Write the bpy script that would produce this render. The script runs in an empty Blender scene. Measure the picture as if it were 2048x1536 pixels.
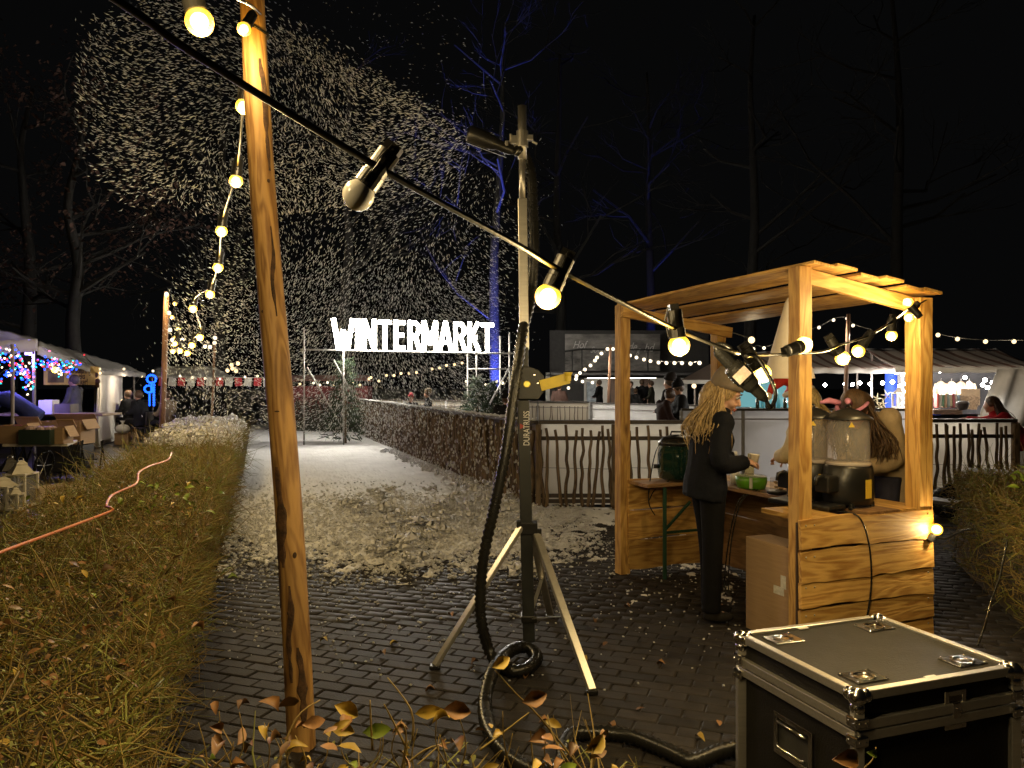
import bpy, math, random
import numpy as np
from mathutils import Vector, Matrix, Euler
random.seed(7); RNG = np.random.default_rng(7)
F = 1538.0; CAMZ = 1.6
scene = bpy.context.scene
col = scene.collection
# ---------------------------------------------------------------- camera, sky, exposure
cam_d = bpy.data.cameras.new('camera'); cam = bpy.data.objects.new('camera', cam_d); col.objects.link(cam)
cam.location = (0, 0, CAMZ); cam.rotation_euler = (math.pi/2, 0, 0)
cam_d.sensor_width = 36; cam_d.lens = 36*F/2048; cam_d.clip_start = 0.02; cam_d.clip_end = 500
scene.camera = cam
world = bpy.data.worlds.new('World'); scene.world = world; world.use_nodes = True
_wn = world.node_tree.nodes; _wl = world.node_tree.links
_bg = _wn['Background']; _bg.inputs['Color'].default_value = (0.95, 0.97, 1.0, 1); _bg.inputs['Strength'].default_value = 0.0022
scene.view_settings.view_transform = 'Standard'; scene.view_settings.look = 'None'
scene.view_settings.exposure = 0.0; scene.view_settings.gamma = 1.0
scene.view_settings.use_curve_mapping = False
cy = scene.cycles
cy.use_denoising = True; cy.max_bounces = 4; cy.diffuse_bounces = 3; cy.glossy_bounces = 3; cy.transparent_max_bounces = 8; cy.caustics_reflective = False; cy.caustics_refractive = False
cy.sample_clamp_indirect = 4.0; cy.adaptive_threshold = .04; cy.volume_bounces = 0; cy.use_light_tree = True
BULB_COL = (1.0, 0.79, 0.48)
# ---------------------------------------------------------------- helpers
def P(px, py, d):
    "a point on the photograph's ray at real depth d metres"
    return Vector(((px-1024)/F*d, d, CAMZ+(768-py)/F*d))
def G(px, py):
    "ground point"
    d = CAMZ*F/(py-768.0); return Vector(((px-1024)/F*d, d, 0))
def world_of(o):
    m = o.matrix_basis.copy()
    if o.parent: m = world_of(o.parent) @ o.matrix_parent_inverse @ m
    return m
def adopt(c, p):
    c.parent = p; c.matrix_parent_inverse = world_of(p).inverted(); return c
def tag(o, label=None, cat=None, group=None, kind=None):
    if label: o['label'] = label
    if cat: o['category'] = cat
    if group: o['group'] = group
    if kind: o['kind'] = kind
    return o
def thing(name, loc, label, cat, group=None, rz=0):
    o = bpy.data.objects.new(name, None); col.objects.link(o); o.empty_display_size = .05
    o.matrix_basis = Matrix.Translation(Vector(loc)) @ Matrix.Rotation(rz, 4, 'Z')
    return tag(o, label, cat, group)
def copy_tree(o, parent=None):
    c = o.copy(); col.objects.link(c)
    if parent: c.parent = parent
    for ch in o.children: copy_tree(ch, c)
    return c
def frame(axis, up=Vector((0, 0, 1))):
    a = Vector(axis).normalized(); u = Vector(up)
    if abs(a.dot(u.normalized())) > .98: u = Vector((0, 1, 0))
    y = u.cross(a).normalized(); z = a.cross(y).normalized()
    return a, y, z
class MB:
    def __init__(s): s.v = []; s.f = []; s.m = []; s.cur = 0
    def add(s, vs, fs):
        b = len(s.v); s.v += [tuple(v) for v in vs]
        s.f += [tuple(i+b for i in f) for f in fs]; s.m += [s.cur]*len(fs); return s
    def box(s, c, size, M=None):
        hx, hy, hz = [k/2 for k in size]; c = Vector(c)
        vs = [Vector((x*hx, y*hy, z*hz)) for x in (-1, 1) for y in (-1, 1) for z in (-1, 1)]
        vs = [c+(M @ v if M else v) for v in vs]
        return s.add(vs, [(0, 1, 3, 2), (4, 6, 7, 5), (0, 4, 5, 1), (2, 3, 7, 6), (0, 2, 6, 4), (1, 5, 7, 3)])
    def beam(s, p0, p1, w, h, up=(0, 0, 1), ext=0):
        p0 = Vector(p0); p1 = Vector(p1); a, y, z = frame(p1-p0, Vector(up))
        p0 = p0-a*ext; p1 = p1+a*ext
        vs = [p+y*(sy*w/2)+z*(sz*h/2) for p in (p0, p1) for sy in (-1, 1) for sz in (-1, 1)]
        return s.add(vs, [(0, 1, 3, 2), (4, 6, 7, 5), (0, 4, 5, 1), (2, 3, 7, 6), (0, 2, 6, 4), (1, 5, 7, 3)])
    def tube(s, pts, r, n=8, caps=True, sq=1.0, closed=False, up=(0, 0, 1)):
        pts = [Vector(p) for p in pts]; k = len(pts); vs = []; fs = []
        rs = r if isinstance(r, (list, tuple)) else [r]*k
        a = (pts[1]-pts[0]).normalized(); _, y, z = frame(a, Vector(up))
        for i, p in enumerate(pts):
            if closed: t = (pts[(i+1) % k]-pts[i-1])
            else: t = pts[min(i+1, k-1)]-pts[max(i-1, 0)]
            if t.length < 1e-9: t = a
            t = t.normalized(); y = (y-t*y.dot(t)); y = y.normalized() if y.length > 1e-6 else frame(t)[1]; z = t.cross(y)
            for j in range(n):
                an = 2*math.pi*j/n; vs.append(p+(y*math.cos(an)+z*(math.sin(an)*sq))*rs[i])
        for i in range(k if closed else k-1):
            for j in range(n):
                q = (i+1) % k
                fs.append((i*n+j, i*n+(j+1) % n, q*n+(j+1) % n, q*n+j))
        if caps and not closed: fs.append(tuple(range(n-1, -1, -1))); fs.append(tuple((k-1)*n+j for j in range(n)))
        return s.add(vs, fs)
    def rings(s, rings, caps=True):
        "loft: list of (centre, xaxis*rx, yaxis*ry)"
        n = 14; vs = []; fs = []
        for c, X, Y in rings:
            for j in range(n):
                an = 2*math.pi*j/n; vs.append(Vector(c)+Vector(X)*math.cos(an)+Vector(Y)*math.sin(an))
        k = len(rings)
        for i in range(k-1):
            for j in range(n): fs.append((i*n+j, i*n+(j+1) % n, (i+1)*n+(j+1) % n, (i+1)*n+j))
        if caps: fs.append(tuple(range(n-1, -1, -1))); fs.append(tuple((k-1)*n+j for j in range(n)))
        return s.add(vs, fs)
    def lathe(s, prof, n=24, c=(0, 0, 0), axis=(0, 0, 1), caps=True):
        c = Vector(c); a, y, z = frame(axis, Vector((0, 1, 0)) if abs(Vector(axis).normalized().z) > .9 else Vector((0, 0, 1)))
        vs = []; fs = []
        for r, h in prof:
            for j in range(n):
                an = 2*math.pi*j/n; vs.append(c+a*h+(y*math.cos(an)+z*math.sin(an))*max(r, 1e-4))
        for i in range(len(prof)-1):
            for j in range(n): fs.append((i*n+j, i*n+(j+1) % n, (i+1)*n+(j+1) % n, (i+1)*n+j))
        if caps: fs.append(tuple(range(n-1, -1, -1))); fs.append(tuple((len(prof)-1)*n+j for j in range(n)))
        return s.add(vs, fs)
    def ball(s, c, r, n=12, m=8, sc=(1, 1, 1), M=None):
        c = Vector(c); vs = [Vector((0, 0, r*sc[2]))]; fs = []
        for i in range(1, m):
            th = math.pi*i/m
            for j in range(n):
                an = 2*math.pi*j/n; vs.append(Vector((r*sc[0]*math.sin(th)*math.cos(an), r*sc[1]*math.sin(th)*math.sin(an), r*sc[2]*math.cos(th))))
        vs.append(Vector((0, 0, -r*sc[2])))
        if M: vs = [M @ v for v in vs]
        vs = [c+v for v in vs]; L = len(vs)-1
        for j in range(n): fs.append((0, 1+j, 1+(j+1) % n)); fs.append((L, L-n+(j+1) % n, L-n+j))
        for i in range(m-2):
            for j in range(n): a = 1+i*n; fs.append((a+j, a+n+j, a+n+(j+1) % n, a+(j+1) % n))
        return s.add(vs, fs)
    def prism(s, poly, d, M):
        "extrude a 2D polygon (x,z) by +-d/2 along y, placed with matrix M"
        n = len(poly); vs = [M @ Vector((x, -d/2, z)) for x, z in poly]+[M @ Vector((x, d/2, z)) for x, z in poly]
        fs = [tuple(range(n)), tuple(range(2*n-1, n-1, -1))]+[(i, i+n, (i+1) % n+n, (i+1) % n) for i in range(n)]
        return s.add(vs, fs)
    def grid(s, f, nu, nv):
        "f(u,v)->point, u,v in 0..1"
        vs = [f(i/nu, j/nv) for j in range(nv+1) for i in range(nu+1)]
        fs = [(j*(nu+1)+i, j*(nu+1)+i+1, (j+1)*(nu+1)+i+1, (j+1)*(nu+1)+i) for j in range(nv) for i in range(nu)]
        return s.add(vs, fs)
    def build(s, name, mat, parent=None, smooth=False, bevel=0, mw=None, solid=0, sub=0, remesh=0):
        me = bpy.data.meshes.new(name); me.from_pydata(s.v, [], s.f)
        mats = mat if isinstance(mat, (list, tuple)) else [mat]
        for m in mats: me.materials.append(m)
        if len(mats) > 1: me.polygons.foreach_set('material_index', s.m)
        if smooth: me.polygons.foreach_set('use_smooth', [True]*len(me.polygons))
        me.update()
        return place(me, name, parent, mw, bevel, solid, sub, remesh)
def place(me, name, parent=None, mw=None, bevel=0, solid=0, sub=0, remesh=0):
    o = bpy.data.objects.new(name, me); col.objects.link(o)
    if mw is not None: o.matrix_basis = mw
    if parent: adopt(o, parent)
    if remesh:
        m = o.modifiers.new('remesh', 'REMESH'); m.mode = 'VOXEL'; m.voxel_size = remesh; m.use_smooth_shade = True
        m = o.modifiers.new('smooth', 'SMOOTH'); m.iterations = 4; m.factor = .5
    if solid: m = o.modifiers.new('solid', 'SOLIDIFY'); m.thickness = solid; m.offset = 0
    if bevel: m = o.modifiers.new('bevel', 'BEVEL'); m.width = bevel; m.segments = 2; m.limit_method = 'ANGLE'
    if sub: m = o.modifiers.new('sub', 'SUBSURF'); m.levels = sub; m.render_levels = sub
    return o
def raw(name, V, Fc, mat, parent=None, mi=None, smooth=False):
    "numpy verts (n,3) and faces (m,k) to a mesh object"
    me = bpy.data.meshes.new(name); V = np.asarray(V, np.float32); Fc = np.asarray(Fc, np.int32)
    k = Fc.shape[1]; me.vertices.add(len(V)); me.vertices.foreach_set('co', V.ravel())
    me.loops.add(Fc.size); me.loops.foreach_set('vertex_index', Fc.ravel())
    me.polygons.add(len(Fc)); me.polygons.foreach_set('loop_start', np.arange(0, Fc.size, k, dtype=np.int32))
    mats = mat if isinstance(mat, (list, tuple)) else [mat]
    for m in mats: me.materials.append(m)
    if mi is not None: me.polygons.foreach_set('material_index', np.asarray(mi, np.int32))
    if smooth: me.polygons.foreach_set('use_smooth', np.ones(len(Fc), bool))
    me.update(calc_edges=True); me.validate()
    return place(me, name, parent)
def spline(pts, n=6):
    pts = [Vector(p) for p in pts]; out = []
    for i in range(len(pts)-1):
        p0 = pts[max(i-1, 0)]; p1 = pts[i]; p2 = pts[i+1]; p3 = pts[min(i+2, len(pts)-1)]
        for k in range(n):
            t = k/n; out.append(.5*((2*p1)+(p2-p0)*t+(2*p0-5*p1+4*p2-p3)*t*t+(3*p1-p0-3*p2+p3)*t**3))
    return out+[pts[-1]]
def align(p, x, up=(0, 0, 1)):
    "matrix at p whose local x runs along x and local z towards up"
    a, y, z = frame(x, Vector(up)); M = Matrix((a, y, z)).transposed().to_4x4(); M.translation = Vector(p); return M
def text_mesh(s, size, depth=.002, shear=0, bold=0, width=1.0):
    c = bpy.data.curves.new('t', 'FONT'); c.body = s; c.size = size; c.extrude = depth; c.shear = shear; c.offset = bold
    c.align_x = 'CENTER'; c.align_y = 'CENTER'
    o = bpy.data.objects.new('t', c); col.objects.link(o)
    dg = bpy.context.evaluated_depsgraph_get(); me = bpy.data.meshes.new_from_object(o.evaluated_get(dg))
    bpy.data.objects.remove(o); me.materials.clear()
    me.transform(Matrix.Diagonal((width, 1, 1, 1)) @ Matrix.Identity(4)); return me
def noise2(x, y, seed=0):
    x = np.asarray(x, float); y = np.asarray(y, float); xi = np.floor(x).astype(int); yi = np.floor(y).astype(int); fx = x-xi; fy = y-yi
    def h(a, b):
        n = (a*374761393+b*668265263+seed*974711) & 0x7fffffff; n = (n ^ (n >> 13))*1274126177 & 0x7fffffff; return ((n ^ (n >> 16)) & 0xffff)/65535.0
    sx = fx*fx*(3-2*fx); sy = fy*fy*(3-2*fy)
    return (h(xi, yi)*(1-sx)+h(xi+1, yi)*sx)*(1-sy)+(h(xi, yi+1)*(1-sx)+h(xi+1, yi+1)*sx)*sy
def fbm2(x, y, oct=4, seed=0):
    t = 0; a = .5
    for i in range(oct): t = t+a*noise2(x, y, seed+i*17); x = x*2.03; y = y*2.03; a *= .5
    return t
# ---------------------------------------------------------------- materials
MATS = {}
def mat(name, c=(.5, .5, .5), rough=.6, metal=0, var=.12, scale=9, bump=0, bscale=60, rnd=0, spec=.5, stretch=None, c2=None, trans=0, coat=0):
    if name in MATS: return MATS[name]
    m = bpy.data.materials.new(name); m.use_nodes = True; N = m.node_tree.nodes; L = m.node_tree.links; b = N['Principled BSDF']
    b.inputs['Roughness'].default_value = rough; b.inputs['Metallic'].default_value = metal
    b.inputs['Specular IOR Level'].default_value = spec; b.inputs['Coat Weight'].default_value = coat
    if trans: b.inputs['Subsurface Weight'].default_value = 0
    tc = N.new('ShaderNodeTexCoord'); mp = N.new('ShaderNodeMapping'); L.new(tc.outputs['Object'], mp.inputs[0])
    if stretch: mp.inputs['Scale'].default_value = stretch
    no = N.new('ShaderNodeTexNoise'); no.inputs['Scale'].default_value = scale; no.inputs['Detail'].default_value = 6; no.inputs['Roughness'].default_value = .65
    L.new(mp.outputs[0], no.inputs['Vector'])
    cr = N.new('ShaderNodeValToRGB'); e = cr.color_ramp.elements
    d = c2 if c2 else tuple(max(0, k*(1-2*var)) for k in c); u = c if c2 else tuple(min(1, k*(1+var)) for k in c)
    e[0].position = .3; e[0].color = (*d, 1); e[1].position = .7; e[1].color = (*u, 1)
    L.new(no.outputs['Fac'], cr.inputs[0]); out = cr.outputs[0]
    if rnd:
        oi = N.new('ShaderNodeObjectInfo'); mr = N.new('ShaderNodeMapRange'); mr.inputs['To Min'].default_value = 1-rnd; mr.inputs['To Max'].default_value = 1+rnd
        L.new(oi.outputs['Random'], mr.inputs[0]); mx = N.new('ShaderNodeVectorMath'); mx.operation = 'SCALE'; L.new(out, mx.inputs[0]); L.new(mr.outputs[0], mx.inputs['Scale']); out = mx.outputs[0]
    L.new(out, b.inputs['Base Color'])
    mr2 = N.new('ShaderNodeMapRange'); mr2.inputs['To Min'].default_value = max(0, rough-.1); mr2.inputs['To Max'].default_value = min(1, rough+.12); L.new(no.outputs['Fac'], mr2.inputs[0]); L.new(mr2.outputs[0], b.inputs['Roughness'])
    if bump:
        n2 = N.new('ShaderNodeTexNoise'); n2.inputs['Scale'].default_value = bscale; n2.inputs['Detail'].default_value = 4; L.new(mp.outputs[0], n2.inputs['Vector'])
        bp = N.new('ShaderNodeBump'); bp.inputs['Strength'].default_value = bump; bp.inputs['Distance'].default_value = .01; L.new(n2.outputs['Fac'], bp.inputs['Height']); L.new(bp.outputs[0], b.inputs['Normal'])
    MATS[name] = m; return m
def woodmat(name, light, dark, rough=.6, scale=1.0, axis='X', knots=True):
    "grain along the object's local axis"
    m = bpy.data.materials.new(name); m.use_nodes = True; N = m.node_tree.nodes; L = m.node_tree.links; b = N['Principled BSDF']; b.inputs['Roughness'].default_value = rough
    tc = N.new('ShaderNodeTexCoord'); oi = N.new('ShaderNodeObjectInfo'); ad = N.new('ShaderNodeVectorMath'); ad.operation = 'ADD'
    sc = N.new('ShaderNodeVectorMath'); sc.operation = 'SCALE'; sc.inputs[0].default_value = (7, 5, 9); L.new(oi.outputs['Random'], sc.inputs['Scale'])
    L.new(tc.outputs['Object'], ad.inputs[0]); L.new(sc.outputs[0], ad.inputs[1])
    mp = N.new('ShaderNodeMapping'); st = {'X': (1.0, 7, 7), 'Z': (7, 7, 1.0)}[axis]; mp.inputs['Scale'].default_value = tuple(k*scale for k in st); L.new(ad.outputs[0], mp.inputs[0])
    wv = N.new('ShaderNodeTexNoise'); wv.inputs['Scale'].default_value = 1.4; wv.inputs['Detail'].default_value = 2; wv.inputs['Distortion'].default_value = .8; L.new(mp.outputs[0], wv.inputs['Vector'])
    mu = N.new('ShaderNodeMath'); mu.operation = 'MULTIPLY'; mu.inputs[1].default_value = 34; L.new(wv.outputs['Fac'], mu.inputs[0])
    sn = N.new('ShaderNodeMath'); sn.operation = 'SINE'; L.new(mu.outputs[0], sn.inputs[0])
    fn = N.new('ShaderNodeTexNoise'); fn.inputs['Scale'].default_value = 9; fn.inputs['Detail'].default_value = 6; L.new(mp.outputs[0], fn.inputs['Vector'])
    mr = N.new('ShaderNodeMapRange'); mr.inputs['From Min'].default_value = -1; mr.inputs['From Max'].default_value = 1; mr.inputs['To Max'].default_value = .55; L.new(sn.outputs[0], mr.inputs[0])
    sm = N.new('ShaderNodeMath'); sm.operation = 'ADD'; L.new(mr.outputs[0], sm.inputs[0]); L.new(fn.outputs['Fac'], sm.inputs[1])
    cr = N.new('ShaderNodeValToRGB'); e = cr.color_ramp.elements; e[0].position = .35; e[0].color = (*dark, 1); e[1].position = 1.0; e[1].color = (*light, 1); L.new(sm.outputs[0], cr.inputs[0]); out = cr.outputs[0]
    big = N.new('ShaderNodeTexNoise'); big.inputs['Scale'].default_value = 2.2; big.inputs['Detail'].default_value = 3; L.new(ad.outputs[0], big.inputs['Vector'])
    mb = N.new('ShaderNodeMapRange'); mb.inputs['From Min'].default_value = .3; mb.inputs['From Max'].default_value = .7; mb.inputs['To Min'].default_value = .72; mb.inputs['To Max'].default_value = 1.1; L.new(big.outputs['Fac'], mb.inputs[0])
    m1 = N.new('ShaderNodeVectorMath'); m1.operation = 'SCALE'; L.new(out, m1.inputs[0]); L.new(mb.outputs[0], m1.inputs['Scale']); out = m1.outputs[0]
    if knots:
        vp = N.new('ShaderNodeMapping'); vp.inputs['Scale'].default_value = (2.2, 6, 6) if axis == 'X' else (6, 6, 2.2); L.new(ad.outputs[0], vp.inputs[0])
        vo = N.new('ShaderNodeTexVoronoi'); vo.inputs['Scale'].default_value = 1.1; L.new(vp.outputs[0], vo.inputs['Vector'])
        kr = N.new('ShaderNodeMapRange'); kr.inputs['From Min'].default_value = .04; kr.inputs['From Max'].default_value = .16; L.new(vo.outputs['Distance'], kr.inputs[0])
        mk = N.new('ShaderNodeMix'); mk.data_type = 'RGBA'; L.new(kr.outputs[0], mk.inputs['Factor']); mk.inputs[6].default_value = (*[k*.45 for k in dark], 1); L.new(out, mk.inputs[7]); out = mk.outputs[2]
    oi2 = N.new('ShaderNodeMapRange'); oi2.inputs['To Min'].default_value = .8; oi2.inputs['To Max'].default_value = 1.15; L.new(oi.outputs['Random'], oi2.inputs[0])
    m2 = N.new('ShaderNodeVectorMath'); m2.operation = 'SCALE'; L.new(out, m2.inputs[0]); L.new(oi2.outputs[0], m2.inputs['Scale']); L.new(m2.outputs[0], b.inputs['Base Color'])
    bp = N.new('ShaderNodeBump'); bp.inputs['Strength'].default_value = .35; bp.inputs['Distance'].default_value = .004; L.new(sm.outputs[0], bp.inputs['Height']); L.new(bp.outputs[0], b.inputs['Normal'])
    MATS[name] = m; return m
def emit(name, c, s):
    if name in MATS: return MATS[name]
    m = bpy.data.materials.new(name); m.use_nodes = True; N = m.node_tree.nodes; L = m.node_tree.links; N.clear()
    o = N.new('ShaderNodeOutputMaterial'); e = N.new('ShaderNodeEmission'); e.inputs[0].default_value = (*c, 1); e.inputs[1].default_value = s; L.new(e.outputs[0], o.inputs[0]); MATS[name] = m; return m
def glassy(name, tint=(.9, .9, .9), glow=None, gs=0, opac=.12, rough=.05):
    "thin clear or glowing plastic: see-through plus a little gloss, and its own light when lit"
    if name in MATS: return MATS[name]
    m = bpy.data.materials.new(name); m.use_nodes = True; N = m.node_tree.nodes; L = m.node_tree.links; N.clear()
    o = N.new('ShaderNodeOutputMaterial'); t = N.new('ShaderNodeBsdfTransparent'); t.inputs[0].default_value = (*tint, 1)
    p = N.new('ShaderNodeBsdfPrincipled'); p.inputs['Base Color'].default_value = (*tint, 1); p.inputs['Roughness'].default_value = rough
    mx = N.new('ShaderNodeMixShader'); mx.inputs[0].default_value = opac; L.new(t.outputs[0], mx.inputs[1]); L.new(p.outputs[0], mx.inputs[2]); out = mx.outputs[0]
    if glow:
        e = N.new('ShaderNodeEmission'); e.inputs[0].default_value = (*glow, 1); e.inputs[1].default_value = gs
        a = N.new('ShaderNodeAddShader'); L.new(out, a.inputs[0]); L.new(e.outputs[0], a.inputs[1]); out = a.outputs[0]
    L.new(out, o.inputs[0]); MATS[name] = m; return m
PINE = woodmat('pine', (.60, .36, .105), (.34, .165, .038), .55)
PINEZ = woodmat('pine_post', (.60, .36, .105), (.34, .165, .038), .55, axis='Z')
LOG = woodmat('peeled_log', (.50, .29, .095), (.23, .11, .032), .6, scale=.9, axis='Z')
BROWNWOOD = woodmat('weathered_wood', (.20, .14, .085), (.09, .06, .035), .75, axis='Z')
STAKE = woodmat('hazel_stake', (.17, .115, .065), (.06, .038, .022), .8, axis='Z', knots=False)
BLACK = mat('black_plastic', (.012, .012, .012), .35, bump=.1)
RUBBER = mat('black_rubber', (.012, .012, .011), .26, bump=.15, bscale=120)
STEEL = mat('galvanised', (.55, .54, .51), .38, .9, var=.1, scale=14, bump=.08)
ALU = mat('aluminium', (.62, .60, .55), .32, .85, var=.06, stretch=(1, 12, 12))
CHROME = mat('nickel', (.72, .70, .66), .14, 1.0, var=.05)
WHITEP = mat('white_plastic', (.62, .61, .60), .55, var=.05, scale=3)
CARD = mat('cardboard', (.34, .22, .12), .8, var=.08, scale=5, stretch=(1, 1, 14))
CLOTHW = mat('canvas_cloth', (.52, .50, .46), .85, var=.08, scale=3, bump=.2, bscale=40)

def translucent(name, c, f=.5, rough=.6):
    m = bpy.data.materials.new(name); m.use_nodes = True; N = m.node_tree.nodes; L = m.node_tree.links; b = N['Principled BSDF']; o = N['Material Output']
    no = N.new('ShaderNodeTexNoise'); no.inputs['Scale'].default_value = 2.5; no.inputs['Detail'].default_value = 5; tc = N.new('ShaderNodeTexCoord'); L.new(tc.outputs['Object'], no.inputs['Vector'])
    cr = N.new('ShaderNodeValToRGB'); e = cr.color_ramp.elements; e[0].position = .3; e[0].color = (*[k*.86 for k in c], 1); e[1].position = .7; e[1].color = (*c, 1); L.new(no.outputs['Fac'], cr.inputs[0])
    b.inputs['Roughness'].default_value = rough; L.new(cr.outputs[0], b.inputs['Base Color']); t = N.new('ShaderNodeBsdfTranslucent'); L.new(cr.outputs[0], t.inputs[0]); mx = N.new('ShaderNodeMixShader'); mx.inputs[0].default_value = f; L.new(b.outputs[0], mx.inputs[1]); L.new(t.outputs[0], mx.inputs[2]); L.new(mx.outputs[0], o.inputs[0]); MATS[name] = m; return m
FOAM = translucent('foam', (.92, .91, .90), .22, .75)
# ================================================================ ground
def hedge_r(y): return -.333-.33*y
def hedge_l(y): return -1.62-.33*y
def fence_x(y): return .23-(y-10)*.352
def groundmat():
    m = bpy.data.materials.new('wet_paving'); m.use_nodes = True; N = m.node_tree.nodes; L = m.node_tree.links; b = N['Principled BSDF']
    tc = N.new('ShaderNodeTexCoord'); mp = N.new('ShaderNodeMapping'); mp.inputs['Rotation'].default_value = (0, 0, math.radians(20)); L.new(tc.outputs['Object'], mp.inputs[0])
    br = N.new('ShaderNodeTexBrick'); br.inputs['Scale'].default_value = 1; br.inputs['Brick Width'].default_value = .2; br.inputs['Row Height'].default_value = .1; br.inputs['Mortar Size'].default_value = .006
    br.inputs['Color1'].default_value = (.05, .042, .036, 1); br.inputs['Color2'].default_value = (.036, .031, .028, 1); br.inputs['Mortar'].default_value = (.016, .013, .011, 1); L.new(mp.outputs[0], br.inputs[0])
    no = N.new('ShaderNodeTexNoise'); no.inputs['Scale'].default_value = 3; no.inputs['Detail'].default_value = 5; L.new(tc.outputs['Object'], no.inputs['Vector'])
    mr = N.new('ShaderNodeMapRange'); mr.inputs['To Min'].default_value = .25; mr.inputs['To Max'].default_value = .7; L.new(no.outputs['Fac'], mr.inputs[0]); L.new(mr.outputs[0], b.inputs['Roughness'])
    L.new(br.outputs[0], b.inputs['Base Color'])
    bp = N.new('ShaderNodeBump'); bp.inputs['Strength'].default_value = .4; bp.inputs['Distance'].default_value = .01; L.new(br.outputs['Fac'], bp.inputs['Height']); bp.invert = True; L.new(bp.outputs[0], b.inputs['Normal']); return m
def brickmat():
    m = mat('paving_brick', (.026, .022, .020), .64, var=.3, scale=16, bump=.35, bscale=90, rnd=.35, spec=.22); return m
ground = MB(); ground.add([(-150, -20, -.012), (150, -20, -.012), (150, 250, -.012), (-150, 250, -.012)], [(0, 1, 2, 3)])
ground = tag(ground.build('pavement', groundmat()), 'dark wet brick paving of the market square', 'pavement', kind='structure')
BRK = brickmat()
# bevelled top brick mesh: 20 faces
bm = MB(); w, h, e = .097, .047, .006
vs = [(sx*w, sy*h, -.06) for sx, sy in ((-1, -1), (1, -1), (1, 1), (-1, 1))]+[(sx*w, sy*h, -e) for sx, sy in ((-1, -1), (1, -1), (1, 1), (-1, 1))]+[(sx*(w-e), sy*(h-e), 0) for sx, sy in ((-1, -1), (1, -1), (1, 1), (-1, 1))]
fs = [(8, 9, 10, 11)]+[(i, (i+1) % 4, (i+1) % 4+4, i+4) for i in range(4)]+[(i+4, (i+1) % 4+4, (i+1) % 4+8, i+8) for i in range(4)]
bme = bpy.data.meshes.new('brick'); bme.from_pydata(vs, [], fs); bme.materials.append(BRK)
ang = math.radians(-20); ca, sa = math.cos(ang), math.sin(ang); cells = []
for r in range(-60, 140):
    for c_ in range(-60, 70):
        u = (c_+(.5 if r % 2 else 0))*.2; v = r*.1; x = u*ca-v*sa; y = u*sa+v*ca
        if 1.9 < y < 8.8 and hedge_r(y)-.1 < x < .62*y+.6: cells.append((x, y))
def vis(x, y):
    px = 1024+x/y*F; py = 768+CAMZ*F/y
    if not (0 < px < 2048 and py < 1530): return False
    if y < 2.3: return False
    if px > 1475 and py > 1235: return False
    if px > 1570 and py > 1040 and px < 1860: return False
    return True
cells.sort(key=lambda c: c[1]); ind = [c for c in cells if vis(*c)][:300]; inds = set(ind); rest = [c for c in cells if c not in inds]
def bz(): return random.uniform(-.003, .003)
for x, y in ind:
    o = bpy.data.objects.new('brick', bme); col.objects.link(o); adopt(o, ground)
    o.matrix_basis = Matrix.Translation((x, y, bz())) @ Euler((random.uniform(-.012, .012), random.uniform(-.012, .012), ang+random.uniform(-.008, .008))).to_matrix().to_4x4()
bv = np.array(vs); V = []; Fq = []
R2 = np.array([[ca, -sa, 0], [sa, ca, 0], [0, 0, 1]])
for i, (x, y) in enumerate(rest):
    V.append(bv @ R2.T+np.array([x, y, bz()])); Fq.append(np.array(fs)+12*i)
tag(raw('brick_field', np.concatenate(V), np.concatenate(Fq), BRK, ground), kind='stuff')
# ---------------------------------------------------------------- foam snow on the path
rows = []; yy = 5.6
while yy < 30: rows.append(yy); yy += max(.012, .00042*yy*yy)
rows = np.array(rows); nu = 420; u = np.linspace(0, 1, nu)
Y = np.repeat(rows[:, None], nu, 1)
xl = hedge_r(rows)-.02; xr = np.where(rows < 10, 1.9-(rows-5.6)*.02, fence_x(rows)+.05)
xr = np.where((rows > 9.95) & (rows < 10.3), fence_x(rows)+.05, xr)
X = xl[:, None]+(xr-xl)[:, None]*u[None, :]
cl = fbm2(X*10, Y*6.5, 5, 3); cl2 = fbm2(X*34, Y*24, 3, 9); big = fbm2(X*1.1, Y*1.0, 3, 21)
edge = 6.75+.35*np.sin(X*1.3)-.5*(big-.5)+np.clip(X-.5, 0, 2)*1.2          # near border of the foam
cov = np.clip((Y-edge)/1.1, -.6, 1); side = np.clip((X-(hedge_r(Y)-.1))/.45, 0, 1)
right = np.clip((1.9-X)/1.1, 0, 1)*np.where(X > .4, .42, 1)
dens = cov*side*np.clip(right, 0.0, 1)
hgt = (cl-.60+.42*dens)*.075+(cl2-.5)*.05*np.clip(dens+.4, .2, 1)
lump = np.clip(fbm2(X*3.1, Y*2.2, 3, 40)-.55, 0, 1)*np.exp(-((Y-9.6)/1.9)**2)*np.clip((X+2.4)/1.0, 0, 1)*np.clip((.9-X)/.6, 0, 1)
hgt = hgt+lump*.26*(.4+cl)
far = np.clip((Y-8.6)/6, 0, 1); hgt = hgt*(1-.72*far)+far*.012*np.where(dens > .35, 1, -1)
hgt = np.where(dens <= -.25, -.03, hgt)
V = np.stack([X, Y, np.clip(hgt, -.03, .22)-.002], -1).reshape(-1, 3); nr = len(rows)
ii = np.arange((nr-1)*(nu-1)); a = (ii//(nu-1))*nu+ii % (nu-1); Fc = np.stack([a, a+1, a+nu+1, a+nu], 1)
keep = (V[Fc][:, :, 2].max(1) > -.006); Fc = Fc[keep]
tag(raw('foam_carpet', V, Fc, FOAM, smooth=True), 'clumpy white foam snow lying over the brick path', 'foam', kind='stuff')
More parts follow.
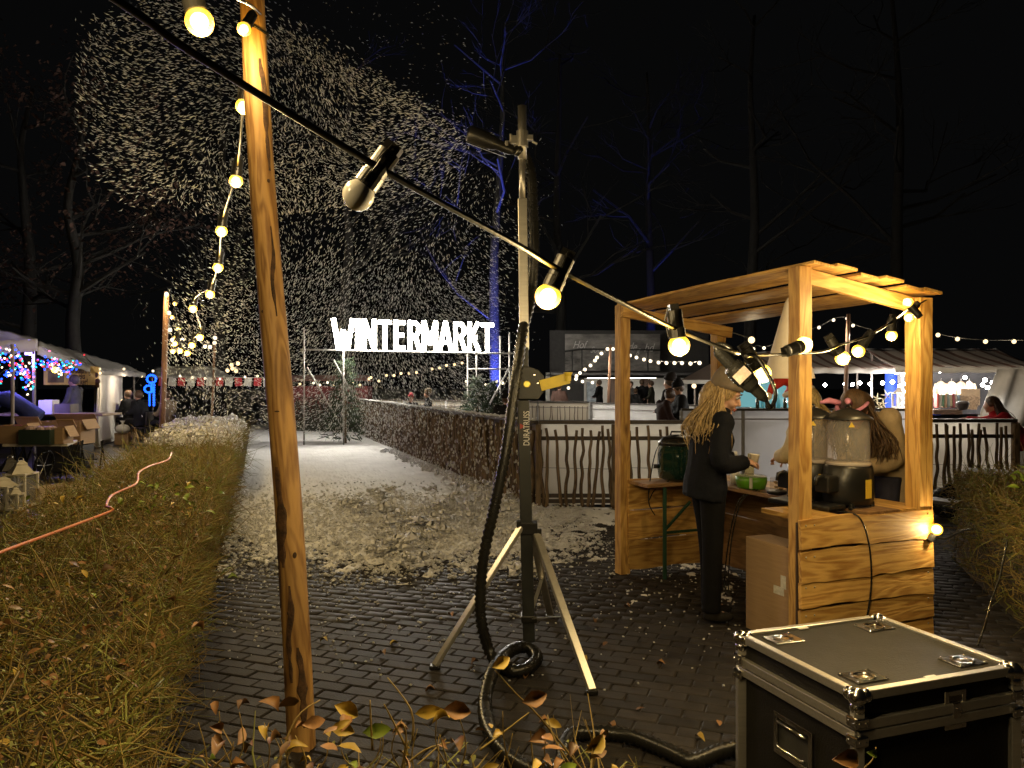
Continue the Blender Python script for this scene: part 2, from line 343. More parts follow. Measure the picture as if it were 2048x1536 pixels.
def blobs(name, C, S, material, parent=None, flat=.7):
    "many small irregular lumps as one mesh"
    base = np.array([(1, 0, 0), (-1, 0, 0), (0, 1, 0), (0, -1, 0), (0, 0, 1), (0, 0, -1), (.6, .6, .5), (-.6, .6, .5), (-.6, -.6, .5), (.6, -.6, .5), (.6, .6, -.5), (-.6, .6, -.5), (-.6, -.6, -.5), (.6, -.6, -.5)])
    fc = []
    for sx, sy, sz, k in ((0, 2, 4, 6), (1, 2, 4, 7), (1, 3, 4, 8), (0, 3, 4, 9), (0, 2, 5, 10), (1, 2, 5, 11), (1, 3, 5, 12), (0, 3, 5, 13)):
        fc += [(sx, sy, k), (sy, sz, k), (sz, sx, k)]
    fc = np.array(fc); n = len(C); V = base[None]*S[:, None, None]*RNG.uniform(.6, 1.25, (n, 14, 1)); V[:, :, 2] *= flat; V += C[:, None]
    return raw(name, V.reshape(-1, 3), (fc[None]+14*np.arange(n)[:, None, None]).reshape(-1, 3), material, parent, smooth=True)
# thin scatter of foam crumbs along the wet bricks
n = 2600; y = 3.6+RNG.power(2.6, n)*4.6; x = hedge_r(y)+.1+RNG.random(n)**1.3*(2.6+.4*y*.6)
S = RNG.uniform(.003, .011, n)*(1+1.2*(RNG.random(n) > .97)); tag(blobs('foam_crumbs', np.stack([x, y, S*.4], 1), S, FOAM), 'scattered crumbs of white foam on wet bricks', 'foam', kind='stuff')
n = 14000; y = 6.1+RNG.random(n)**.9*6.2; x = hedge_r(y)+.0+RNG.random(n)*(np.where(y < 10, .9, fence_x(y))-hedge_r(y)); ed = 6.75+.35*np.sin(x*1.3)+np.clip(x-.5, 0, 2)*1.2
k = RNG.random(n) < np.clip((y-ed+.55)/1.5, .02, 1)*np.clip(1.1-(y-8.6)/2.6, .06, 1); x = x[k]; y = y[k]; S = RNG.uniform(.007, .024, len(x))
tag(blobs('foam_grains', np.stack([x, y, .012+RNG.random(len(x))*.05*np.clip((y-6.6)/1.5, 0, 1)], 1), S, FOAM), 'granular foam snow crusting the middle of the path', 'foam', kind='stuff')
# big clods
n = 90; y = RNG.normal(9.3, 1.2, n); x = RNG.uniform(-1.9, .5, n)-.15*(y-9); C = []; SS = []
for a, b in zip(x, y):
    r = random.uniform(.03, .10)*(1.3 if random.random() > .85 else 1)
    for k in range(7): C.append((a+random.gauss(0, r*.9), b+random.gauss(0, r*.9), .02+abs(random.gauss(r*.5, r*.4)))); SS.append(r*random.uniform(.35, .8))
tag(blobs('foam_clods', np.array(C), np.array(SS), FOAM), 'loose clods of white foam heaped on the path', 'foam', kind='stuff')
# ================================================================ hedges
TWIG = mat('hedge_twig', (.30, .215, .05), .7, var=.3, scale=5, c2=(.14, .09, .025))
TWIG2 = mat('hedge_twig_green', (.23, .24, .04), .65, var=.3, scale=5, c2=(.12, .125, .025))
HEDGE_SHADE = mat('hedge_shade', (.06, .042, .02), .9, var=.4, scale=22, bump=.6, bscale=30)  # dark brown of the hedge core, shade of the interior put into colour
LEAFB = mat('beech_leaf_brown', (.30, .145, .045), .5, var=.35, scale=20, rnd=.45, c2=(.12, .06, .025))
LEAFY = mat('beech_leaf_yellow', (.40, .29, .04), .45, var=.25, scale=20, rnd=.3, c2=(.36, .22, .03))
LEAFG = mat('beech_leaf_green', (.24, .32, .03), .45, var=.25, scale=20, rnd=.3, c2=(.13, .20, .025))
def twigs(name, base, dirs, lens, rad, mats, parent, mi=None):
    "bent three-sided twigs, two segments each, in one mesh"
    n = len(base); d = dirs/np.linalg.norm(dirs, axis=1, keepdims=True); bend = RNG.normal(0, .75, (n, 3)); d2 = d+bend; d2 /= np.linalg.norm(d2, axis=1, keepdims=True)
    p = [base, base+d*(lens*.55)[:, None], base+d*(lens*.55)[:, None]+d2*(lens*.45)[:, None]]
    s = np.cross(d, RNG.normal(0, 1, (n, 3))); s /= np.linalg.norm(s, axis=1, keepdims=True)+1e-9; t = np.cross(d, s); V = []
    for k, rr in enumerate((1, .75, .35)):
        for j in range(3):
            an = 2*math.pi*j/3; V.append(p[k]+(s*math.cos(an)+t*math.sin(an))*(rad*rr)[:, None])
    V = np.stack(V, 1); f = []
    for k in range(2):
        for j in range(3): f.append((k*3+j, k*3+(j+1) % 3, k*3+3+(j+1) % 3, k*3+3+j))
    f = np.array(f); Fc = (f[None]+9*np.arange(n)[:, None, None]).reshape(-1, 4)
    return tag(raw(name, V.reshape(-1, 3), Fc, mats, parent, mi=None if mi is None else np.repeat(mi, 6)), kind='stuff')
def leafverts(L=.056, W=.034):
    pts = []; prof = [(0, 0), (.18, .55), (.42, 1), (.68, .82), (.88, .4), (1, 0)]; V = []; Fc = []
    for i, (t, w) in enumerate(prof):
        z = -.25*(t-.4)**2*L*1.2
        V += [(t*L, -w*W/2, z+abs(w)*W*.16), (t*L, 0, z), (t*L, w*W/2, z+abs(w)*W*.16)]
    for i in range(5):
        a = i*3; Fc += [(a, a+1, a+4, a+3), (a+1, a+2, a+5, a+4)]
    return V, Fc
LV, LF = leafverts()
LME = {}
for nm, m_ in (('b', LEAFB), ('y', LEAFY), ('g', LEAFG)):
    for v_ in range(2):
        me = bpy.data.meshes.new('leaf'); cu = random.uniform(-.5, .5)
        me.from_pydata([(x, y*(1 if v_ else .85), z*(1+2*v_)+cu*y*y*8+random.uniform(-.002, .002)) for x, y, z in LV], [], LF); me.materials.append(m_)
        me.polygons.foreach_set('use_smooth', [True]*len(LF)); LME[nm+str(v_)] = me
def leaf(parent, p, kind, size=1.0, rot=None):
    o = bpy.data.objects.new('leaf', LME[kind+random.choice('01')]); col.objects.link(o); adopt(o, parent)
    r = rot or (random.uniform(-.7, .7), random.uniform(-.8, .8), random.uniform(0, 6.3))
    o.matrix_basis = Matrix.Translation(Vector(p)) @ Euler(r).to_matrix().to_4x4() @ Matrix.Scale(size, 4); return o
def leafmass(name, C, size, material, parent):
    n = len(C); base = np.array(LV)[None]*size[:, None, None]; an = RNG.uniform(0, 6.28, n); ti = RNG.uniform(-.9, .9, (n, 2))
    cz, sz = np.cos(an), np.sin(an); x = base[:, :, 0]; y = base[:, :, 1]; z = base[:, :, 2]+x*ti[:, :1]+y*ti[:, 1:]
    V = np.stack([x*cz[:, None]-y*sz[:, None], x*sz[:, None]+y*cz[:, None], z], -1)+C[:, None]
    f = np.array(LF); return tag(raw(name, V.reshape(-1, 3), (f[None]+18*np.arange(n)[:, None, None]).reshape(-1, 4), material, parent), kind='stuff')
def hedge(name, label, corner, loc, H, ntw, nleafs, scale=1.0, side=(1, 0, 0), up=1.0):
    """corner(u,v)->(x,y): u along, v across; twigs crowd the top and the sides"""
    t = thing(name, loc, label, 'hedge')
    def pt(u, v, z):
        xy = corner(u, v); return np.stack([xy[0], xy[1], z], -1)
    # solid core that stops see-through, dark in place of the shade inside
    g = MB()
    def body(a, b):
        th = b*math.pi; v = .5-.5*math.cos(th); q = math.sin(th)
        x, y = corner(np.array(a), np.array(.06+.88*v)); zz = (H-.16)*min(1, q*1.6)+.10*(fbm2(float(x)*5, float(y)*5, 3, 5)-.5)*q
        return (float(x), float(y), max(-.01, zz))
    g.grid(body, 60, 14); g.build('shade_core', HEDGE_SHADE, t)
    n = ntw; u = RNG.random(n); v = RNG.random(n); z = H*(.62+.36*RNG.random(n)+.10*(noise2(u*40, v*6, 3)-.5)); k = RNG.random(n) < .3
    v = np.where(k, np.where(RNG.random(n) < .5, RNG.random(n)*.10, 1-RNG.random(n)*.10), v); z = np.where(k, H*(.08+.88*RNG.random(n)), z)
    B = pt(u, v, z); D = RNG.normal(0, 1, (n, 3)); D[:, 2] = D[:, 2]*.7+.35*up
    L = RNG.gamma(3, .040, n)*scale; L = np.clip(L, .04, .34*scale); R = RNG.uniform(.0015, .0042, n)*scale
    twigs('twigs', B-D*0, D, L, R, [TWIG, TWIG2], t, (RNG.random(n) < .35).astype(int))
    for key, frac, m_ in (('b', .6, LEAFB), ('y', .22, LEAFY), ('g', .18, LEAFG)):
        q = int(nleafs*frac)
        if q < 1: continue
        uu = RNG.random(q); vv = RNG.random(q); zz = H*(.55+.42*RNG.random(q)); leafmass('small_leaves', pt(uu, vv, zz), RNG.uniform(.18, .55, q), m_, t)
    q = ntw//3; uu = RNG.random(q); vv = RNG.random(q); zz = H*(.70+.40*RNG.random(q)); leafmass('buds', pt(uu, vv, zz), RNG.uniform(.10, .30, q), TWIG2, t); q = ntw//6; uu = RNG.random(q); vv = RNG.random(q); zz = H*(.66+.38*RNG.random(q)); leafmass('withered_leaves', pt(uu, vv, zz), RNG.uniform(.2, .5, q), LEAFB, t)
    return t
def lcorner(y0, y1):
    return lambda u, v: (hedge_r(y0+(y1-y0)*u)+(hedge_l(0)-hedge_r(0))*(1-v), y0+(y1-y0)*u)
h1 = hedge('clipped_hedge', 'low bare beech hedge running along the foam-covered path', lcorner(1.2, 6.2), (-2, 3.5, 0), .76, 21000, 1500)
def part2(t, y0, y1, ntw, scale, nl):
    n = ntw; c = lcorner(y0, y1); u = RNG.random(n); v = RNG.random(n); H = .76; z = H*(.62+.36*RNG.random(n)); k = RNG.random(n) < .3
    v = np.where(k, np.where(RNG.random(n) < .5, RNG.random(n)*.1, 1-RNG.random(n)*.1), v); z = np.where(k, H*(.08+.88*RNG.random(n)), z)
    xy = c(u, v); B = np.stack([xy[0], xy[1], z], -1); D = RNG.normal(0, 1, (n, 3)); D[:, 2] = D[:, 2]*.7+.35
    twigs('twigs', B, D, np.clip(RNG.gamma(3, .045, n), .05, .3)*scale, RNG.uniform(.0014, .003, n)*scale, [TWIG, TWIG2], t, (RNG.random(n) < .4).astype(int))
    uu = RNG.random(nl); vv = RNG.random(nl); xy = c(uu, vv); leafmass('small_leaves', np.stack([xy[0], xy[1], H*(.6+.4*RNG.random(nl))], -1), RNG.uniform(.25, .7, nl), LEAFB, t)
    g = MB()
    def body(a, b):
        th = b*math.pi; vv_ = .5-.5*math.cos(th); q = math.sin(th); x, y = c(a, .06+.88*vv_)
        return (x, y, max(-.01, (H-.16)*min(1, q*1.6)+.1*(float(fbm2(x*5, y*5, 3, 5))-.5)*q))
    g.grid(body, 80, 12); g.build('shade_core', HEDGE_SHADE, t)  # same dark core for the shaded inside of the far stretch
part2(h1, 6.1, 17.0, 17000, 1.6, 700)
# leaves that can be picked out on the hedge (photo position, height on top of the hedge)
for px, py, d, k, s in ((408, 1255, 2.75, 'b', 1), (260, 1330, 2.5, 'b', 1), (270, 1357, 2.45, 'b', .8), (85, 1465, 2.1, 'b', 1.1), (120, 1490, 2.05, 'b', 1), (205, 1410, 2.3, 'b', 1), (125, 1425, 2.2, 'b', .7),
        (15, 1215, 2.7, 'b', 1), (10, 1275, 2.6, 'b', .9), (30, 1180, 2.8, 'b', .9), (200, 1145, 3.1, 'b', 1), (175, 1155, 3.1, 'y', .8), (255, 1205, 2.9, 'b', .8), (235, 1120, 3.2, 'b', 1), (160, 1135, 3.1, 'b', 1), (345, 1117, 3.4, 'b', 1),
        (360, 1165, 3.2, 'b', .9), (290, 1225, 2.9, 'y', .8), (10, 1430, 2.2, 'b', .8), (475, 1415, 2.2, 'b', .8), (430, 1400, 2.2, 'b', .7), (140, 1170, 3, 'y', .5), (180, 1185, 3, 'g', .7),
        (130, 990, 5.2, 'y', 1.1), (105, 995, 5.2, 'y', 1), (150, 1000, 5.1, 'y', 1), (120, 1010, 5.1, 'y', .9), (60, 990, 5.2, 'g', .9), (188, 1045, 4.4, 'y', .9), (440, 1150, 3.6, 'g', 1.1), (455, 1155, 3.6, 'g', .9)):
    leaf(h1, P(px, py, d), k, s)
for i in range(46):                                    # the green and yellow spray beside the orange cable
    px = random.uniform(225, 440); py = 985+random.uniform(-25, 45)+(px-330)*.03; leaf(h1, P(px, py, random.uniform(4.3, 5.4)), random.choice('ggyg'), random.uniform(.6, 1.25))
for i in range(70):
    y = random.uniform(1.9, 6.5); x = random.uniform(hedge_l(y), hedge_r(y)); leaf(h1, (x, y, .74+random.uniform(-.06, .05)), random.choice('bbbbyg'), random.uniform(.55, 1.05))
# foam over the far end of the hedge
n = 3600; u = RNG.power(1.2, n); y = 10.6+u*6.4; c = RNG.random(n); x = hedge_r(y)+(hedge_l(0)-hedge_r(0))*c; z = .72+RNG.normal(0, .05, n)-.35*np.where(c < .12, RNG.random(n), 0)
z = z+.05; S = RNG.uniform(.03, .085, n)*np.clip((y-10.2)/1.6, .3, 1); tag(blobs('foam_on_hedge', np.stack([x, y, z], 1), S, FOAM, flat=.8), 'white foam caught on the far end of the hedge', 'foam', kind='stuff')
# front hedge, close to the viewer
h2 = hedge('front_hedge', 'beech hedge with brown and yellow leaves at the foot of the leaning pole', lambda u, v: (-1.9+2.25*u, .95+.95*v), (0, 1.4, 0), .66, 7000, 700)
# sprigs standing up out of it: stem polyline then leaves
def sprig(parent, pts, leaves, r=.0028):
    b = MB(); q = spline([P(*p) for p in pts], 4); b.tube(q, [r*(1-.6*i/len(q)) for i in range(len(q))], 5); b.build('sprig', TWIG, parent, smooth=True)
    for (px, py, d, k, s, rot) in leaves: leaf(parent, P(px, py, d), k, s, rot)
sprig(h2, [(1180, 1560, 1.7), (1080, 1435, 1.7), (1030, 1385, 1.68), (990, 1340, 1.66)], [(1045, 1405, 1.68, 'b', 1.05, (1.2, -.25, .15)), (985, 1335, 1.66, 'y', .8, (1.2, -.4, .3)), (1090, 1440, 1.7, 'y', .7, (.9, .3, -.2))])
sprig(h2, [(960, 1500, 1.6), (1000, 1470, 1.62), (1058, 1425, 1.65)], [])
sprig(h2, [(800, 1560, 1.5), (812, 1480, 1.5), (808, 1450, 1.5)], [])
sprig(h2, [(800, 1540, 1.55), (850, 1500, 1.55), (900, 1485, 1.55)], [(880, 1490, 1.55, 'b', .5, None)])
sprig(h2, [(825, 1480, 1.6), (822, 1420, 1.6), (775, 1355, 1.62)], [(830, 1428, 1.6, 'y', 1.0, (1.3, -.1, .2)), (885, 1420, 1.6, 'b', 1.1, (1.1, .1, .1)), (900, 1430, 1.58, 'y', .7, (1.0, .3, 2.8))])
sprig(h2, [(810, 1490, 1.6), (785, 1440, 1.6), (768, 1408, 1.6)], [])
sprig(h2, [(745, 1500, 1.55), (742, 1450, 1.55), (740, 1400, 1.55)], [(725, 1465, 1.55, 'g', 1.05, (1.2, 0, .3)), (670, 1410, 1.55, 'y', 1.0, (1.1, .5, .2)), (660, 1455, 1.55, 'y', .9, (1.0, .2, .1))])
sprig(h2, [(545, 1560, 1.5), (590, 1440, 1.55), (640, 1400, 1.6)], [(600, 1400, 1.6, 'b', .9, (1.2, .3, 2.9)), (560, 1420, 1.6, 'b', .8, None)])
sprig(h2, [(1160, 1560, 1.6), (1110, 1480, 1.62), (1095, 1430, 1.65)], [(1060, 1480, 1.62, 'b', 1.0, (.8, .2, .6)), (1130, 1500, 1.6, 'b', .9, None)])
sprig(h2, [(1180, 1570, 1.55), (1185, 1500, 1.6), (1188, 1465, 1.62)], [(1172, 1505, 1.6, 'y', 1.0, (1.2, -.5, .4)), (1225, 1525, 1.6, 'y', .6, None)])
sprig(h2, [(1700, 2330, 1.6), (1715, 1800, 1.57), (1720, 1570, 1.55), (1745, 1520, 1.58), (1752, 1495, 1.6)], [(1668, 1520, 1.56, 'b', 1.1, (1.2, -.1, .1)), (1735, 1505, 1.58, 'g', .5, (1.2, .2, .2))])
for i in range(60):
    px = random.uniform(420, 1230); py = random.uniform(1445, 1560)+max(0, px-900)*.06; leaf(h2, P(px, py, random.uniform(1.25, 1.75)), random.choice('bbbbyyg'), random.uniform(.45, .85), (random.uniform(-.4, 1.2), random.uniform(-.6, .6), random.uniform(0, 6.3)))
for i in range(26):
    px = random.uniform(380, 1200); d = random.uniform(1.45, 1.8); py = random.uniform(1420, 1500); sprig(h2, [(px+random.uniform(-70, 70), 1570, d), (px+random.uniform(-25, 25), (py+1570)/2, d), (px, py, d)], [], .002)
# right hedge
h3 = hedge('side_hedge', 'bushy green hedge beside the black road case', lambda u, v: (2.72+.55*u*2.2+.9*v, 3.3+u*3.6), (3.2, 4.5, 0), .84, 12000, 250, 1.15)
for i in range(40):
    u = random.random(); leaf(h3, (3.0+1.3*u+random.uniform(-.1, .8), 3.3+u*3.6, .86+random.uniform(-.1, .06)), random.choice('gyb'), random.uniform(.5, .9))
for px, py in ((2035, 930), (2042, 950), (2030, 960), (2040, 975), (2025, 945)): leaf(h3, P(px, py, 5.0), 'g', 1.3)
# fallen leaves on the bricks
k = 0
for px, py in ((770, 1312), (795, 1287), (942, 1330), (1215, 1287), (1175, 1322), (1217, 1450), (1290, 1420), (1390, 1475), (1437, 1445), (905, 1235), (655, 1283), (1190, 1240), (870, 1380), (1100, 1445), (1620, 1000), (700, 1240), (1050, 1360), (1260, 1215), (1330, 1330)):
    g_ = G(px, py); o = bpy.data.objects.new('fallen_leaf', LME[random.choice(('b0', 'b1', 'y1'))]); col.objects.link(o); o.matrix_basis = Matrix.Translation(g_+Vector((0, 0, .012))) @ Euler((random.uniform(-.2, .2), random.uniform(-.2, .2), random.uniform(0, 6))).to_matrix().to_4x4()
    tag(o, 'curled yellow-brown beech leaf fallen on the wet bricks', 'leaf', 'leaves fallen on the bricks')
# orange cable over the hedge
b = MB(); q = spline([P(-60, 1135, 2.9), P(0, 1105, 3.2), P(100, 1068, 3.6), P(215, 1025, 4.1), P(223, 1017, 4.15), P(212, 1013, 4.3)], 6); b.tube(q, .0075, 8)
q2 = spline([P(212, 1013, 4.3), P(225, 990, 4.7), P(272, 967, 5.1), P(278, 945, 5.5), P(300, 932, 6.0), P(335, 920, 6.7), P(343, 906, 7.3)], 6); b.tube(q2, .007, 8)
tag(b.build('extension_cable', mat('orange_sheath', (.62, .19, .06), .45, var=.08), smooth=True), 'orange extension cable lying over the clipped hedge', 'cable')
# ================================================================ leaning wooden pole
t = thing('wooden_pole', (-.93, 3.42, 0), 'leaning peeled log pole with knots and a dark stain, carrying festoon lights', 'pole')
p0 = Vector((-.925, 3.40, -.1)); p1 = Vector((-1.17, 3.46, 3.42)); ax = (p1-p0)
b = MB(); vs = []; n = 28; K = 60; Lp = ax.length
for i in range(K+1):
    z = Lp*i/K; r = .062-.008*i/K
    for j in range(n):
        an = 2*math.pi*j/n; rr = r*(1+.05*(float(noise2(math.cos(an)*2+5, z*3+math.sin(an)*2, 8))-.5)+.03*(float(noise2(an*3, z*9, 4))-.5)); off = .012*math.sin(z*1.7)
        vs.append((rr*math.cos(an)+off, rr*math.sin(an), z))
fs = [(i*n+j, i*n+(j+1) % n, (i+1)*n+(j+1) % n, (i+1)*n+j) for i in range(K) for j in range(n)]+[tuple(K*n+j for j in range(n))]
b.add(vs, fs); q = Vector((0, 0, 1)).rotation_difference(ax.normalized()).to_matrix().to_4x4(); q.translation = p0
b.build('log', LOG, t, smooth=True, mw=q)
KN = mat('dark_knot', (.06, .03, .012), .8, var=.3); BARK = mat('stripped_bark', (.085, .042, .018), .85, var=.4, scale=25, bump=.6)
def onpole(h, an, s, tall, m, name='knot'):
    f = h/ax.z; c = p0+ax*f; r = .062-.008*f
    k = MB(); d = Vector((math.sin(an), -math.cos(an), 0)); k.ball((0, 0, 0), 1, 10, 6); M = align(c+d*(r-.003)+Vector((.012*math.sin(h*1.7), 0, 0)), d) @ Matrix.Diagonal((.008, s, s*tall, 1)); k.build(name, m, t, smooth=True, mw=M)
for h, an, s, tl in ((2.02, -.55, .006, 1.2), (1.58, 0, .012, .35), (.95, .5, .010, 1.6), (.70, -.2, .008, 1.4), (2.6, .8, .008, 1.2)): onpole(h, an, s, tl, KN)
def barkpatch(z0, z1, a0, w0, sd):
    "ragged strip of bark left on the log"
    q_ = Vector((0, 0, 1)).rotation_difference(ax.normalized()).to_matrix().to_4x4(); q_.translation = p0; k = MB(); n_ = 26; vs_ = []
    for i in range(n_+1):
        z_ = z0+(z1-z0)*i/n_; f_ = i/n_; w_ = w0*(math.sin(math.pi*min(max(f_, .03), .97))**.45)*(.45+1.1*float(noise2(z_*22, sd, sd))); c_ = a0+.5*(float(noise2(z_*7, 3.3, sd))-.5); r_ = (.062-.008*z_/Lp)+.0022
        for j in range(7): an_ = c_+w_*(j-3)/3; rr_ = r_*(1+.05*(float(noise2(math.cos(an_)*2+5, z_*3+math.sin(an_)*2, 8))-.5)) + (.0016*(float(noise2(j*1.7, z_*60, 2)))) - (.003 if j in (0, 6) else 0); vs_.append((rr_*math.cos(an_)+.012*math.sin(z_*1.7), rr_*math.sin(an_), z_))
    k.add(vs_, [(i*7+j, i*7+j+1, i*7+7+j+1, i*7+7+j) for i in range(n_) for j in range(6)]); k.build('bark_patch', BARK, t, mw=q_)
for z0, z1, a0, w0, sd in ((.80, 1.24, -1.95, .36, 3), (.62, 1.0, -2.5, .30, 5), (.30, .72, -1.7, .22, 7), (2.55, 3.05, -.75, .25, 9), (1.9, 2.3, -1.0, .14, 11), (.1, .45, -1.2, .3, 13)): barkpatch(z0+.1, z1+.1, a0, w0, sd)
b = MB(); b.tube([p0+ax*.93+Vector((.063*math.cos(a), .063*math.sin(a), .01*math.sin(3*a))) for a in [i*.45 for i in range(14)]], .006, 6, closed=True); b.build('cable_tie', RUBBER, t, smooth=True)
# ================================================================ festoon strings
SHELL = glassy('bulb_globe_lit', (1, .84, .42), (1.0, .60, .03), 1.0, .1)
CORE = emit('bulb_core', (1.0, .80, .42), 9)
DEAD = mat('bulb_globe_off', (.72, .70, .64), .25, var=.1, coat=.5)
SOCK = mat('festoon_socket', (.014, .013, .011), .38, bump=.1)
CABLE = mat('festoon_cable', (.028, .026, .02), .45, bump=.15, bscale=80)
def lamp(parent, p, power, c=BULB_COL, r=.02):
    d = bpy.data.lights.new('lamp_light', 'POINT'); d.energy = power; d.color = c; d.shadow_soft_size = r
    o = bpy.data.objects.new('lamp_light', d); col.objects.link(o); o.location = p; adopt(o, parent); o.matrix_basis = Matrix.Translation(Vector(p)); return o
def festoon(name, label, group, cable, bulbs, r=.026, cr=.0085, power=12, hook=True):
    """cable: points; bulbs: (attach, globe centre, lit)"""
    t = thing(name, cable[0], label, 'string lights', group)
    b = MB(); b.tube(spline(cable, 8), cr, 8, sq=.62); b.build('cable', CABLE, t, smooth=True)
    for at, c, lit in bulbs:
        a = (Vector(c)-Vector(at)); L = max(a.length, r*2.2); a.normalize(); c = Vector(c)
        s = MB(); h = r*2.6; k = c-a*(r*.75)
        s.lathe([(r*.62, -h), (r*.74, -h+.002), (r*.74, -r*.9), (r*.80, -r*.85), (r*.80, 0), (r*.66, .002)], 18, k, a)
        _, y, z = frame(a); s.tube([k-a*h+y*r*.3, k-a*(h+r*.35)+y*r*.5, k-a*(h*.7)+y*r*.95, k-a*.004+y*r*.85], r*.09, 5)
        s.beam(k-a*h, k-a*(h+r*.55), r*1.1, r*.8, up=tuple(y))
        so = s.build('socket', SOCK, t, smooth=False)
        g = MB(); g.ball(c, r, 20, 14)
        if lit:
            g.build('globe', SHELL, so, smooth=True); g = MB(); g.ball(c, r*.66, 14, 10); co = g.build('glow_core', CORE, so, smooth=True)
            lamp(t, c+a*(r*.9), power, r=r*.5) if power else None
        else: g.build('globe', DEAD, so, smooth=True)
    return t
def pts(*a): return [P(*k) for k in a]
BP = 20
festoon('festoon_string', 'thick black festoon cable slanting past the tripod mast, one bulb unlit', None,
    pts((-420, -420, .85), (230, -2, 1.0), (400, 115, 1.06), (775, 345, 1.25), (1040, 492, 1.45), (1130, 545, 1.54), (1345, 655, 1.85), (1475, 707, 2.12)),
    [(P(765, 325, 1.25), P(717, 390, 1.25), False), (P(1118, 545, 1.54), P(1096, 593, 1.54), True), (P(1352, 650, 1.87), P(1358, 691, 1.87), True), (P(-300, -340, .92), P(-330, -300, .92), True)], power=BP)
festoon('festoon_string', 'festoon string sagging across the booth front to its far post', None,
    pts((1492, 712, 2.2), (1560, 709, 2.5), (1640, 704, 2.8), (1680, 690, 3.0), (1735, 672, 3.4), (1785, 643, 3.9), (1822, 617, 4.5), (1852, 600, 4.86)),
    [(P(1572, 703, 2.55), P(1608, 690, 2.6), True), (P(1668, 690, 3.0), P(1685, 716, 3.0), True), (P(1735, 675, 3.4), P(1717, 702, 3.4), True), (P(1785, 640, 3.9), P(1783, 671, 3.9), True), (P(1830, 622, 4.4), P(1816, 606, 4.4), True), (P(1832, 612, 4.7), P(1818, 634, 4.7), True), (P(1506, 720, 2.3), P(1524, 747, 2.3), True)], power=BP, r=.0275, cr=.0075)
festoon('festoon_string', 'festoon string tied round the top of the leaning pole', None,
    pts((300, -160, 1.2), (380, -20, 1.5), (450, -12, 2.1), (500, 10, 3.0), (520, 28, 3.36)),
    [(P(386, 0, 1.55), P(399, 44, 1.55), True), (P(506, 28, 3.25), P(488, 58, 3.2), True), (P(330, -100, 1.3), P(325, -60, 1.3), True)], power=BP, r=.028)
BB = [(487, 213, 3.6), (472, 362, 4.2), (443, 462, 4.9), (436, 535, 5.6), (420, 588, 6.3), (386, 617, 7.0), (400, 674, 7.8), (384, 690, 8.5), (375, 706, 9.2), (360, 701, 9.9), (350, 687, 10.6), (346, 702, 11.2), (352, 676, 11.9), (357, 658, 12.6), (344, 634, 13.4), (350, 607, 14.2), (334, 590, 14.8)]
festoon('festoon_string', 'long festoon string sagging from the leaning pole to the far reddish pole', None,
    pts((515, 30, 3.45), *[(x+2, y-26*4/d, d) for x, y, d in BB], (331, 584, 15)), [(P(x+3, y-24*4/d, d), P(x, y, d), True) for x, y, d in BB], power=BP*1.3, r=.036, cr=.008)
# plug coupling between the two strings
t = thing('cable_coupler', P(1475, 740, 2.2), 'black rubber plug coupling with a white sticker hanging from the festoon cable', 'plug')
a0 = P(1432, 698, 2.15); a1 = P(1532, 800, 2.15); ad = (a1-a0); LL = ad.length; b = MB()
b.lathe([(.010, 0), (.017, .01), (.019, LL*.30), (.028, LL*.34), (.030, LL*.40), (.030, LL*.60), (.026, LL*.63)], 20, a0, ad); b.build('socket_half', RUBBER, t, smooth=False)
b = MB(); b.lathe([(.024, LL*.60), (.027, LL*.62), (.024, LL*.72), (.017, LL*.78), (.015, LL*.93), (.009, LL)], 20, a0, ad); b.build('plug_half', RUBBER, t, smooth=False)
for k in (.42, .47, .52): b = MB(); b.tube([a0+ad*k+frame(ad)[1]*.0305*math.cos(i*.52)+frame(ad)[2]*.0305*math.sin(i*.52) for i in range(12)], .002, 5, closed=True); b.build('grip_ring', RUBBER, t)
b = MB(); M = align(P(1484, 750, 2.118), ad, up=(0, -1, 0)); b.box((0, 0, 0), (.03, .045, .002), M.to_3x3()); o = b.build('sticker', mat('sticker_paper', (.42, .36, .32), .6, var=.2, scale=60), t, mw=Matrix.Translation(M.translation))
b = MB(); b.tube(spline([P(1472, 706, 2.12), P(1452, 692, 2.13), P(1434, 690, 2.15), P(1433, 700, 2.15)], 5), .008, 8); b.tube(spline([a1, P(1542, 815, 2.16), P(1550, 780, 2.18), P(1515, 716, 2.2), P(1492, 712, 2.2)], 6), .006, 8); b.build('lead', RUBBER, t, smooth=True)
# ================================================================ wind-up tripod stand
base = G(1058, 1298); SX, SY = base.x, base.y
def S(x, y, z): return Vector((SX+x, SY+y, z))
def zat(py): return CAMZ+(768-py)/F*SY
t = thing('lighting_stand', base, 'tall wind-up lighting stand on three silver legs with yellow crank', 'stand')
DARKM = mat('black_powder_coat', (.02, .022, .022), .4, bump=.1)
b = MB(); b.beam(S(0, 0, .05), S(-.035, 0, zat(800)), .072, .072); b.build('base_mast', DARKM, t, bevel=.005)
b = MB(); b.beam(S(-.035, 0, zat(800)), S(-.04, 0, zat(695)), .070, .070); b.build('mast_sleeve', DARKM, t, bevel=.005)
b = MB(); b.beam(S(-.028, 0, zat(700)), S(-.040, 0, zat(398)), .056, .056); b.build('inner_mast', ALU, t, bevel=.004)
b = MB(); b.tube([S(-.040, 0, zat(400)), S(-.042, 0, zat(305))], .019, 16); b.build('extension_tube', STEEL, t, smooth=True)
b = MB(); b.tube([S(-.040, 0, zat(318)), S(-.042, 0, zat(212))], .026, 16); b.build('top_tube', STEEL, t, smooth=True)
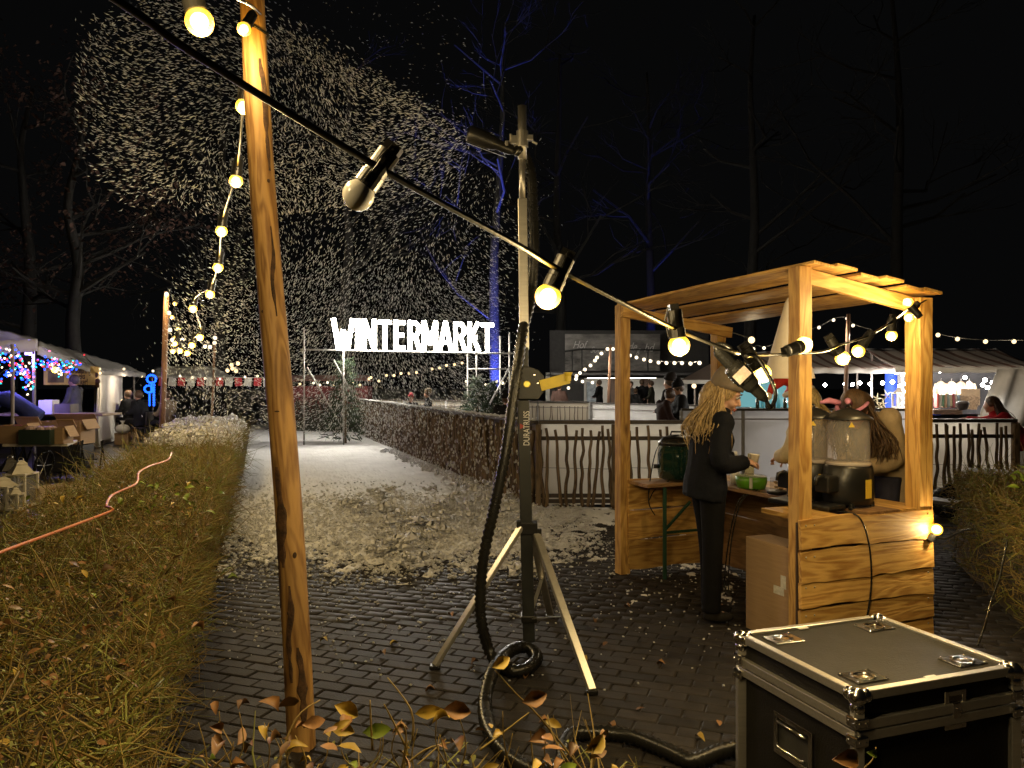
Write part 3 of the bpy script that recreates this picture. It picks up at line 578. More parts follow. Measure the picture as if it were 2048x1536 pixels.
b = MB(); b.tube([S(-.041, 0, zat(295)), S(-.041, 0, zat(262))], .036, 14); b.box(S(.0, 0, zat(276)), (.05, .04, .03)); b.box(S(-.09, 0, zat(280)), (.04, .03, .05)); b.tube([S(-.11, 0, zat(290)), S(-.11, 0, zat(268))], .01, 8); b.tube([S(.02, 0, zat(283)), S(.05, 0, zat(288))], .008, 8); b.build('scaffold_clamp', STEEL, t, bevel=.002)
b = MB(); b.box(S(0, 0, zat(1055)), (.10, .10, .07)); b.box(S(-.05, -.02, zat(1048)), (.05, .03, .05)); b.box(S(.05, -.03, zat(1064)), (.05, .03, .05)); b.build('leg_collar', BLACK, t, bevel=.004)
feet = [G(870, 1338), G(1184, 1388), Vector((SX+.16, SY+.62, 0))]; tops = [S(-.05, -.03, zat(1052)), S(.045, -.04, zat(1066)), S(.01, .05, zat(1055))]
for f, q in zip(feet, tops):
    b = MB(); b.beam(q, f+Vector((0, 0, .02)), .045, .024, up=(f-base)); lg = b.build('leg', ALU, t, bevel=.003)
    b = MB(); b.box(f+Vector((0, 0, .012)), (.06, .045, .024)); b.build('rubber_foot', RUBBER, lg, bevel=.004)
    m_ = q.lerp(f, .55); b = MB(); b.beam(m_, S((f.x-SX)*.08, (f.y-SY)*.08, .20), .022, .006, up=(0, 0, 1)); b.build('brace', STEEL, t)
b = MB(); b.box(S(0, 0, .19), (.095, .095, .04)); b.build('lower_collar', BLACK, t, bevel=.004)
# winch
b = MB(); poly = [(-.045, -.12), (.075, -.12), (.10, -.085), (.115, -.03), (.105, .02), (.075, .055), (.02, .075), (-.045, .075)]
zw = zat(765); b.prism(poly, .05, Matrix.Translation(S(-.02, -.05, zw+.02))); w_ = b.build('winch_housing', DARKM, t, bevel=.004)
for x, z in ((.03, .045), (.05, -.005)): b = MB(); b.lathe([(.008, 0), (.008, .006), (.005, .009)], 10, S(x, -.075, zw+z-.0), (0, -1, 0)); b.build('bolt', CHROME, w_)
b = MB(); b.lathe([(.022, 0), (.022, .008), (.017, .010)], 20, S(-.015, -.075, zw-.01), (0, -1, 0)); b.build('spindle_cap', mat('yellow_zinc', (.62, .52, .12), .3, .8, var=.1), w_)
YEL = mat('yellow_crank', (.72, .55, .06), .45, var=.08)
b = MB(); b.beam(S(.065, -.085, zw-.02), P(1138, 756, SY-.09), .012, .065, up=(0, 0, 1)); b.build('crank_arm', YEL, t, bevel=.002)
b = MB(); c = P(1136, 752, SY-.10); b.lathe([(.018, -.03), (.018, .0), (.026, .018), (.026, .022)], 14, c, (0, 0, 1)); b.build('crank_handle', YEL, t, smooth=False)
me = text_mesh('DURATRUSS', .052, .0006, width=.72); me.materials.append(mat('white_print', (.8, .8, .8), .5)); o = place(me, 'lettering', t); o.matrix_basis = Matrix.Translation(S(-.014, -.0375, zat(856))) @ Euler((math.pi/2, -math.pi/2, 0)).to_matrix().to_4x4()
b = MB(); b.lathe([(.02, 0), (.02, .0006)], 3, S(-.045, -.0370, zat(852)), (0, -1, 0)); b.build('red_mark', mat('red_print', (.35, .03, .02), .5), t)
# snow nozzle
NZ0 = P(1030, 303, SY); NZ1 = P(936, 266, SY-.02); ad = NZ1-NZ0
t = thing('foam_nozzle', NZ0, 'black foam snow nozzle clamped high on the stand', 'nozzle')
b = MB(); L_ = ad.length; b.lathe([(.020, 0), (.032, .03), (.032, L_*.38), (.040, L_*.42), (.050, L_*.6), (.052, L_*.96), (.044, L_)], 20, NZ0, ad); b.build('barrel', BLACK, t, smooth=True)
b = MB(); b.lathe([(.014, L_), (.017, L_+.004), (.006, L_+.006)], 14, NZ0, ad); b.build('jet', CHROME, t)
b = MB(); b.beam(NZ0+Vector((-.02, 0, .0)), P(1040, 283, SY), .02, .03); b.box(NZ0+Vector((-.05, -.03, .04)), (.02, .012, .03)); b.build('bracket', STEEL, t, bevel=.002)
b = MB(); _, y, z = frame(ad); b.beam(NZ0+ad*.12-z*.05, NZ0+ad*.97-z*.055, .012, .008); b.build('chrome_strip', CHROME, t)
# corrugated hose
def hose(path, r):
    q = spline(path, 40); out = [q[0]]; acc = 0; step = .0135
    for a, c in zip(q, q[1:]):
        acc += (c-a).length
        if acc >= step: out.append(c); acc = 0
    return out, [r*(1.0 if i % 2 else .76) for i in range(len(out))]
t = thing('corrugated_hose', G(1040, 1325), 'glossy black corrugated hose hanging off the stand and looping on the bricks', 'hose')
def HD(px, py, dd=0): return P(px, py, SY+dd)
path = [HD(1034, 300, -.02), HD(1050, 312, .06), HD(1062, 350, .07), HD(1066, 420, .08), HD(1068, 500, .08), HD(1062, 590, .08), HD(1046, 660, -.02), HD(1036, 730, -.09), HD(1026, 800, -.12), HD(1012, 900, -.15), HD(990, 1010, -.17), HD(970, 1100, -.18), HD(961, 1180, -.2), HD(964, 1250, -.22)]
g = lambda px, py, z=.034: (lambda d: P(px, py, d))((CAMZ-z)*F/(py-768))
path += [g(985, 1315), g(1020, 1341), g(1055, 1337), g(1074, 1315), g(1058, 1297), g(1030, 1297, .06), g(1000, 1320, .10), g(982, 1352, .10), g(970, 1400, .05), g(975, 1450), g(1005, 1500), g(1060, 1540), g(1120, 1540), g(1130, 1490), g(1150, 1468), g(1200, 1465), g(1260, 1473), g(1330, 1500), g(1385, 1522), g(1440, 1504), g(1490, 1494), g(1600, 1480)]
q, rs = hose(path, .036); b = MB(); b.tube(q, rs, 14); b.build('hose_wall', RUBBER, t, smooth=True)
b = MB(); b.tube(spline([HD(1040, 330, .05), HD(1047, 400, .05), HD(1050, 520, .05), HD(1052, 620, .05)], 6), .008, 6); b.build('air_line', RUBBER, t, smooth=True)
# ================================================================ flight case
CT = .62
def onz(px, py, z): d = (CAMZ-z)*F/(py-768); return P(px, py, d)
cL = Vector((.90, 3.02, 0)); cF = Vector((1.10, 2.45, 0)); wv = Vector((.62, .215, 0)).normalized(); lv = (cL-cF); lv.normalize()
wv = Vector((-lv.y*-1, lv.x*-1, 0)) if False else Vector((lv.y, -lv.x, 0)); CWd, CLn = .685, .605
t = thing('flight_case', cF, 'black road case with aluminium edges and chrome ball corners', 'case')
def C(a, b_, z): return cF+wv*a+lv*b_+Vector((0, 0, z))
RM = Matrix((wv, lv, Vector((0, 0, 1)))).transposed()
BLKL = mat('black_laminate', (.013, .012, .010), .5, bump=.25, bscale=160, var=.15, spec=.22)
LID = CT-.125
b = MB(); b.box(C(CWd/2, CLn/2, LID/2-.01), (CWd-.02, CLn-.02, LID-.03), RM); b.build('body', BLKL, t)
b = MB(); b.box(C(CWd/2, CLn/2, (CT+LID)/2), (CWd-.02, CLn-.02, CT-LID-.012), RM); lid = b.build('lid', BLKL, t)
def ex(p, q_, w_, h_, parent): b = MB(); b.beam(p, q_, w_, h_); return b.build('edge_profile', ALU, parent, bevel=.003)
for z in (CT-.012, LID+.018, LID-.018):
    par = lid if z > LID else t
    hh = .030 if z > CT-.05 else .032
    for i, (a0, a1) in enumerate((((0, 0), (CWd, 0)), ((CWd, 0), (CWd, CLn)), ((CWd, CLn), (0, CLn)), ((0, CLn), (0, 0)))): 
        ex(C(*a0, z), C(*a1, z), .030 if z > CT-.05 else .022, hh, par)
for a0 in ((0, 0), (CWd, 0), (CWd, CLn), (0, CLn)):
    ex(C(*a0, .02), C(*a0, LID-.03), .034, .034, t); ex(C(*a0, LID+.03), C(*a0, CT-.03), .034, .034, lid)
    b = MB(); b.ball(C(*a0, CT-.018), .030, 16, 10); sx = -1 if a0[0] == 0 else 1; sy = -1 if a0[1] == 0 else 1
    for ddx, ddy, dz in ((-sx*.03, 0, .0), (0, -sy*.03, 0), (0, 0, -.035)): b.ball(C(a0[0]+ddx, a0[1]+ddy, CT-.016+dz), .024, 12, 8)
    b.build('ball_corner', CHROME, lid, smooth=True)
    for z in (LID+.03, LID-.03):
        b = MB(); b.box(C(a0[0]-sx*.002, a0[1]-sy*.002, z), (.050, .050, .036), RM); br = b.build('corner_brace', CHROME, t, bevel=.006)
        for ss in (-.013, .013):
            for nrm, off in ((wv*sx, lv*ss), (lv*sy, wv*ss)):
                b = MB(); c = C(a0[0]-sx*.002, a0[1]-sy*.002, z)+nrm*.024+off; b.ball(c, .0045, 8, 6); b.build('rivet', CHROME, br, smooth=True)
# four stacking dishes on the lid
for a0, b0 in ((.12, .10), (CWd-.12, .10), (.12, CLn-.10), (CWd-.12, CLn-.10)):
    c = C(a0, b0, CT-.004); b = MB(); b.box(c, (.13, .095, .006), RM); b.build('dish_plate', CHROME, lid, bevel=.002)
    b = MB(); b.lathe([(.040, .004), (.040, .0055), (.030, .0035), (.014, .0045), (.0, .007)], 24, c, (0, 0, 1)); b.build('dish_cup', CHROME, lid, smooth=True)
    for ss, s2 in ((-1, -1), (1, -1), (1, 1), (-1, 1)): b = MB(); b.ball(c+wv*ss*.057+lv*s2*.040+Vector((0, 0, .003)), .005, 8, 6); b.build('rivet', CHROME, lid, smooth=True)
for a_, b_ in ((.33, .022), (.28, CLn-.022)):
    b = MB(); b.box(C(a_, b_, CT-.002), (.045, .014, .004), RM); b.build('name_clip', mat('white_label', (.75, .73, .68), .5), lid)
# recessed handle on the left side, latch on the front
def plate(c, nrm, along, w_, h_, name, parent):
    M = Matrix((along, nrm, Vector((0, 0, 1)))).transposed(); b = MB()
    for sgn in (-1, 1): b.box(c+along*sgn*(w_/2-.009), (.018, .008, h_), M); b.box(c+Vector((0, 0, sgn*(h_/2-.009))), (w_-.036, .008, .018), M)
    b.build(name, CHROME, parent, bevel=.002); return M
c = C(-.002, CLn*.50, LID-.17); M = plate(c, -wv, lv, .20, .15, 'handle_frame', t)
b = MB(); b.box(c+wv*.012, (.17, .006, .12), M); b.build('handle_recess', mat('grey_steel', (.12, .12, .11), .4, .7), t)
b = MB(); b.tube([c-wv*.008+lv*.07+Vector((0, 0, -.035)), c-wv*.014+lv*.06+Vector((0, 0, -.04)), c-wv*.014-lv*.06+Vector((0, 0, -.04)), c-wv*.008-lv*.07+Vector((0, 0, -.035))], .007, 8); b.tube([c-wv*.006+lv*.075+Vector((0, 0, .045)), c-wv*.006-lv*.075+Vector((0, 0, .045))], .006, 8); b.build('handle_bar', CHROME, t, smooth=True)
c = C(CWd*.60, -.002, LID+.012); M = plate(c, -lv, wv, .095, .13, 'latch_frame', t)
b = MB(); b.box(c+lv*.004, (.07, .010, .10), M); b.build('latch_dish', mat('dark_chrome', (.25, .24, .22), .2, 1), t)
b = MB(); b.box(c-lv*.008, (.035, .006, .05), M); b.box(c-lv*.012+Vector((0, 0, .005)), (.03, .02, .005), Matrix.Rotation(.5, 3, lv) @ M); b.build('butterfly_latch', CHROME, t, bevel=.002)
# ================================================================ wooden booth
bN = Vector((1.723, 4.6, 0)); bL = Vector((.934, 6.5, 0)); ld = (bL-bN).normalized(); wd = Vector((ld.y, -ld.x, 0)); BW = .985; BL = (bL-bN).length
bR = bN+wd*BW; bB = bL+wd*BW
booth = thing('wooden_booth', bN, 'rough pine plank booth with slatted lean-to roof, serving hot drinks', 'booth')
def plank(name, p, q, w, th, up, m, parent, live=(0, 0), seed=0, bend=0):
    "board from p to q: width w across (up x dir), thickness th; live edges wobble"
    p = Vector(p); q = Vector(q); L_ = (q-p).length; M = align(p, q-p, up); n = 26; vs = []; fs = []
    for i in range(n+1):
        x = L_*i/n; e0 = -w/2+live[0]*(float(noise2(x*3.3+seed*3.7, 1.5, seed))-.5)+live[0]*.4*(float(noise2(x*11+seed, 4.5, seed+3))-.5); e1 = w/2+live[1]*(float(noise2(x*3.1+seed*5.1, 7.5, seed+9))-.5)+live[1]*.4*(float(noise2(x*12+seed, 2.5, seed+4))-.5); zc = bend*math.sin(math.pi*i/n)
        vs += [(x, e0, -th/2+zc), (x, e1, -th/2+zc), (x, e1, th/2+zc), (x, e0, th/2+zc)]
    for i in range(n):
        a = i*4
        for j in range(4): fs.append((a+j, a+(j+1) % 4, a+4+(j+1) % 4, a+4+j))
    fs += [(3, 2, 1, 0), (n*4, n*4+1, n*4+2, n*4+3)]
    b = MB(); b.add(vs, fs); return b.build(name, m, parent, mw=M, bevel=.003)
PD = .095
def post(c, z0, z1, wx=PD, wy=PD, name='post'):
    b = MB(); n = 10; vs = []; fs = []
    for i in range(n+1):
        z = z0+(z1-z0)*i/n; jx = random.uniform(-.0015, .0015)
        vs += [(-wx/2+jx, -wy/2, z), (wx/2+jx, -wy/2, z), (wx/2+jx, wy/2, z), (-wx/2+jx, wy/2, z)]
    for i in range(n):
        for j in range(4): fs.append((i*4+j, i*4+(j+1) % 4, i*4+4+(j+1) % 4, i*4+4+j))
    fs += [(3, 2, 1, 0), (n*4, n*4+1, n*4+2, n*4+3)]; b.add(vs, fs)
    M = Matrix((wd, ld, Vector((0, 0, 1)))).transposed().to_4x4(); M.translation = c; return b.build(name, PINEZ, booth, mw=M, bevel=.004)
HN, HL, HR, HB = 2.30, 2.265, 2.155, 2.12
post(bN, 0, HN); post(bL, 0, HL); post(bR, 0, HR, .115, .115); post(bB, 0, HB)
# end beams and long beams
def pz(p, z): return Vector((p.x, p.y, z))
iN, iR, iL, iB = bN+ld*.075, bR+ld*.075, bL-ld*.075, bB-ld*.075
plank('end_beam', pz(bN+wd*.05, HN-.055), pz(bR-wd*.06, HR-.045), .09, .045, -ld, PINE, booth)
plank('end_beam', pz(iL-wd*.05, HL-.06), pz(iB+wd*.08, HB-.065), .09, .045, -ld, PINE, booth)
plank('long_beam', pz(bN+ld*.05, HN-.14), pz(bL-ld*.05, HL-.14), .07, .04, wd, PINE, booth) if False else None
# roof boards run along the booth, each lapping the next one down the slope
nb = 6; slope = (HR-HN)
for i in range(nb):
    f = (i+.5)/nb; off = -.02+BW*1.10*f; z = HN+slope*(off/BW)+.022+(.014 if i % 2 else .0); a = bN+wd*off-ld*(.12+.03*random.random()); c = bL+wd*off+ld*(.06+.04*random.random())
    dz = HL-HN; upv = Vector((0, 0, 1))+wd*(-slope/BW)*1.0
    z = HN+slope*(off/BW)+.014+(.020 if i % 2 else 0); plank('roof_board', pz(a, z), pz(c, z+dz), .156, .018, tuple(upv), PINE, booth, (.022, .022), 20+i, bend=.004)
# front panel N-R : live-edge weatherboards
FP0 = bN-ld*.062-wd*.06; FP1 = bR-ld*.062+wd*.045
zz = .80; hs = [.192, .188, .168, .172, .13]; z = .805
for i, h in enumerate(hs):
    zc = z-h/2; tilt = (random.uniform(-.006, .006))
    plank('wall_board', pz(FP0, zc+tilt), pz(FP1, zc-tilt), h-.010, .026, tuple(-ld+Vector((0, 0, .06))), PINE, booth, (.050, .030), 40+i)
    for sgn, q in ((FP0+wd*.035, 0), (FP0+wd*.10, 0), (FP1-wd*.05, 0)):
        b = MB(); b.ball(pz(sgn-ld*.013, zc+h*.30), .005, 8, 5); b.build('nail_head', STEEL, booth, smooth=True)
    z -= h-.004
b = MB(); b.beam(pz(FP0+ld*.028, .40), pz(FP1+ld*.028, .40), .012, .76); b.build('gap_shade_sheet', mat('gap_shade', (.06, .035, .02), .8), booth)  # dark sheet behind the boards paints the shade in their gaps
# left end panel L-B
z = .80
for i, h in enumerate((.26, .25, .25)):
    zc = z-h/2; plank('wall_board', pz(bL+ld*.0+wd*.02-ld*.055, zc), pz(bB-ld*.055+wd*.02, zc), h-.006, .024, tuple(-ld), PINE, booth, (.02, .01), 60+i); z -= h
# back panel under the counter, seen from inside
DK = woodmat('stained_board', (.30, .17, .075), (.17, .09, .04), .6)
z = .70
for i, h in enumerate((.22, .23, .22)):
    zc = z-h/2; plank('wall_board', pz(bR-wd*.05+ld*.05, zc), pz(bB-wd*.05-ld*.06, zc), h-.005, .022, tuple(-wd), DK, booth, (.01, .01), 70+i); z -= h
# counter boards
for i in range(4):
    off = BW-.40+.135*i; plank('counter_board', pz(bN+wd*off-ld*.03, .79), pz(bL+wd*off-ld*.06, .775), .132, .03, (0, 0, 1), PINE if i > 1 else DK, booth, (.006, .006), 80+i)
for i in range(2):
    off = .10+.14*i; plank('counter_board', pz(bN+wd*off-ld*.03, .785), pz(bN+wd*off+ld*.38, .785), .135, .03, (0, 0, 1), PINE, booth, (.006, .006), 90+i)
for i in range(2):
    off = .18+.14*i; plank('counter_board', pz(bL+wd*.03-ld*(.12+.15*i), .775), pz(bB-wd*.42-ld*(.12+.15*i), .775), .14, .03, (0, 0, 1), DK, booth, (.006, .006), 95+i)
b = MB(); q = bL-ld*.30+wd*.22; b.beam(pz(q, 0), pz(q, .76), .03, .03); b.beam(pz(q, .40), pz(q+wd*.25-ld*.0, .62), .02, .02); b.beam(pz(q, .38), pz(q+wd*.35, .38), .02, .02); b.build('folding_leg', mat('green_steel', (.02, .07, .04), .45, .3), booth, bevel=.003)
# ---------------------------------------------------------------- drink dispensers
CLEAR = glassy('clear_plastic', (.93, .90, .87), None, 0, .16, .08)
LBL = mat('yellow_label', (.75, .52, .05), .5, var=.08, scale=60, stretch=(1, 1, 30))
def dispenser(c, rz, label, sc=1.0):
    t = thing('drink_dispenser', (0, 0, 0), label, 'dispenser'); b = MB()
    def ringbox(zs):
        pr = []
        for z, w, d in zs: pr.append((Vector((0, 0, z)), Vector((w, 0, 0)), Vector((0, d, 0))))
        return pr
    b.rings(ringbox([(.02, .125, .15), (.06, .14, .165), (.16, .14, .165), (.24, .135, .155), (.255, .12, .14)])); b.build('base_body', BLACK, t, smooth=True)
    for x in (-.09, .09):
        for y in (-.10, .10): b = MB(); b.lathe([(.016, 0), (.014, .035)], 10, (x, y, 0)); b.build('foot', RUBBER, t)
    b = MB(); b.lathe([(.122, .255), (.124, .26), (.120, .53)], 32, caps=False); b.build('tank', CLEAR, t, smooth=True)
    b = MB(); b.lathe([(.127, .25), (.131, .255), (.131, .268), (.126, .272)], 32); b.build('tank_ring', glassy('tank_ring_mat', (.7, .62, .55), None, 0, .5), t, smooth=True)
    b = MB(); b.lathe([(.014, .26), (.010, .52)], 12); b.build('stirrer', mat('steel_rod', (.5, .48, .45), .25, .9), t, smooth=True)
    b = MB(); b.lathe([(.001, .595), (.02, .594), (.06, .582), (.11, .555), (.142, .532), (.142, .526), (.12, .528)], 36); ld_ = b.build('lid', BLACK, t, smooth=True)
    b = MB(); b.tube([(-.018, 0, .592), (-.012, 0, .612), (.012, 0, .612), (.018, 0, .592)], .006, 8); b.build('lid_knob', BLACK, ld_, smooth=True)
    b = MB(); b.box((0, -.205, .15), (.10, .10, .10)); b.lathe([(.028, .0), (.03, .06)], 14, (0, -.22, .10), (0, 0, 1)); b.build('tap_housing', BLACK, t, bevel=.012)
    b = MB(); b.tube([(0, -.24, .20), (0, -.30, .19), (0, -.305, .15)], .012, 8); b.build('tap_lever', BLACK, t, smooth=True)
    b = MB(); b.box((0, -.22, .018), (.17, .16, .03)); b.build('drip_tray', BLACK, t, bevel=.01)
    b = MB(); b.box((.141, -.01, .12), (.003, .055, .11)); b.build('warning_label', LBL, t); b = MB(); b.box((-.06, -.166, .17), (.05, .003, .055)); b.build('side_label', LBL, t)
    b = MB(); b.prism([(-.018, 0), (.018, 0), (0, .03)], .002, Matrix.Translation((.085, -.09, .485)) @ Matrix.Rotation(.8, 4, 'Z')); b.build('warning_triangle', LBL, t)
    t.matrix_basis = Matrix.Translation(c) @ Matrix.Rotation(rz, 4, 'Z') @ Matrix.Scale(sc, 4); return t
CZ = .80
dispenser(pz(bN+wd*.61+ld*.22, CZ), math.radians(-58), 'clear round drink dispenser with black lid, the one at the counter end', 1.08)
dispenser(pz(bN+wd*.545+ld*.47, CZ), math.radians(-62), 'clear round drink dispenser with black lid, behind the front booth post', 1.08)
# power lead over the front panel
b = MB(); qq = [pz(bN+wd*.35+ld*.05, .81), pz(bN+wd*.36-ld*.095, .80), pz(bN+wd*.44-ld*.095, .66), pz(bN+wd*.47-ld*.095, .45), pz(bN+wd*.45-ld*.095, .25), pz(bN+wd*.38-ld*.10, .02), pz(bN+wd*.30-ld*.2, .008)]
b.tube(spline(qq, 8), .0055, 8); tag(b.build('power_lead', RUBBER, smooth=True), 'black power lead hanging down the booth front boards', 'cable')
b = MB()
for k in (0, .03): b.tube(spline([pz(bN+wd*.50+ld*(.95+k), .81), pz(bN+wd*.56+ld*(1.05+k), .80), pz(bN+wd*.50+ld*(1.15+k), .70), pz(bN+wd*.45+ld*(1.2+k), .4), pz(bN+wd*.42+ld*(1.2+k*1.5), .05), pz(bN+wd*.38+ld*1.1, .01)], 8), .005, 8)
tag(b.build('power_lead', RUBBER, smooth=True), 'pair of black leads hanging from the counter inside the booth', 'cable')
# cardboard box inside
t = thing('cardboard_box', pz(bN+wd*.02+ld*.25, 0), 'tall brown cardboard box standing behind the front booth post', 'box')
bx = P(1545, 1160, 5.05); b = MB(); Mx = Matrix((wd, ld, Vector((0, 0, 1)))).transposed(); c = pz(bN+wd*.10+ld*.28, .30); b.box(c, (.20, .42, .60), Mx); b.build('carton', CARD, t, bevel=.004)
WL = mat('white_label2', (.6, .58, .52), .6, var=.15, scale=40)
b = MB(); b.box(c-wd*.101-ld*.10+Vector((0, 0, .02)), (.002, .09, .05), Mx); b.box(c-wd*.101-ld*.14+Vector((0, 0, .08)), (.002, .045, .08), Mx); b.build('shipping_label', WL, t)
# urn on the left shelf
t = thing('drinks_urn', pz(bL+wd*.40-ld*.2, .79), 'glossy dark green electric urn on the inner shelf', 'urn')
URN = mat('green_enamel', (.008, .03, .022), .12, var=.1, coat=1); c = pz(bL+wd*.40-ld*.22, .79)
b = MB(); b.lathe([(.10, 0), (.155, .03), (.165, .10), (.165, .22), (.150, .29), (.155, .30)], 32, c); b.build('urn_body', URN, t, smooth=True)
b = MB(); b.lathe([(.160, .30), (.160, .325), (.12, .365), (.05, .385), (.001, .388)], 32, c); b.build('urn_lid', BLACK, t, smooth=True)
b = MB(); b.tube([c+Vector((-.06, 0, .375)), c+Vector((-.05, 0, .41)), c+Vector((.05, 0, .41)), c+Vector((.06, 0, .375))], .008, 8); b.build('lid_handle', BLACK, t, smooth=True)
for s_ in (-1, 1): b = MB(); b.tube([c+Vector((s_*.16, 0, .12)), c+Vector((s_*.20, 0, .12))], .018, 10); b.build('side_handle', BLACK, t, smooth=True)
b = MB(); b.tube(spline([c+Vector((-.12, -.05, .36)), c+Vector((-.19, -.05, .25)), c+Vector((-.24, -.05, .0)), c+Vector((-.25, -.06, -.18)), c+Vector((-.20, -.06, -.28))], 6), .005, 6); b.tube(spline([c+Vector((-.09, -.1, .01)), c+Vector((-.2, -.08, -.06)), c+Vector((-.25, -.06, -.16))], 6), .005, 6); b.build('urn_lead', RUBBER, t, smooth=True)
# things on the counter
def onc(px, py, z=CZ): d = (CAMZ-z)*F/(py-768); return P(px, py, d)
c = pz(bN+wd*.62+ld*1.18, .80); t = thing('plastic_tub', c, 'green plastic tub on the booth counter', 'tub')
b = MB(); b.rings([(c+Vector((0, 0, .0)), wd*.09, ld*.12), (c+Vector((0, 0, .05)), wd*.105, ld*.135), (c+Vector((0, 0, .09)), wd*.105, ld*.135)]); b.build('tub_body', mat('green_plastic', (.12, .35, .02), .35, var=.15), t, smooth=True)
b = MB(); b.rings([(c+Vector((0, 0, .091)), wd*.108, ld*.138), (c+Vector((0, 0, .10)), wd*.10, ld*.13)]); b.build('tub_film', CLEAR, t, smooth=True)
b = MB(); b.box(c-ld*.10-wd*.085+Vector((0, 0, .05)), (.006, .03, .08), Mx); b.build('tub_label', WL, t)
c = pz(bN+wd*.72+ld*1.32, .80); t = thing('syrup_bottle', c, 'glass bottle of dark drink beside the green tub', 'bottle')
b = MB(); b.lathe([(.033, 0), (.036, .01), (.036, .14), (.03, .17), (.014, .20), (.013, .25)], 18, c); b.build('bottle_glass', glassy('bottle_glass_mat', (.75, .7, .5), None, 0, .25), t, smooth=True); b = MB(); b.lathe([(.032, .005), (.033, .09)], 16, c); b.build('drink', mat('cola', (.03, .012, .006), .15), t, smooth=True)
c = pz(bN+wd*.66+ld*1.42, .80); t = thing('spray_can', c, 'slim blue and white can on the booth counter', 'can')
b = MB(); b.lathe([(.036, 0), (.036, .12)], 18, c); b.build('can_wall', WHITEP, t, smooth=True); b = MB(); b.lathe([(.0365, .12), (.0365, .21), (.02, .225)], 18, c); b.build('can_band', mat('blue_print', (.02, .05, .22), .4), t, smooth=True); b = MB(); b.lathe([(.02, .225), (.018, .26)], 12, c); b.build('can_cap', WHITEP, t, smooth=True)
c = pz(bN+wd*.60+ld*.86, .805); t = thing('glass_bowl', c, 'small glass jar of biscuits on the booth counter', 'jar')
b = MB(); b.lathe([(.05, 0), (.06, .02), (.06, .10), (.055, .11)], 20, c, caps=False); b.build('jar_glass', CLEAR, t, smooth=True); b = MB(); [b.ball(c+Vector((random.uniform(-.03, .03), random.uniform(-.03, .03), .02+.012*i)), .018, 8, 6, (1, 1, .4)) for i in range(6)]; b.build('biscuits', mat('biscuit', (.45, .28, .10), .7), t, smooth=True)
# stack of saucers / dark tray
c = pz(bN+wd*.52+ld*.78, .805); b = MB(); b.lathe([(.03, 0), (.07, .01), (.075, .025), (.07, .03)], 20, c); tag(b.build('black_saucer', BLACK, smooth=True), 'black dish on the counter beside the glass jar', 'dish')
# white cone lampshade hanging under the roof
c = pz(bN+wd*.60+ld*.75, 1.64); t = thing('cone_shade', c, 'white cloth cone shade hanging under the booth roof', 'lampshade')
b = MB(); b.lathe([(.175, 0), (.172, .02), (.09, .32), (.03, .54), (.012, .58)], 28, c, caps=False); b.build('shade', mat('white_cloth', (.70, .64, .55), .8, var=.05), t, smooth=True)
b = MB(); b.tube([c+Vector((0, 0, .57)), c+Vector((0, 0, .66))], .004, 6); b.build('cord', RUBBER, t)
# bulb lying at the foot of the far post
t = thing('ground_bulb', P(1873, 1059, 4.9), 'single lit yellow bulb hanging low beside the booth corner', 'bulb')
b = MB(); b.ball(P(1873, 1059, 4.9), .037, 18, 12); b.build('globe', SHELL, t, smooth=True); b = MB(); b.ball(P(1873, 1059, 4.9), .029, 14, 10); b.build('glow_core', CORE, t, smooth=True); lamp(t, P(1873, 1059, 4.9)+Vector((0, -.03, 0)), 10, r=.02)
b = MB(); b.lathe([(.02, 0), (.024, .05), (.01, .06)], 12, P(1873, 1059, 4.9)+Vector((-.02, 0, -.03)), (-.6, 0, -.8)); b.tube(spline([P(1858, 1070, 5.0), P(1890, 1077, 5.0), P(1925, 1062, 5.1), P(1945, 1058, 5.2)], 6), .006, 6); b.build('socket', SOCK, t)
# ================================================================ rink fences
def stakemesh(h, seed, r=.022):
    rg = random.Random(seed); b = MB(); n = 7; ptsx = [Vector((rg.gauss(0, .012), rg.gauss(0, .006), h*i/n)) for i in range(n+1)]
    b.tube(spline(ptsx, 3), [r*(1.05-.25*i/(n*3)) for i in range(n*3+1)], 7); me = bpy.data.meshes.new('stake'); me.from_pydata(b.v, [], b.f); me.materials.append(STAKE)
    me.polygons.foreach_set('use_smooth', [True]*len(b.f)); return me
SM = [stakemesh(1.0, i) for i in range(6)]
def stake(parent, p, h, lean=0, sc=1.0):
    o = bpy.data.objects.new('stake', random.choice(SM)); col.objects.link(o); adopt(o, parent)
    o.matrix_basis = Matrix.Translation(Vector(p)) @ Euler((random.gauss(0, .015), lean+random.gauss(0, .02), random.uniform(0, 6))).to_matrix().to_4x4() @ Matrix.Diagonal((sc, sc, h, 1)); return o
RAIL = mat('dark_rail', (.05, .038, .03), .55, var=.2, scale=6)
C1 = Vector((.30, 10, 0)); C2 = Vector((fence_x(24), 24, 0))
t = thing('paling_fence', C1, 'long dark paling fence beside the foam path, wet stakes under a foam-capped rail', 'fence')
fd = (C2-C1).normalized(); L_ = (C2-C1).length; s_ = .10
while s_ < L_: stake(t, C1+fd*s_+Vector((0, 0, .0)), random.uniform(.98, 1.08), 0, random.uniform(1.2, 1.9)); s_ += random.uniform(.07, .11)
b = MB(); b.beam(C1+Vector((0, 0, 1.10)), C2+Vector((0, 0, 1.10)), .12, .04); b.build('top_rail', RAIL, t, bevel=.005)
fn = Vector((-fd.y, fd.x, 0))
for z in (.18, .88): b = MB(); b.beam(C1+fn*-.06+Vector((0, 0, z)), C2+fn*-.06+Vector((0, 0, z)), .03, .06); b.build('cross_rail', RAIL, t)
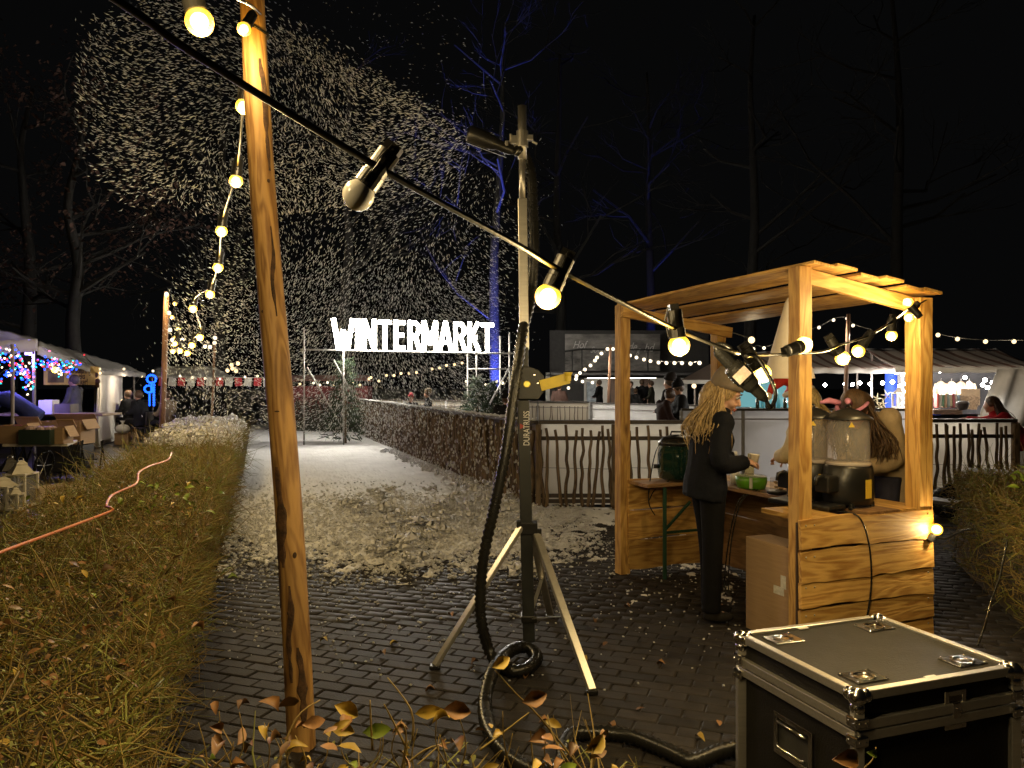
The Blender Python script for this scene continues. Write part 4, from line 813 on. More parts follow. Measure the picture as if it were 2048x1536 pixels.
b = MB(); b.beam(C1-fn*.10+Vector((0, 0, .55)), C2-fn*.10+Vector((0, 0, .55)), .012, 1.06); b.build('stake_shade_sheet', mat('stake_shade', (.11, .09, .08), .7, var=.2), t)  # dark sheet standing in for the darkness behind the stakes
n = 900; s_ = RNG.random(n)*L_; V = np.array(C1)[None]+np.array(fd)[None]*s_[:, None]+np.stack([RNG.normal(0, .03, n), RNG.normal(0, .03, n), 1.125+RNG.random(n)*.012], 1)
tag(blobs('foam_on_rail', V, RNG.uniform(.015, .035, n), FOAM, flat=.6), 'white foam settled along the fence rail', 'foam', kind='stuff')
n = 1800; s_ = RNG.random(n)*L_; zz = RNG.random(n)**1.6; V = np.array(C1)[None]+np.array(fd)[None]*s_[:, None]; V[:, 2] = zz*1.05; V[:, :2] += np.array([-.05, -.01])+RNG.normal(0, .015, (n, 2)); 
tag(blobs('foam_on_stakes', V, RNG.uniform(.006, .017, n), FOAM, flat=2.2), 'foam splashes clinging to the paling stakes', 'foam', kind='stuff')
n = 700; s_ = RNG.random(n)*L_*.6; V = np.array(C1)[None]+np.array(fd)[None]*s_[:, None]; V[:, 2] = .02; V[:, 0] += -.1-np.abs(RNG.normal(0, .16, n)); tag(blobs('foam_drift', V, RNG.uniform(.02, .07, n), FOAM), 'foam drift along the foot of the paling fence', 'foam', kind='stuff')
CREAM = translucent('rink_board', (.78, .72, .60), .75); GREYB = translucent('grey_rink_board', (.60, .59, .60), .5)
def boards(name, label, a, c, h, npan, material, y0=.03, railz=None, group=None):
    a = Vector(a); c = Vector(c); t = thing(name, a, label, 'rink board', group); d = (c-a)/npan; nrm = Vector((d.y, -d.x, 0)).normalized()
    for i in range(npan):
        p = a+d*i; q = a+d*(i+1); g_ = d.normalized()*.006; b = MB(); b.add([p+g_+Vector((0, 0, y0)), q-g_+Vector((0, 0, y0)), q-g_+Vector((0, 0, h)), p+g_+Vector((0, 0, h))], [(0, 1, 2, 3)]); b.build('panel', material, t)
        b = MB(); b.beam(p+nrm*.018+Vector((0, 0, y0)), p+nrm*.018+Vector((0, 0, h)), .05, .03); b.build('seam_strip', mat('seam', (.30, .29, .28), .6), t)
    b = MB(); b.beam(a+Vector((0, 0, h+.015)), c+Vector((0, 0, h+.015)), .09, .035); b.build('cap_rail', RAIL, t, bevel=.004)
    b = MB(); b.beam(a+nrm*.02+Vector((0, 0, h-.14)), c+nrm*.02+Vector((0, 0, h-.14)), .02, .02); b.build('slot_rail', mat('slot', (.25, .22, .2), .6), t)
    return t
def palefence(name, label, a, c, n, grp=None):
    a = Vector(a); c = Vector(c); d = c-a; t = thing(name, a, label, 'fence', grp); nrm = Vector((0, -1, 0))
    for i in range(n): stake(t, a+d*((i+.5)/n)+nrm*.06+Vector((random.gauss(0, .015), 0, .02)), random.uniform(.97, 1.06), random.gauss(0, .03), 1.05)
    for z in (.90, .16, .09): b = MB(); b.beam(a+nrm*.03+Vector((0, 0, z)), c+nrm*.03+Vector((0, 0, z)), .03, .05); b.build('cross_rail', RAIL, t)
    b = MB(); b.add([a+Vector((0, 0, .04)), c+Vector((0, 0, .04)), c+Vector((0, 0, 1.09)), a+Vector((0, 0, 1.09))], [(0, 1, 2, 3)]); b.build('white_sheet', CREAM, t)
    b = MB(); b.beam(a+nrm*.02+Vector((0, 0, 1.11)), c+nrm*.02+Vector((0, 0, 1.11)), .14, .045); b.build('top_rail', RAIL, t, bevel=.005)
    for k in (a, c): b = MB(); b.beam(k+nrm*.04, k+nrm*.04+Vector((0, 0, 1.08)), .07, .09); b.build('post', BROWNWOOD, t, bevel=.004)
    b = MB(); b.tube([a+nrm*.015+Vector((0, 0, .52)), c+nrm*.015+Vector((0, 0, .50))], .003, 5); b.build('wire', RAIL, t)
    return t
palefence('paling_fence', 'open hazel paling over white sheeting between the stand and the booth post', (.34, 9.95, 0), (1.32, 9.95, 0), 10)
palefence('paling_fence', 'open hazel paling over white sheeting seen behind the green urn', (1.42, 9.95, 0), (2.55, 9.95, 0), 8)
palefence('paling_fence', 'open hazel paling under the rail where the red-coated child leans', (5.55, 10.35, 0), (6.75, 10.35, 0), 15)
boards('rink_boards', 'grey rink boards behind the drinks counter', (2.75, 12.5, 0), (6.75, 12.5, 0), 1.17, 4, GREYB)
boards('rink_boards', 'pale rink boards across the far end of the ice under the lit sign', (fence_x(24)+.1, 24, 0), (2.05, 20.6, 0), 1.10, 5, CREAM)
boards('rink_boards', 'white rink boards in front of the lit pavilion', (2.12, 20.5, 0), (5.3, 17.2, 0), 1.08, 4, WHITEP)
tt = [o for o in col.objects if o.get('label') == 'pale rink boards across the far end of the ice under the lit sign'][0]
a = Vector((fence_x(24)+.1, 24, 0)); c = Vector((2.05, 20.6, 0))
for i in range(60): stake(tt, a.lerp(c, (i+.5)/60)+Vector((0, -.05, .05)), .95, random.gauss(0, .03), .55)
ice = MB(); ice.add([(.35, 10.1, .02), (2.6, 10.1, .02), (2.8, 12.4, .02), (6.7, 12.4, .02), (5.3, 17, .02), (2.1, 20.4, .02), (fence_x(24)+.2, 23.8, .02)], [tuple(range(7))]); tag(ice.build('ice_rink', mat('ice', (.45, .47, .5), .25, var=.06)), kind='structure')
# ================================================================ illuminated letters on scaffolding
SGN = emit('letter_face', (1.0, .93, .80), 80)
SL = P(667, 697, 20.0); SR = P(986, 704, 21.5); sdir = SR-SL; sdir.z = 0; SW = sdir.length; sdir.normalize(); zb = 2.52; LH = .78
glyph = {'W': [((0, 1), (.22, 0)), ((.22, 0), (.42, .62)), ((.42, .62), (.62, 0)), ((.62, 0), (.84, 1))], 'I': [((.1, 0), (.1, 1))], 'N': [((.06, 0), (.06, 1)), ((.06, 1), (.52, 0)), ((.52, 0), (.52, 1))],
  'T': [((0, .93), (.58, .93)), ((.29, 0), (.29, .95))], 'E': [((.08, 0), (.08, 1)), ((.08, .93), (.50, .93)), ((.08, .5), (.44, .5)), ((.08, .07), (.50, .07))],
  'R': [((.08, 0), (.08, 1)), ((.08, .93), (.38, .93)), ((.38, .93), (.50, .80)), ((.50, .80), (.50, .64)), ((.50, .64), (.38, .5)), ((.38, .5), (.08, .5)), ((.32, .5), (.54, 0))],
  'M': [((.06, 0), (.06, 1)), ((.06, 1), (.34, .2)), ((.34, .2), (.62, 1)), ((.62, 1), (.62, 0))], 'A': [((0, 0), (.28, 1)), ((.28, 1), (.56, 0)), ((.10, .28), (.46, .28))], 'K': [((.08, 0), (.08, 1)), ((.10, .42), (.50, 1)), ((.22, .55), (.54, 0))]}
wid = {'W': .84, 'I': .2, 'N': .58, 'T': .58, 'E': .52, 'R': .56, 'M': .68, 'A': .56, 'K': .54}
word = 'WINTERMARKT'; tot = sum(wid[c_] for c_ in word)+.13*(len(word)-1); sx = SW/tot
sign = thing('letter_sign', pz(SL, zb), 'big glowing white letters spelling WINTERMARKT on the scaffold', 'sign')
x = 0
for ch in word:
    b = MB(); 
    for i_, ((a0, a1), (c0, c1)) in enumerate(glyph[ch]):
        p = pz(SL+sdir*(x+a0)*sx, zb+a1*LH); q = pz(SL+sdir*(x+c0)*sx, zb+c1*LH); b.beam(p+Vector((0, .002*i_, 0)), q+Vector((0, .002*i_, 0)), .10-.002*i_, .115*sx/.5*.72, up=tuple((q-p).cross(Vector((0, 1, 0)))), ext=.008 if ch not in 'TE' else .0)
    b.build('letter', SGN, sign); x += wid[ch]+.13
sc = thing('scaffold', pz(SL, 0), 'galvanised scaffold frame carrying the glowing letters', 'scaffold')
TU = mat('scaffold_tube', (.45, .44, .42), .45, .6)
def tubep(p, q, r=.024): b = MB(); b.tube([p, q], r, 8); b.build('scaffold_tube', TU, sc, smooth=True)
def cl(px, d, y0, y1): return tubep(P(px, y0, d), P(px, y1, d))
tubep(P(608, 655, 20), pz(P(608, 655, 20), 0)); tubep(P(687, 690, 20.2), pz(P(687, 690, 20.2), 0))
for px, d, top in ((953, 21.2, 668), (1000, 22.4, 672), (1019, 21.4, 665), (935, 22.6, 700)): q = P(px, top, d); tubep(q, pz(q, 0))
tubep(P(600, 699, 20.1), P(1030, 707, 21.6)); tubep(P(935, 738, 21.6), P(1024, 738, 21.6)); tubep(P(948, 707, 21.2), P(1024, 707, 21.4)); tubep(P(1019, 735, 21.3), pz(P(980, 803, 20.2), 1.1)); tubep(P(614, 735, 20), G(700, 880)+Vector((0, 0, .0))); tubep(P(667, 720, 20.1), P(706, 790, 20.3))
for px, d, y in ((608, 20, 699), (687, 20.2, 700), (953, 21.2, 707), (1019, 21.4, 707), (1019, 21.4, 738)): b = MB(); b.box(P(px, y, d-.03), (.07, .07, .07)); b.build('coupler', TU, sc)
# small pine by the scaffold feet
PINEN = mat('fir_needles', (.03, .055, .02), .7, var=.35, scale=15)
def conifer(px, d, h, w, label, nb=900):
    g_ = P(px, 768, d); t = thing('fir_tree', (g_.x, d, 0), label, 'fir tree'); b = MB(); b.tube([(g_.x, d, 0), (g_.x, d, h)], [.05, .01], 7); b.build('trunk', BROWNWOOD, t)
    z = RNG.random(nb)**.8*h; r = w*(1-z/h)*RNG.random(nb)**.5; an = RNG.uniform(0, 6.28, nb); B = np.stack([g_.x+r*np.cos(an), d+r*np.sin(an), z+.05], 1); D = np.stack([np.cos(an), np.sin(an), RNG.normal(-.15, .4, nb)], 1)
    twigs('crown', B, D, RNG.uniform(.15, .35, nb)*h*.5, RNG.uniform(.010, .022, nb), [PINEN], t); return t
conifer(955, 20.6, 1.7, .7, 'bushy dark fir tied to the right scaffold legs'); conifer(985, 21, 1.6, .6, 'small dark fir next to the slanting scaffold brace'); conifer(690, 20.6, 2.2, .6, 'thin fir tied to the left scaffold leg', 500)
# dark shrubbery behind the path end
def bush(name, label, c, sz, n, m, rad=.006, L=.3, cat='bush'):
    t = thing(name, c, label, cat); c = np.array(c); an = RNG.normal(0, 1, (n, 3)); an /= np.linalg.norm(an, axis=1, keepdims=True); B = c+an*np.array(sz)*(RNG.random((n, 1))**.4); B[:, 2] = np.abs(B[:, 2]); twigs('twigs', B, an+RNG.normal(0, .5, (n, 3)), RNG.uniform(.3, 1, n)*L, RNG.uniform(.5, 1.5, n)*rad, m, t)
    leafmass('leaves', B[:n//2]+RNG.normal(0, .08, (n//2, 3)), RNG.uniform(1.0, 2.2, n//2), m[0], t); return t
DKL = mat('dark_leaf', (.03, .035, .018), .6, var=.4)
bush('laurel_bush', 'dark bush closing the end of the foam path', (-6.3, 26.3, .3), (2.2, .8, .9), 2600, [DKL], .01, .4)
bush('laurel_bush', 'dark bush at the far corner of the paling fence', (-4.1, 25.6, .2), (1.6, .6, .9), 1800, [DKL], .01, .4)
# ================================================================ pavilion behind the rink
PV = thing('pavilion', P(1245, 768, 31), 'dark pavilion with a lit open front and a dim photo banner above', 'building')
def quad(p0, p1, p2, p3, name, m, parent, solid=.02): b = MB(); b.add([p0, p1, p2, p3], [(0, 1, 2, 3)]); return b.build(name, m, parent, solid=solid)
DW = mat('dark_wall', (.035, .033, .032), .7, var=.2); LW = mat('light_wall', (.75, .73, .68), .7, var=.04, scale=1.5)
xa = (1100-1024)/F*31; xb = (1420-1024)/F*31; x0 = (1168-1024)/F*31
zt = lambda y, d=31: CAMZ+(768-y)/F*d
def bxo(x0_, x1_, y0_, y1_, z0_, z1_, name, m, parent, bv=.01): b = MB(); b.box(((x0_+x1_)/2, (y0_+y1_)/2, (z0_+z1_)/2), (x1_-x0_, y1_-y0_, z1_-z0_)); return b.build(name, m, parent, bevel=bv)
bxo(xa, xb, 31, 31.2, zt(756), zt(742), 'fascia', DW, PV); bxo(xa, xb, 30.0, 31, zt(750)-.02, zt(746), 'canopy_edge', mat('grey_metal', (.12, .12, .12), .4, .5), PV)
bxo(xa, x0, 31, 31.2, 0, zt(756), 'wall', DW, PV); bxo(xa, xb, 35, 35.1, 0, zt(742), 'back_wall', LW, PV); bxo(xa, xb, 31.2, 35, zt(750), zt(748), 'ceiling', LW, PV)
bxo(xa, xb, 31.2, 31.3, zt(742), zt(660), 'upper_wall', DW, PV)
bxo(x0+.5, x0+.9, 34.9, 34.99, .8, 1.7, 'poster', mat('poster', (.4, .45, .5), .6, var=.3, scale=6), PV); bxo(x0+1.55, x0+1.9, 34.8, 34.99, 0, 2.0, 'door', mat('brown_door', (.12, .07, .045), .6), PV); bxo(x0+3.05, x0+3.35, 34.8, 34.99, 0, 1.9, 'door', MATS['brown_door'], PV); bxo(x0+1.05, x0+1.15, 31.5, 31.7, 0, 1.9, 'column', DW, PV)
WLAMP = emit('white_tube', (1, .94, .82), 26)
for xx in (x0+.9, x0+2.6): bxo(xx-.6, xx+.6, 32.6, 32.75, zt(752)-.08, zt(752), 'ceiling_lamp', WLAMP, PV, 0)
# banner with handwriting and the balcony rail in front of it
BAN = mat('photo_banner', (.16, .15, .14), .5, var=.55, scale=.9, bump=.3, bscale=2, stretch=(1, 1, 2.5)); bx0 = (1130-1024)/F*30.6; bx1 = (1320-1024)/F*30.6
bann = bxo(bx0, bx1, 30.58, 30.62, zt(742, 30.6), zt(668, 30.6), 'banner', BAN, PV)
for tx, px, py, sz in (('Hof', 1158, 690, .42), ('Soort', 1196, 700, .34), ('de', 1264, 694, .45), ('g', 1276, 700, .36), ('hd', 1297, 696, .46)):
    me = text_mesh(tx, sz, .002, .4, 0, .8); me.materials.append(mat('faint_script', (.45, .44, .42), .6)); o = place(me, 'handwriting', PV); o.matrix_basis = Matrix.Translation(P(px, py, 30.55)) @ Matrix.Rotation(math.pi/2, 4, 'X'); adopt(o, bann)
    o.matrix_basis = Matrix.Translation(P(px, py, 30.55)) @ Matrix.Rotation(math.pi/2, 4, 'X')
b = MB(); yb = 30.2
b.tube(pts((1128, 703, yb), (1160, 698, yb), (1320, 700, yb)), .03, 6); [b.tube(pts((k, 699, yb), (k, 742, yb)), .025, 6) for k in (1145, 1164, 1220, 1296)]; b.build('balcony_rail', mat('rail_black', (.02, .02, .02), .5), PV)
# ================================================================ far festoons
def far_string(name, label, ptsl, m, r, cat='string lights', every=None, cableR=.006, point=None):
    t = thing(name, P(*ptsl[0]), label, cat); b = MB(); b.tube(spline([P(x, y-3, d) for x, y, d in ptsl], 3), cableR, 5); b.build('cable', CABLE, t)
    for x, y, d in ptsl: b = MB(); b.ball(P(x, y, d), r, 8, 6); b.build('bulb', m, t, smooth=True)
    return t
WARM = emit('far_bulb_warm', (1, .74, .40), 2.2); WARMW = emit('far_bulb_white', (1, .85, .60), 2.4); TEAL = emit('far_bulb_teal', (.1, .9, .8), 2)
far_string('festoon_string', 'far festoon climbing to the thin pole before the pavilion', [(1152, 758, 22), (1153, 752, 22), (1160, 746, 22), (1170, 739, 22), (1181, 731, 22), (1190, 721, 22), (1194, 715, 22), (1203, 707, 22), (1215, 698, 22)], WARMW, .05)
far_string('festoon_string', 'far festoon sagging from the thin pole towards the brown tent', [(1226, 698, 22), (1260, 711, 22), (1273, 715, 22), (1288, 719, 22), (1301, 722, 22), (1317, 725, 21.5), (1333, 726, 21), (1349, 726, 20.5), (1364, 726, 20), (1381, 727, 19.5), (1399, 726, 19)], WARMW, .05)
far_string('festoon_string', 'far row of warm bulbs between the scaffold legs', [(742, 755, 25), (758, 762, 25), (738, 758, 25), (773, 751, 25), (788, 751, 25), (802, 747, 25), (818, 747, 25), (833, 745, 25), (864, 738, 25), (879, 736, 25), (893, 731, 25), (909, 729, 25), (924, 726, 25)], WARM, .045)
far_string('festoon_string', 'pinkish bulbs behind the right scaffold legs', [(933, 763, 24), (972, 770, 24), (993, 763, 24), (1005, 766, 24), (1120, 771, 24), (1137, 776, 24), (1165, 763, 24), (1185, 765, 24)], WARMW, .05)
far_string('festoon_string', 'white starry bulbs rising behind the cone shade', [(1487, 757, 13), (1507, 698, 13), (1528, 696, 13), (1550, 690, 13), (1638, 655, 13), (1667, 640, 13), (1694, 637, 13), (1706, 651, 13), (1740, 661, 13)], WARMW, .028)
far_string('festoon_string', 'bulbs strung over the striped canopies', [(1876, 670, 12), (1915, 678, 12), (1971, 683, 12), (2028, 683, 12), (2080, 684, 12)], WARM, .034)
far_string('festoon_string', 'single sagging bulb string inside the booth opening', [(1342, 656, 8.4), (1402, 651, 8.0), (1503, 680, 7.6)], WARM, .034)
far_string('festoon_string', 'bulb cluster glowing over the far red and white stalls', [(455, 741, 27), (465, 737, 27), (472, 742, 27), (463, 730, 27), (476, 727, 27)], WARM, .07)
far_string('festoon_string', 'bulbs on the second far pole', [(365, 680, 18), (385, 681, 18), (398, 672, 18), (410, 693, 19), (420, 694, 19), (429, 686, 19), (430, 676, 19)], WARMW, .05)
far_string('festoon_string', 'thin bulb strand hanging down the reddish pole', [(333, 588, 14.7), (338, 626, 14.6), (340, 660, 14.6), (345, 680, 14.5)], WARMW, .04)
POLER = woodmat('red_brown_pole', (.42, .24, .15), (.25, .13, .08), .6, axis='Z')
def pole(px, d, top, label, r=.055): q = P(px, top, d); b = MB(); b.tube([(q.x-.12, d, -.1), (q.x-.05, d, q.z*.5), q], [r*1.1, r, r*.9], 10); b2 = b.build('light_pole', POLER, smooth=True); tag(b2, label, 'pole'); return b2
pole(333, 15, 583, 'tall reddish pole carrying the far end of the festoon'); pole(430, 19, 668, 'thin far pole behind the foam-covered hedge', .03); pole(1221, 22, 690, 'thin far pole before the pavilion', .04); pole(1697, 12.9, 628, 'dark pole behind the booth carrying starry bulbs', .035)
# ================================================================ trees in the dark
BARKM = mat('tree_bark', (.015, .0135, .012), .85, var=.35, scale=7, bump=.6)
def tree(x, y, h, r, label, seed, lean=0, name='bare_tree', leafm=None, depth=4, low=.3):
    rg = random.Random(seed); t = thing(name, (x, y, 0), label, 'tree'); tr = MB(); br = MB(); tips = []
    tp = [Vector((x+lean*h*k*k/36+rg.gauss(0, .08)*k/3, y+rg.gauss(0, .08)*k/3, h*k/6)) for k in range(7)]; tr.tube(spline(tp, 4), [r*(1-.8*i/24) for i in range(25)], 10); tr.build('trunk', BARKM, t, smooth=True)
    def grow(p, d, L, rad, k):
        q = p+d*L*.5+Vector((rg.gauss(0, .1), rg.gauss(0, .1), rg.gauss(0, .08)))*L; e = q+(d+Vector((rg.gauss(0, .25), rg.gauss(0, .25), .15)))*L*.5; br.tube([p, q, e], [rad, rad*.75, rad*.5], 5 if k < 2 else 3, caps=False); tips.append(e)
        if k < depth:
            for i in range(rg.choice((2, 3, 3))):
                f = rg.uniform(.35, 1); bp_ = p.lerp(q, f*2) if f < .5 else q.lerp(e, f*2-1); nd = (d+Vector((rg.gauss(0, .6), rg.gauss(0, .6), rg.gauss(.1, .4)))).normalized(); grow(bp_, nd, L*rg.uniform(.55, .75), rad*.5, k+1)
    for i in range(11):
        f = rg.uniform(low, 1); p = spline(tp, 4)[int(f*24)]; an = rg.uniform(0, 6.28); grow(p, Vector((math.cos(an), math.sin(an), rg.uniform(.2, .9))).normalized(), h*.22*(1.2-f*.6), r*.35*(1.1-f*.6), 1)
    br.build('crown', BARKM, t)
    if leafm:
        T = np.array([tuple(v) for v in tips]); T = np.repeat(T, 14, 0)+RNG.normal(0, .32, (len(T)*14, 3)); leafmass('leaves', T, RNG.uniform(1.5, 3, len(T)), leafm, t)
    return t
TL = [(990, 27, 13, .24, 'bare tree lit blue behind the end of the glowing sign', 1, .02), (1300, 38, 17, .28, 'forked bare tree faintly blue above the pavilion', 2, 0), (690, 29, 14, .26, 'bare tree lit blue behind the first glowing letters', 3, 0), (1500, 30, 16, .3, 'bare tree standing behind the brown tent', 4, .01), (1790, 26, 15, .28, 'bare tree behind the striped canopies', 5, 0), (1120, 36, 17, .3, 'bare tree beside the pavilion wall', 6, 0), (440, 34, 16, .3, 'bare tree behind the far red and white stalls', 7, 0)]
for px, d, h, r, lb, sd, ln in TL: tree((px-1024)/F*d, d, h, r, lb, sd, ln)
RUST = mat('rust_leaf', (.07, .032, .022), .6, var=.3)
tree(-12.5, 22, 10, .25, 'leafy brown tree rising behind the left stall', 11, 0, 'leafy_tree', RUST, 3); tree(-17, 27, 12, .3, 'broad brown-leaved tree at the dark left edge', 12, 0, 'leafy_tree', RUST, 3)
# blue uplights at the feet of the two nearest trees
BLUEF = emit('blue_lens', (.08, .12, 1), 20)
for i, (px, d, lb) in enumerate(((990, 26.4, 'blue floodlight at the foot of the tree behind the sign'), (690, 28.4, 'blue floodlight at the foot of the tree behind the first letters'), (1300, 37.3, 'blue floodlight at the foot of the tree above the pavilion'))):
    q = Vector(((px-1024)/F*d, d, .15)); t = thing('floodlight', q, lb, 'floodlight'); b = MB(); b.box(q, (.3, .2, .2)); b.build('housing', BLACK, t, bevel=.01); b = MB(); b.box(q+Vector((0, 0, .105)), (.25, .16, .01)); b.build('lens', BLUEF, t)
    l = bpy.data.lights.new('flood_beam', 'SPOT'); l.energy = (17000, 9000, 3200)[i]; l.color = (.05, .09, 1); l.spot_size = 1.0; l.spot_blend = .6; l.shadow_soft_size = .08; o = bpy.data.objects.new('flood_beam', l); col.objects.link(o); adopt(o, t); o.matrix_basis = Matrix.Translation(q+Vector((0, -.25, .15))) @ Euler((math.pi-.05, 0, 0)).to_matrix().to_4x4()
for o in [k for k in col.objects if k.get('label') == 'single sagging bulb string inside the booth opening']:
    for px, py, d in ((1342, 656, 8.4), (1402, 651, 8.0), (1503, 680, 7.6)): lamp(o, P(px, py, d)+Vector((0, 0, -.06)), 14)

for lb, pw, cc in (('bulbs strung over the striped canopies', 26, (1, .82, .6)), ('white starry bulbs rising behind the cone shade', 14, (1, .85, .65)), ('far festoon sagging from the thin pole towards the brown tent', 12, (1, .85, .65)), ('far festoon climbing to the thin pole before the pavilion', 12, (1, .85, .65))):
    for o in [k for k in col.objects if k.get('label') == lb]:
        for i, ch in enumerate(list(o.children)):
            if ch.name.startswith('bulb') and i % 2: v = ch.data.vertices[0].co; lamp(o, Vector(v)+Vector((0, -.02, -.16)), pw, cc)
# ================================================================ market stalls on the right
def stripemat():
    m = bpy.data.materials.new('striped_canvas'); m.use_nodes = True; N = m.node_tree.nodes; L = m.node_tree.links; b = N['Principled BSDF']; b.inputs['Roughness'].default_value = .8
    tc = N.new('ShaderNodeTexCoord'); sp = N.new('ShaderNodeSeparateXYZ'); L.new(tc.outputs['Object'], sp.inputs[0]); mu = N.new('ShaderNodeMath'); mu.operation = 'MULTIPLY'; mu.inputs[1].default_value = 20; L.new(sp.outputs[0], mu.inputs[0]); sn = N.new('ShaderNodeMath'); sn.operation = 'SINE'; L.new(mu.outputs[0], sn.inputs[0])
    cr = N.new('ShaderNodeValToRGB'); e = cr.color_ramp.elements; e[0].position = .55; e[0].color = (.50, .45, .42, 1); e[1].position = .62; e[1].color = (.20, .12, .10, 1); L.new(sn.outputs[0], cr.inputs[0]); L.new(cr.outputs[0], b.inputs['Base Color']); return m
STR = stripemat()
def canopy(x0, x1, yf, yb_, zf, zr, name, m, parent, sag=.05, val=.10):
    b = MB()
    def f(u, v): return Vector((x0+(x1-x0)*u+.25*v, yf+(yb_-yf)*v, zf+(zr-zf)*v-sag*math.sin(math.pi*v)*(.6+.4*math.sin(u*14))+.008*math.sin(u*40)))
    b.grid(f, 40, 8); b.build(name, m, parent, smooth=True, solid=.006)
    b = MB(); b.grid(lambda u, v: Vector((x0+(x1-x0)*u, yf-.01*math.sin(u*50), zf-val*v+.008*math.sin(u*30))), 40, 2); b.build('valance', CLOTHW, parent, smooth=True, solid=.004)
STARW = emit('stall_lamp', (1, .95, .88), 55)
def stall_frame(t, x0, x1, yf, yb_, zf, zr):
    for x in (x0+.05, x1-.05):
        for y, z in ((yf+.04, zf), (yb_-.05, zr)): b = MB(); b.tube([(x, y, 0), (x, y, z)], .022, 8); b.build('pole', mat('stall_pole', (.25, .22, .2), .5, .4), t)
    b = MB(); b.box(((x0+x1)/2, yf+.35, .88), (x1-x0-.1, .6, .04)); b.build('table_top', mat('table_wood', (.3, .22, .15), .6), t)
    b = MB(); b.grid(lambda u, v: Vector((x0+.05+(x1-x0-.1)*u, yf+.04+.01*math.sin(u*60), .86-.84*v)), 40, 3); b.build('table_skirt', CLOTHW, t, smooth=True)
def goods(t_label): pass
# canopy A (blue-backed stall) and canopy B (clothes stall)
YA = 14.6
A = thing('market_stall', (P(1700, 768, YA).x, YA, 0), 'striped canopy stall with a bright blue back cloth and white lanterns', 'stall')
ax0, ax1 = P(1560, 768, YA).x, P(1812, 768, YA).x
canopy(ax0-.5, ax1, YA, YA+1.7, 1.90, 2.28, 'canopy', STR, A); stall_frame(A, ax0, ax1, YA, YA+2.0, 1.88, 2.2)
BLUEC = mat('blue_cloth', (.015, .06, .62), .7, var=.15)
b = MB(); b.grid(lambda u, v: Vector((P(1770, 768, YA+1.2).x+1.15*u, YA+1.2+.02*math.sin(u*25), 1.86-.9*v)), 24, 3); b.build('back_cloth', BLUEC, A, smooth=True)
b = MB(); b.grid(lambda u, v: Vector((ax0+1.0*u, YA+1.9, 1.9-.9*v)), 10, 3); b.build('back_cloth', mat('teal_shelf', (.02, .12, .12), .6), A)
B = thing('market_stall', (P(1930, 768, 13.6).x, 13.6, 0), 'striped canopy stall hung with beige clothes and a white side curtain', 'stall')
bx0_, bx1_ = P(1790, 768, 13.6).x, P(2090, 768, 13.6).x
canopy(bx0_, bx1_, 13.6, 15.3, 1.90, 2.30, 'canopy', STR, B); stall_frame(B, bx0_+.4, bx1_, 13.6, 15.5, 1.88, 2.25)
b = MB(); b.grid(lambda u, v: Vector((P(1995, 768, 13.5).x-.35*v+(.75+.35*v)*u, 13.5+.05*math.sin(u*14+v*2), 1.86-1.0*v)), 24, 8); b.build('side_curtain', CLOTHW, B, smooth=True, solid=.004)
b = MB(); b.box((P(1905, 768, 15.4).x, 15.4, 1.5), (2.2, .03, 1.0)); b.build('back_cloth', mat('dark_backdrop', (.05, .05, .055), .8), B)
for k, (o_, dx) in enumerate(((B, 0),)):
    pass
def stall_lamps(t, spots, pw):
    for i, (px, py, d) in enumerate(spots):
        b = MB(); b.ball(P(px, py, d), .035, 10, 8); b.build('lamp_bulb', STARW, t, smooth=True)
        if pw and i % 3 == 0: lamp(t, P(px, py, d)+Vector((0, -.06, -.03)), pw, (1, .93, .85), .03)
stall_lamps(A, [(1765, 766, 14.9), (1785, 764, 14.9), (1800, 772, 14.9), (1740, 768, 15.2), (1720, 766, 15.2), (1705, 769, 15), (1793, 745, 15), (1805, 750, 15), (1690, 768, 15), (1812, 768, 14.5), (1650, 770, 15.3), (1560, 762, 15.5), (1580, 765, 15.5)], 60)
stall_lamps(B, [(1850, 770, 14.2), (1930, 755, 14.2), (1970, 760, 14.2), (1985, 765, 14.3), (1975, 775, 14.4), (1965, 770, 14.5), (1880, 742, 14.2), (1858, 766, 14.3), (1990, 772, 14.2), (1938, 768, 14.6), (2000, 815, 13.4)], 45)
# goods: garments, books, lantern, stars, box, jars
for i, px in enumerate((1882, 1903, 1922, 1938)):
    c = P(px, 780, 15.0); t = thing('garment', c, ('tan padded waistcoat hung first on the clothes rail', 'sand coloured shirt hung second on the clothes rail', 'sand coloured blouse hung third on the clothes rail', 'pale tan shirt hung last on the clothes rail')[i], 'garment'); b = MB()
    b.rings([(c+Vector((0, 0, -.22)), Vector((.10, 0, 0)), Vector((0, .04, 0))), (c+Vector((0, 0, .02)), Vector((.09, 0, 0)), Vector((0, .045, 0))), (c+Vector((0, 0, .12)), Vector((.10, 0, 0)), Vector((0, .04, 0))), (c+Vector((0, 0, .17)), Vector((.03, 0, 0)), Vector((0, .03, 0)))]); b.build('cloth_body', mat('tan_cloth%d' % (i % 2), ((.42, .30, .20), (.55, .42, .30))[i % 2], .8, bump=.3), t, smooth=True)
    for s_ in (-1, 1): b = MB(); b.tube([c+Vector((s_*.09, 0, .12)), c+Vector((s_*.13, 0, -.02)), c+Vector((s_*.125, 0, -.15))], [.035, .032, .028], 8); b.build('sleeve', mat('tan_cloth%d' % (i % 2)), t, smooth=True)
    b = MB(); b.tube([c+Vector((0, 0, .16)), c+Vector((0, 0, .21)), c+Vector((.01, 0, .225))], .004, 5); b.build('hanger_hook', STEEL, t)
bc = [(.45, .12, .1), (.5, .5, .45), (.15, .3, .2), (.5, .35, .25), (.3, .4, .42), (.55, .5, .35), (.35, .1, .12), (.6, .55, .5), (.2, .28, .35)]
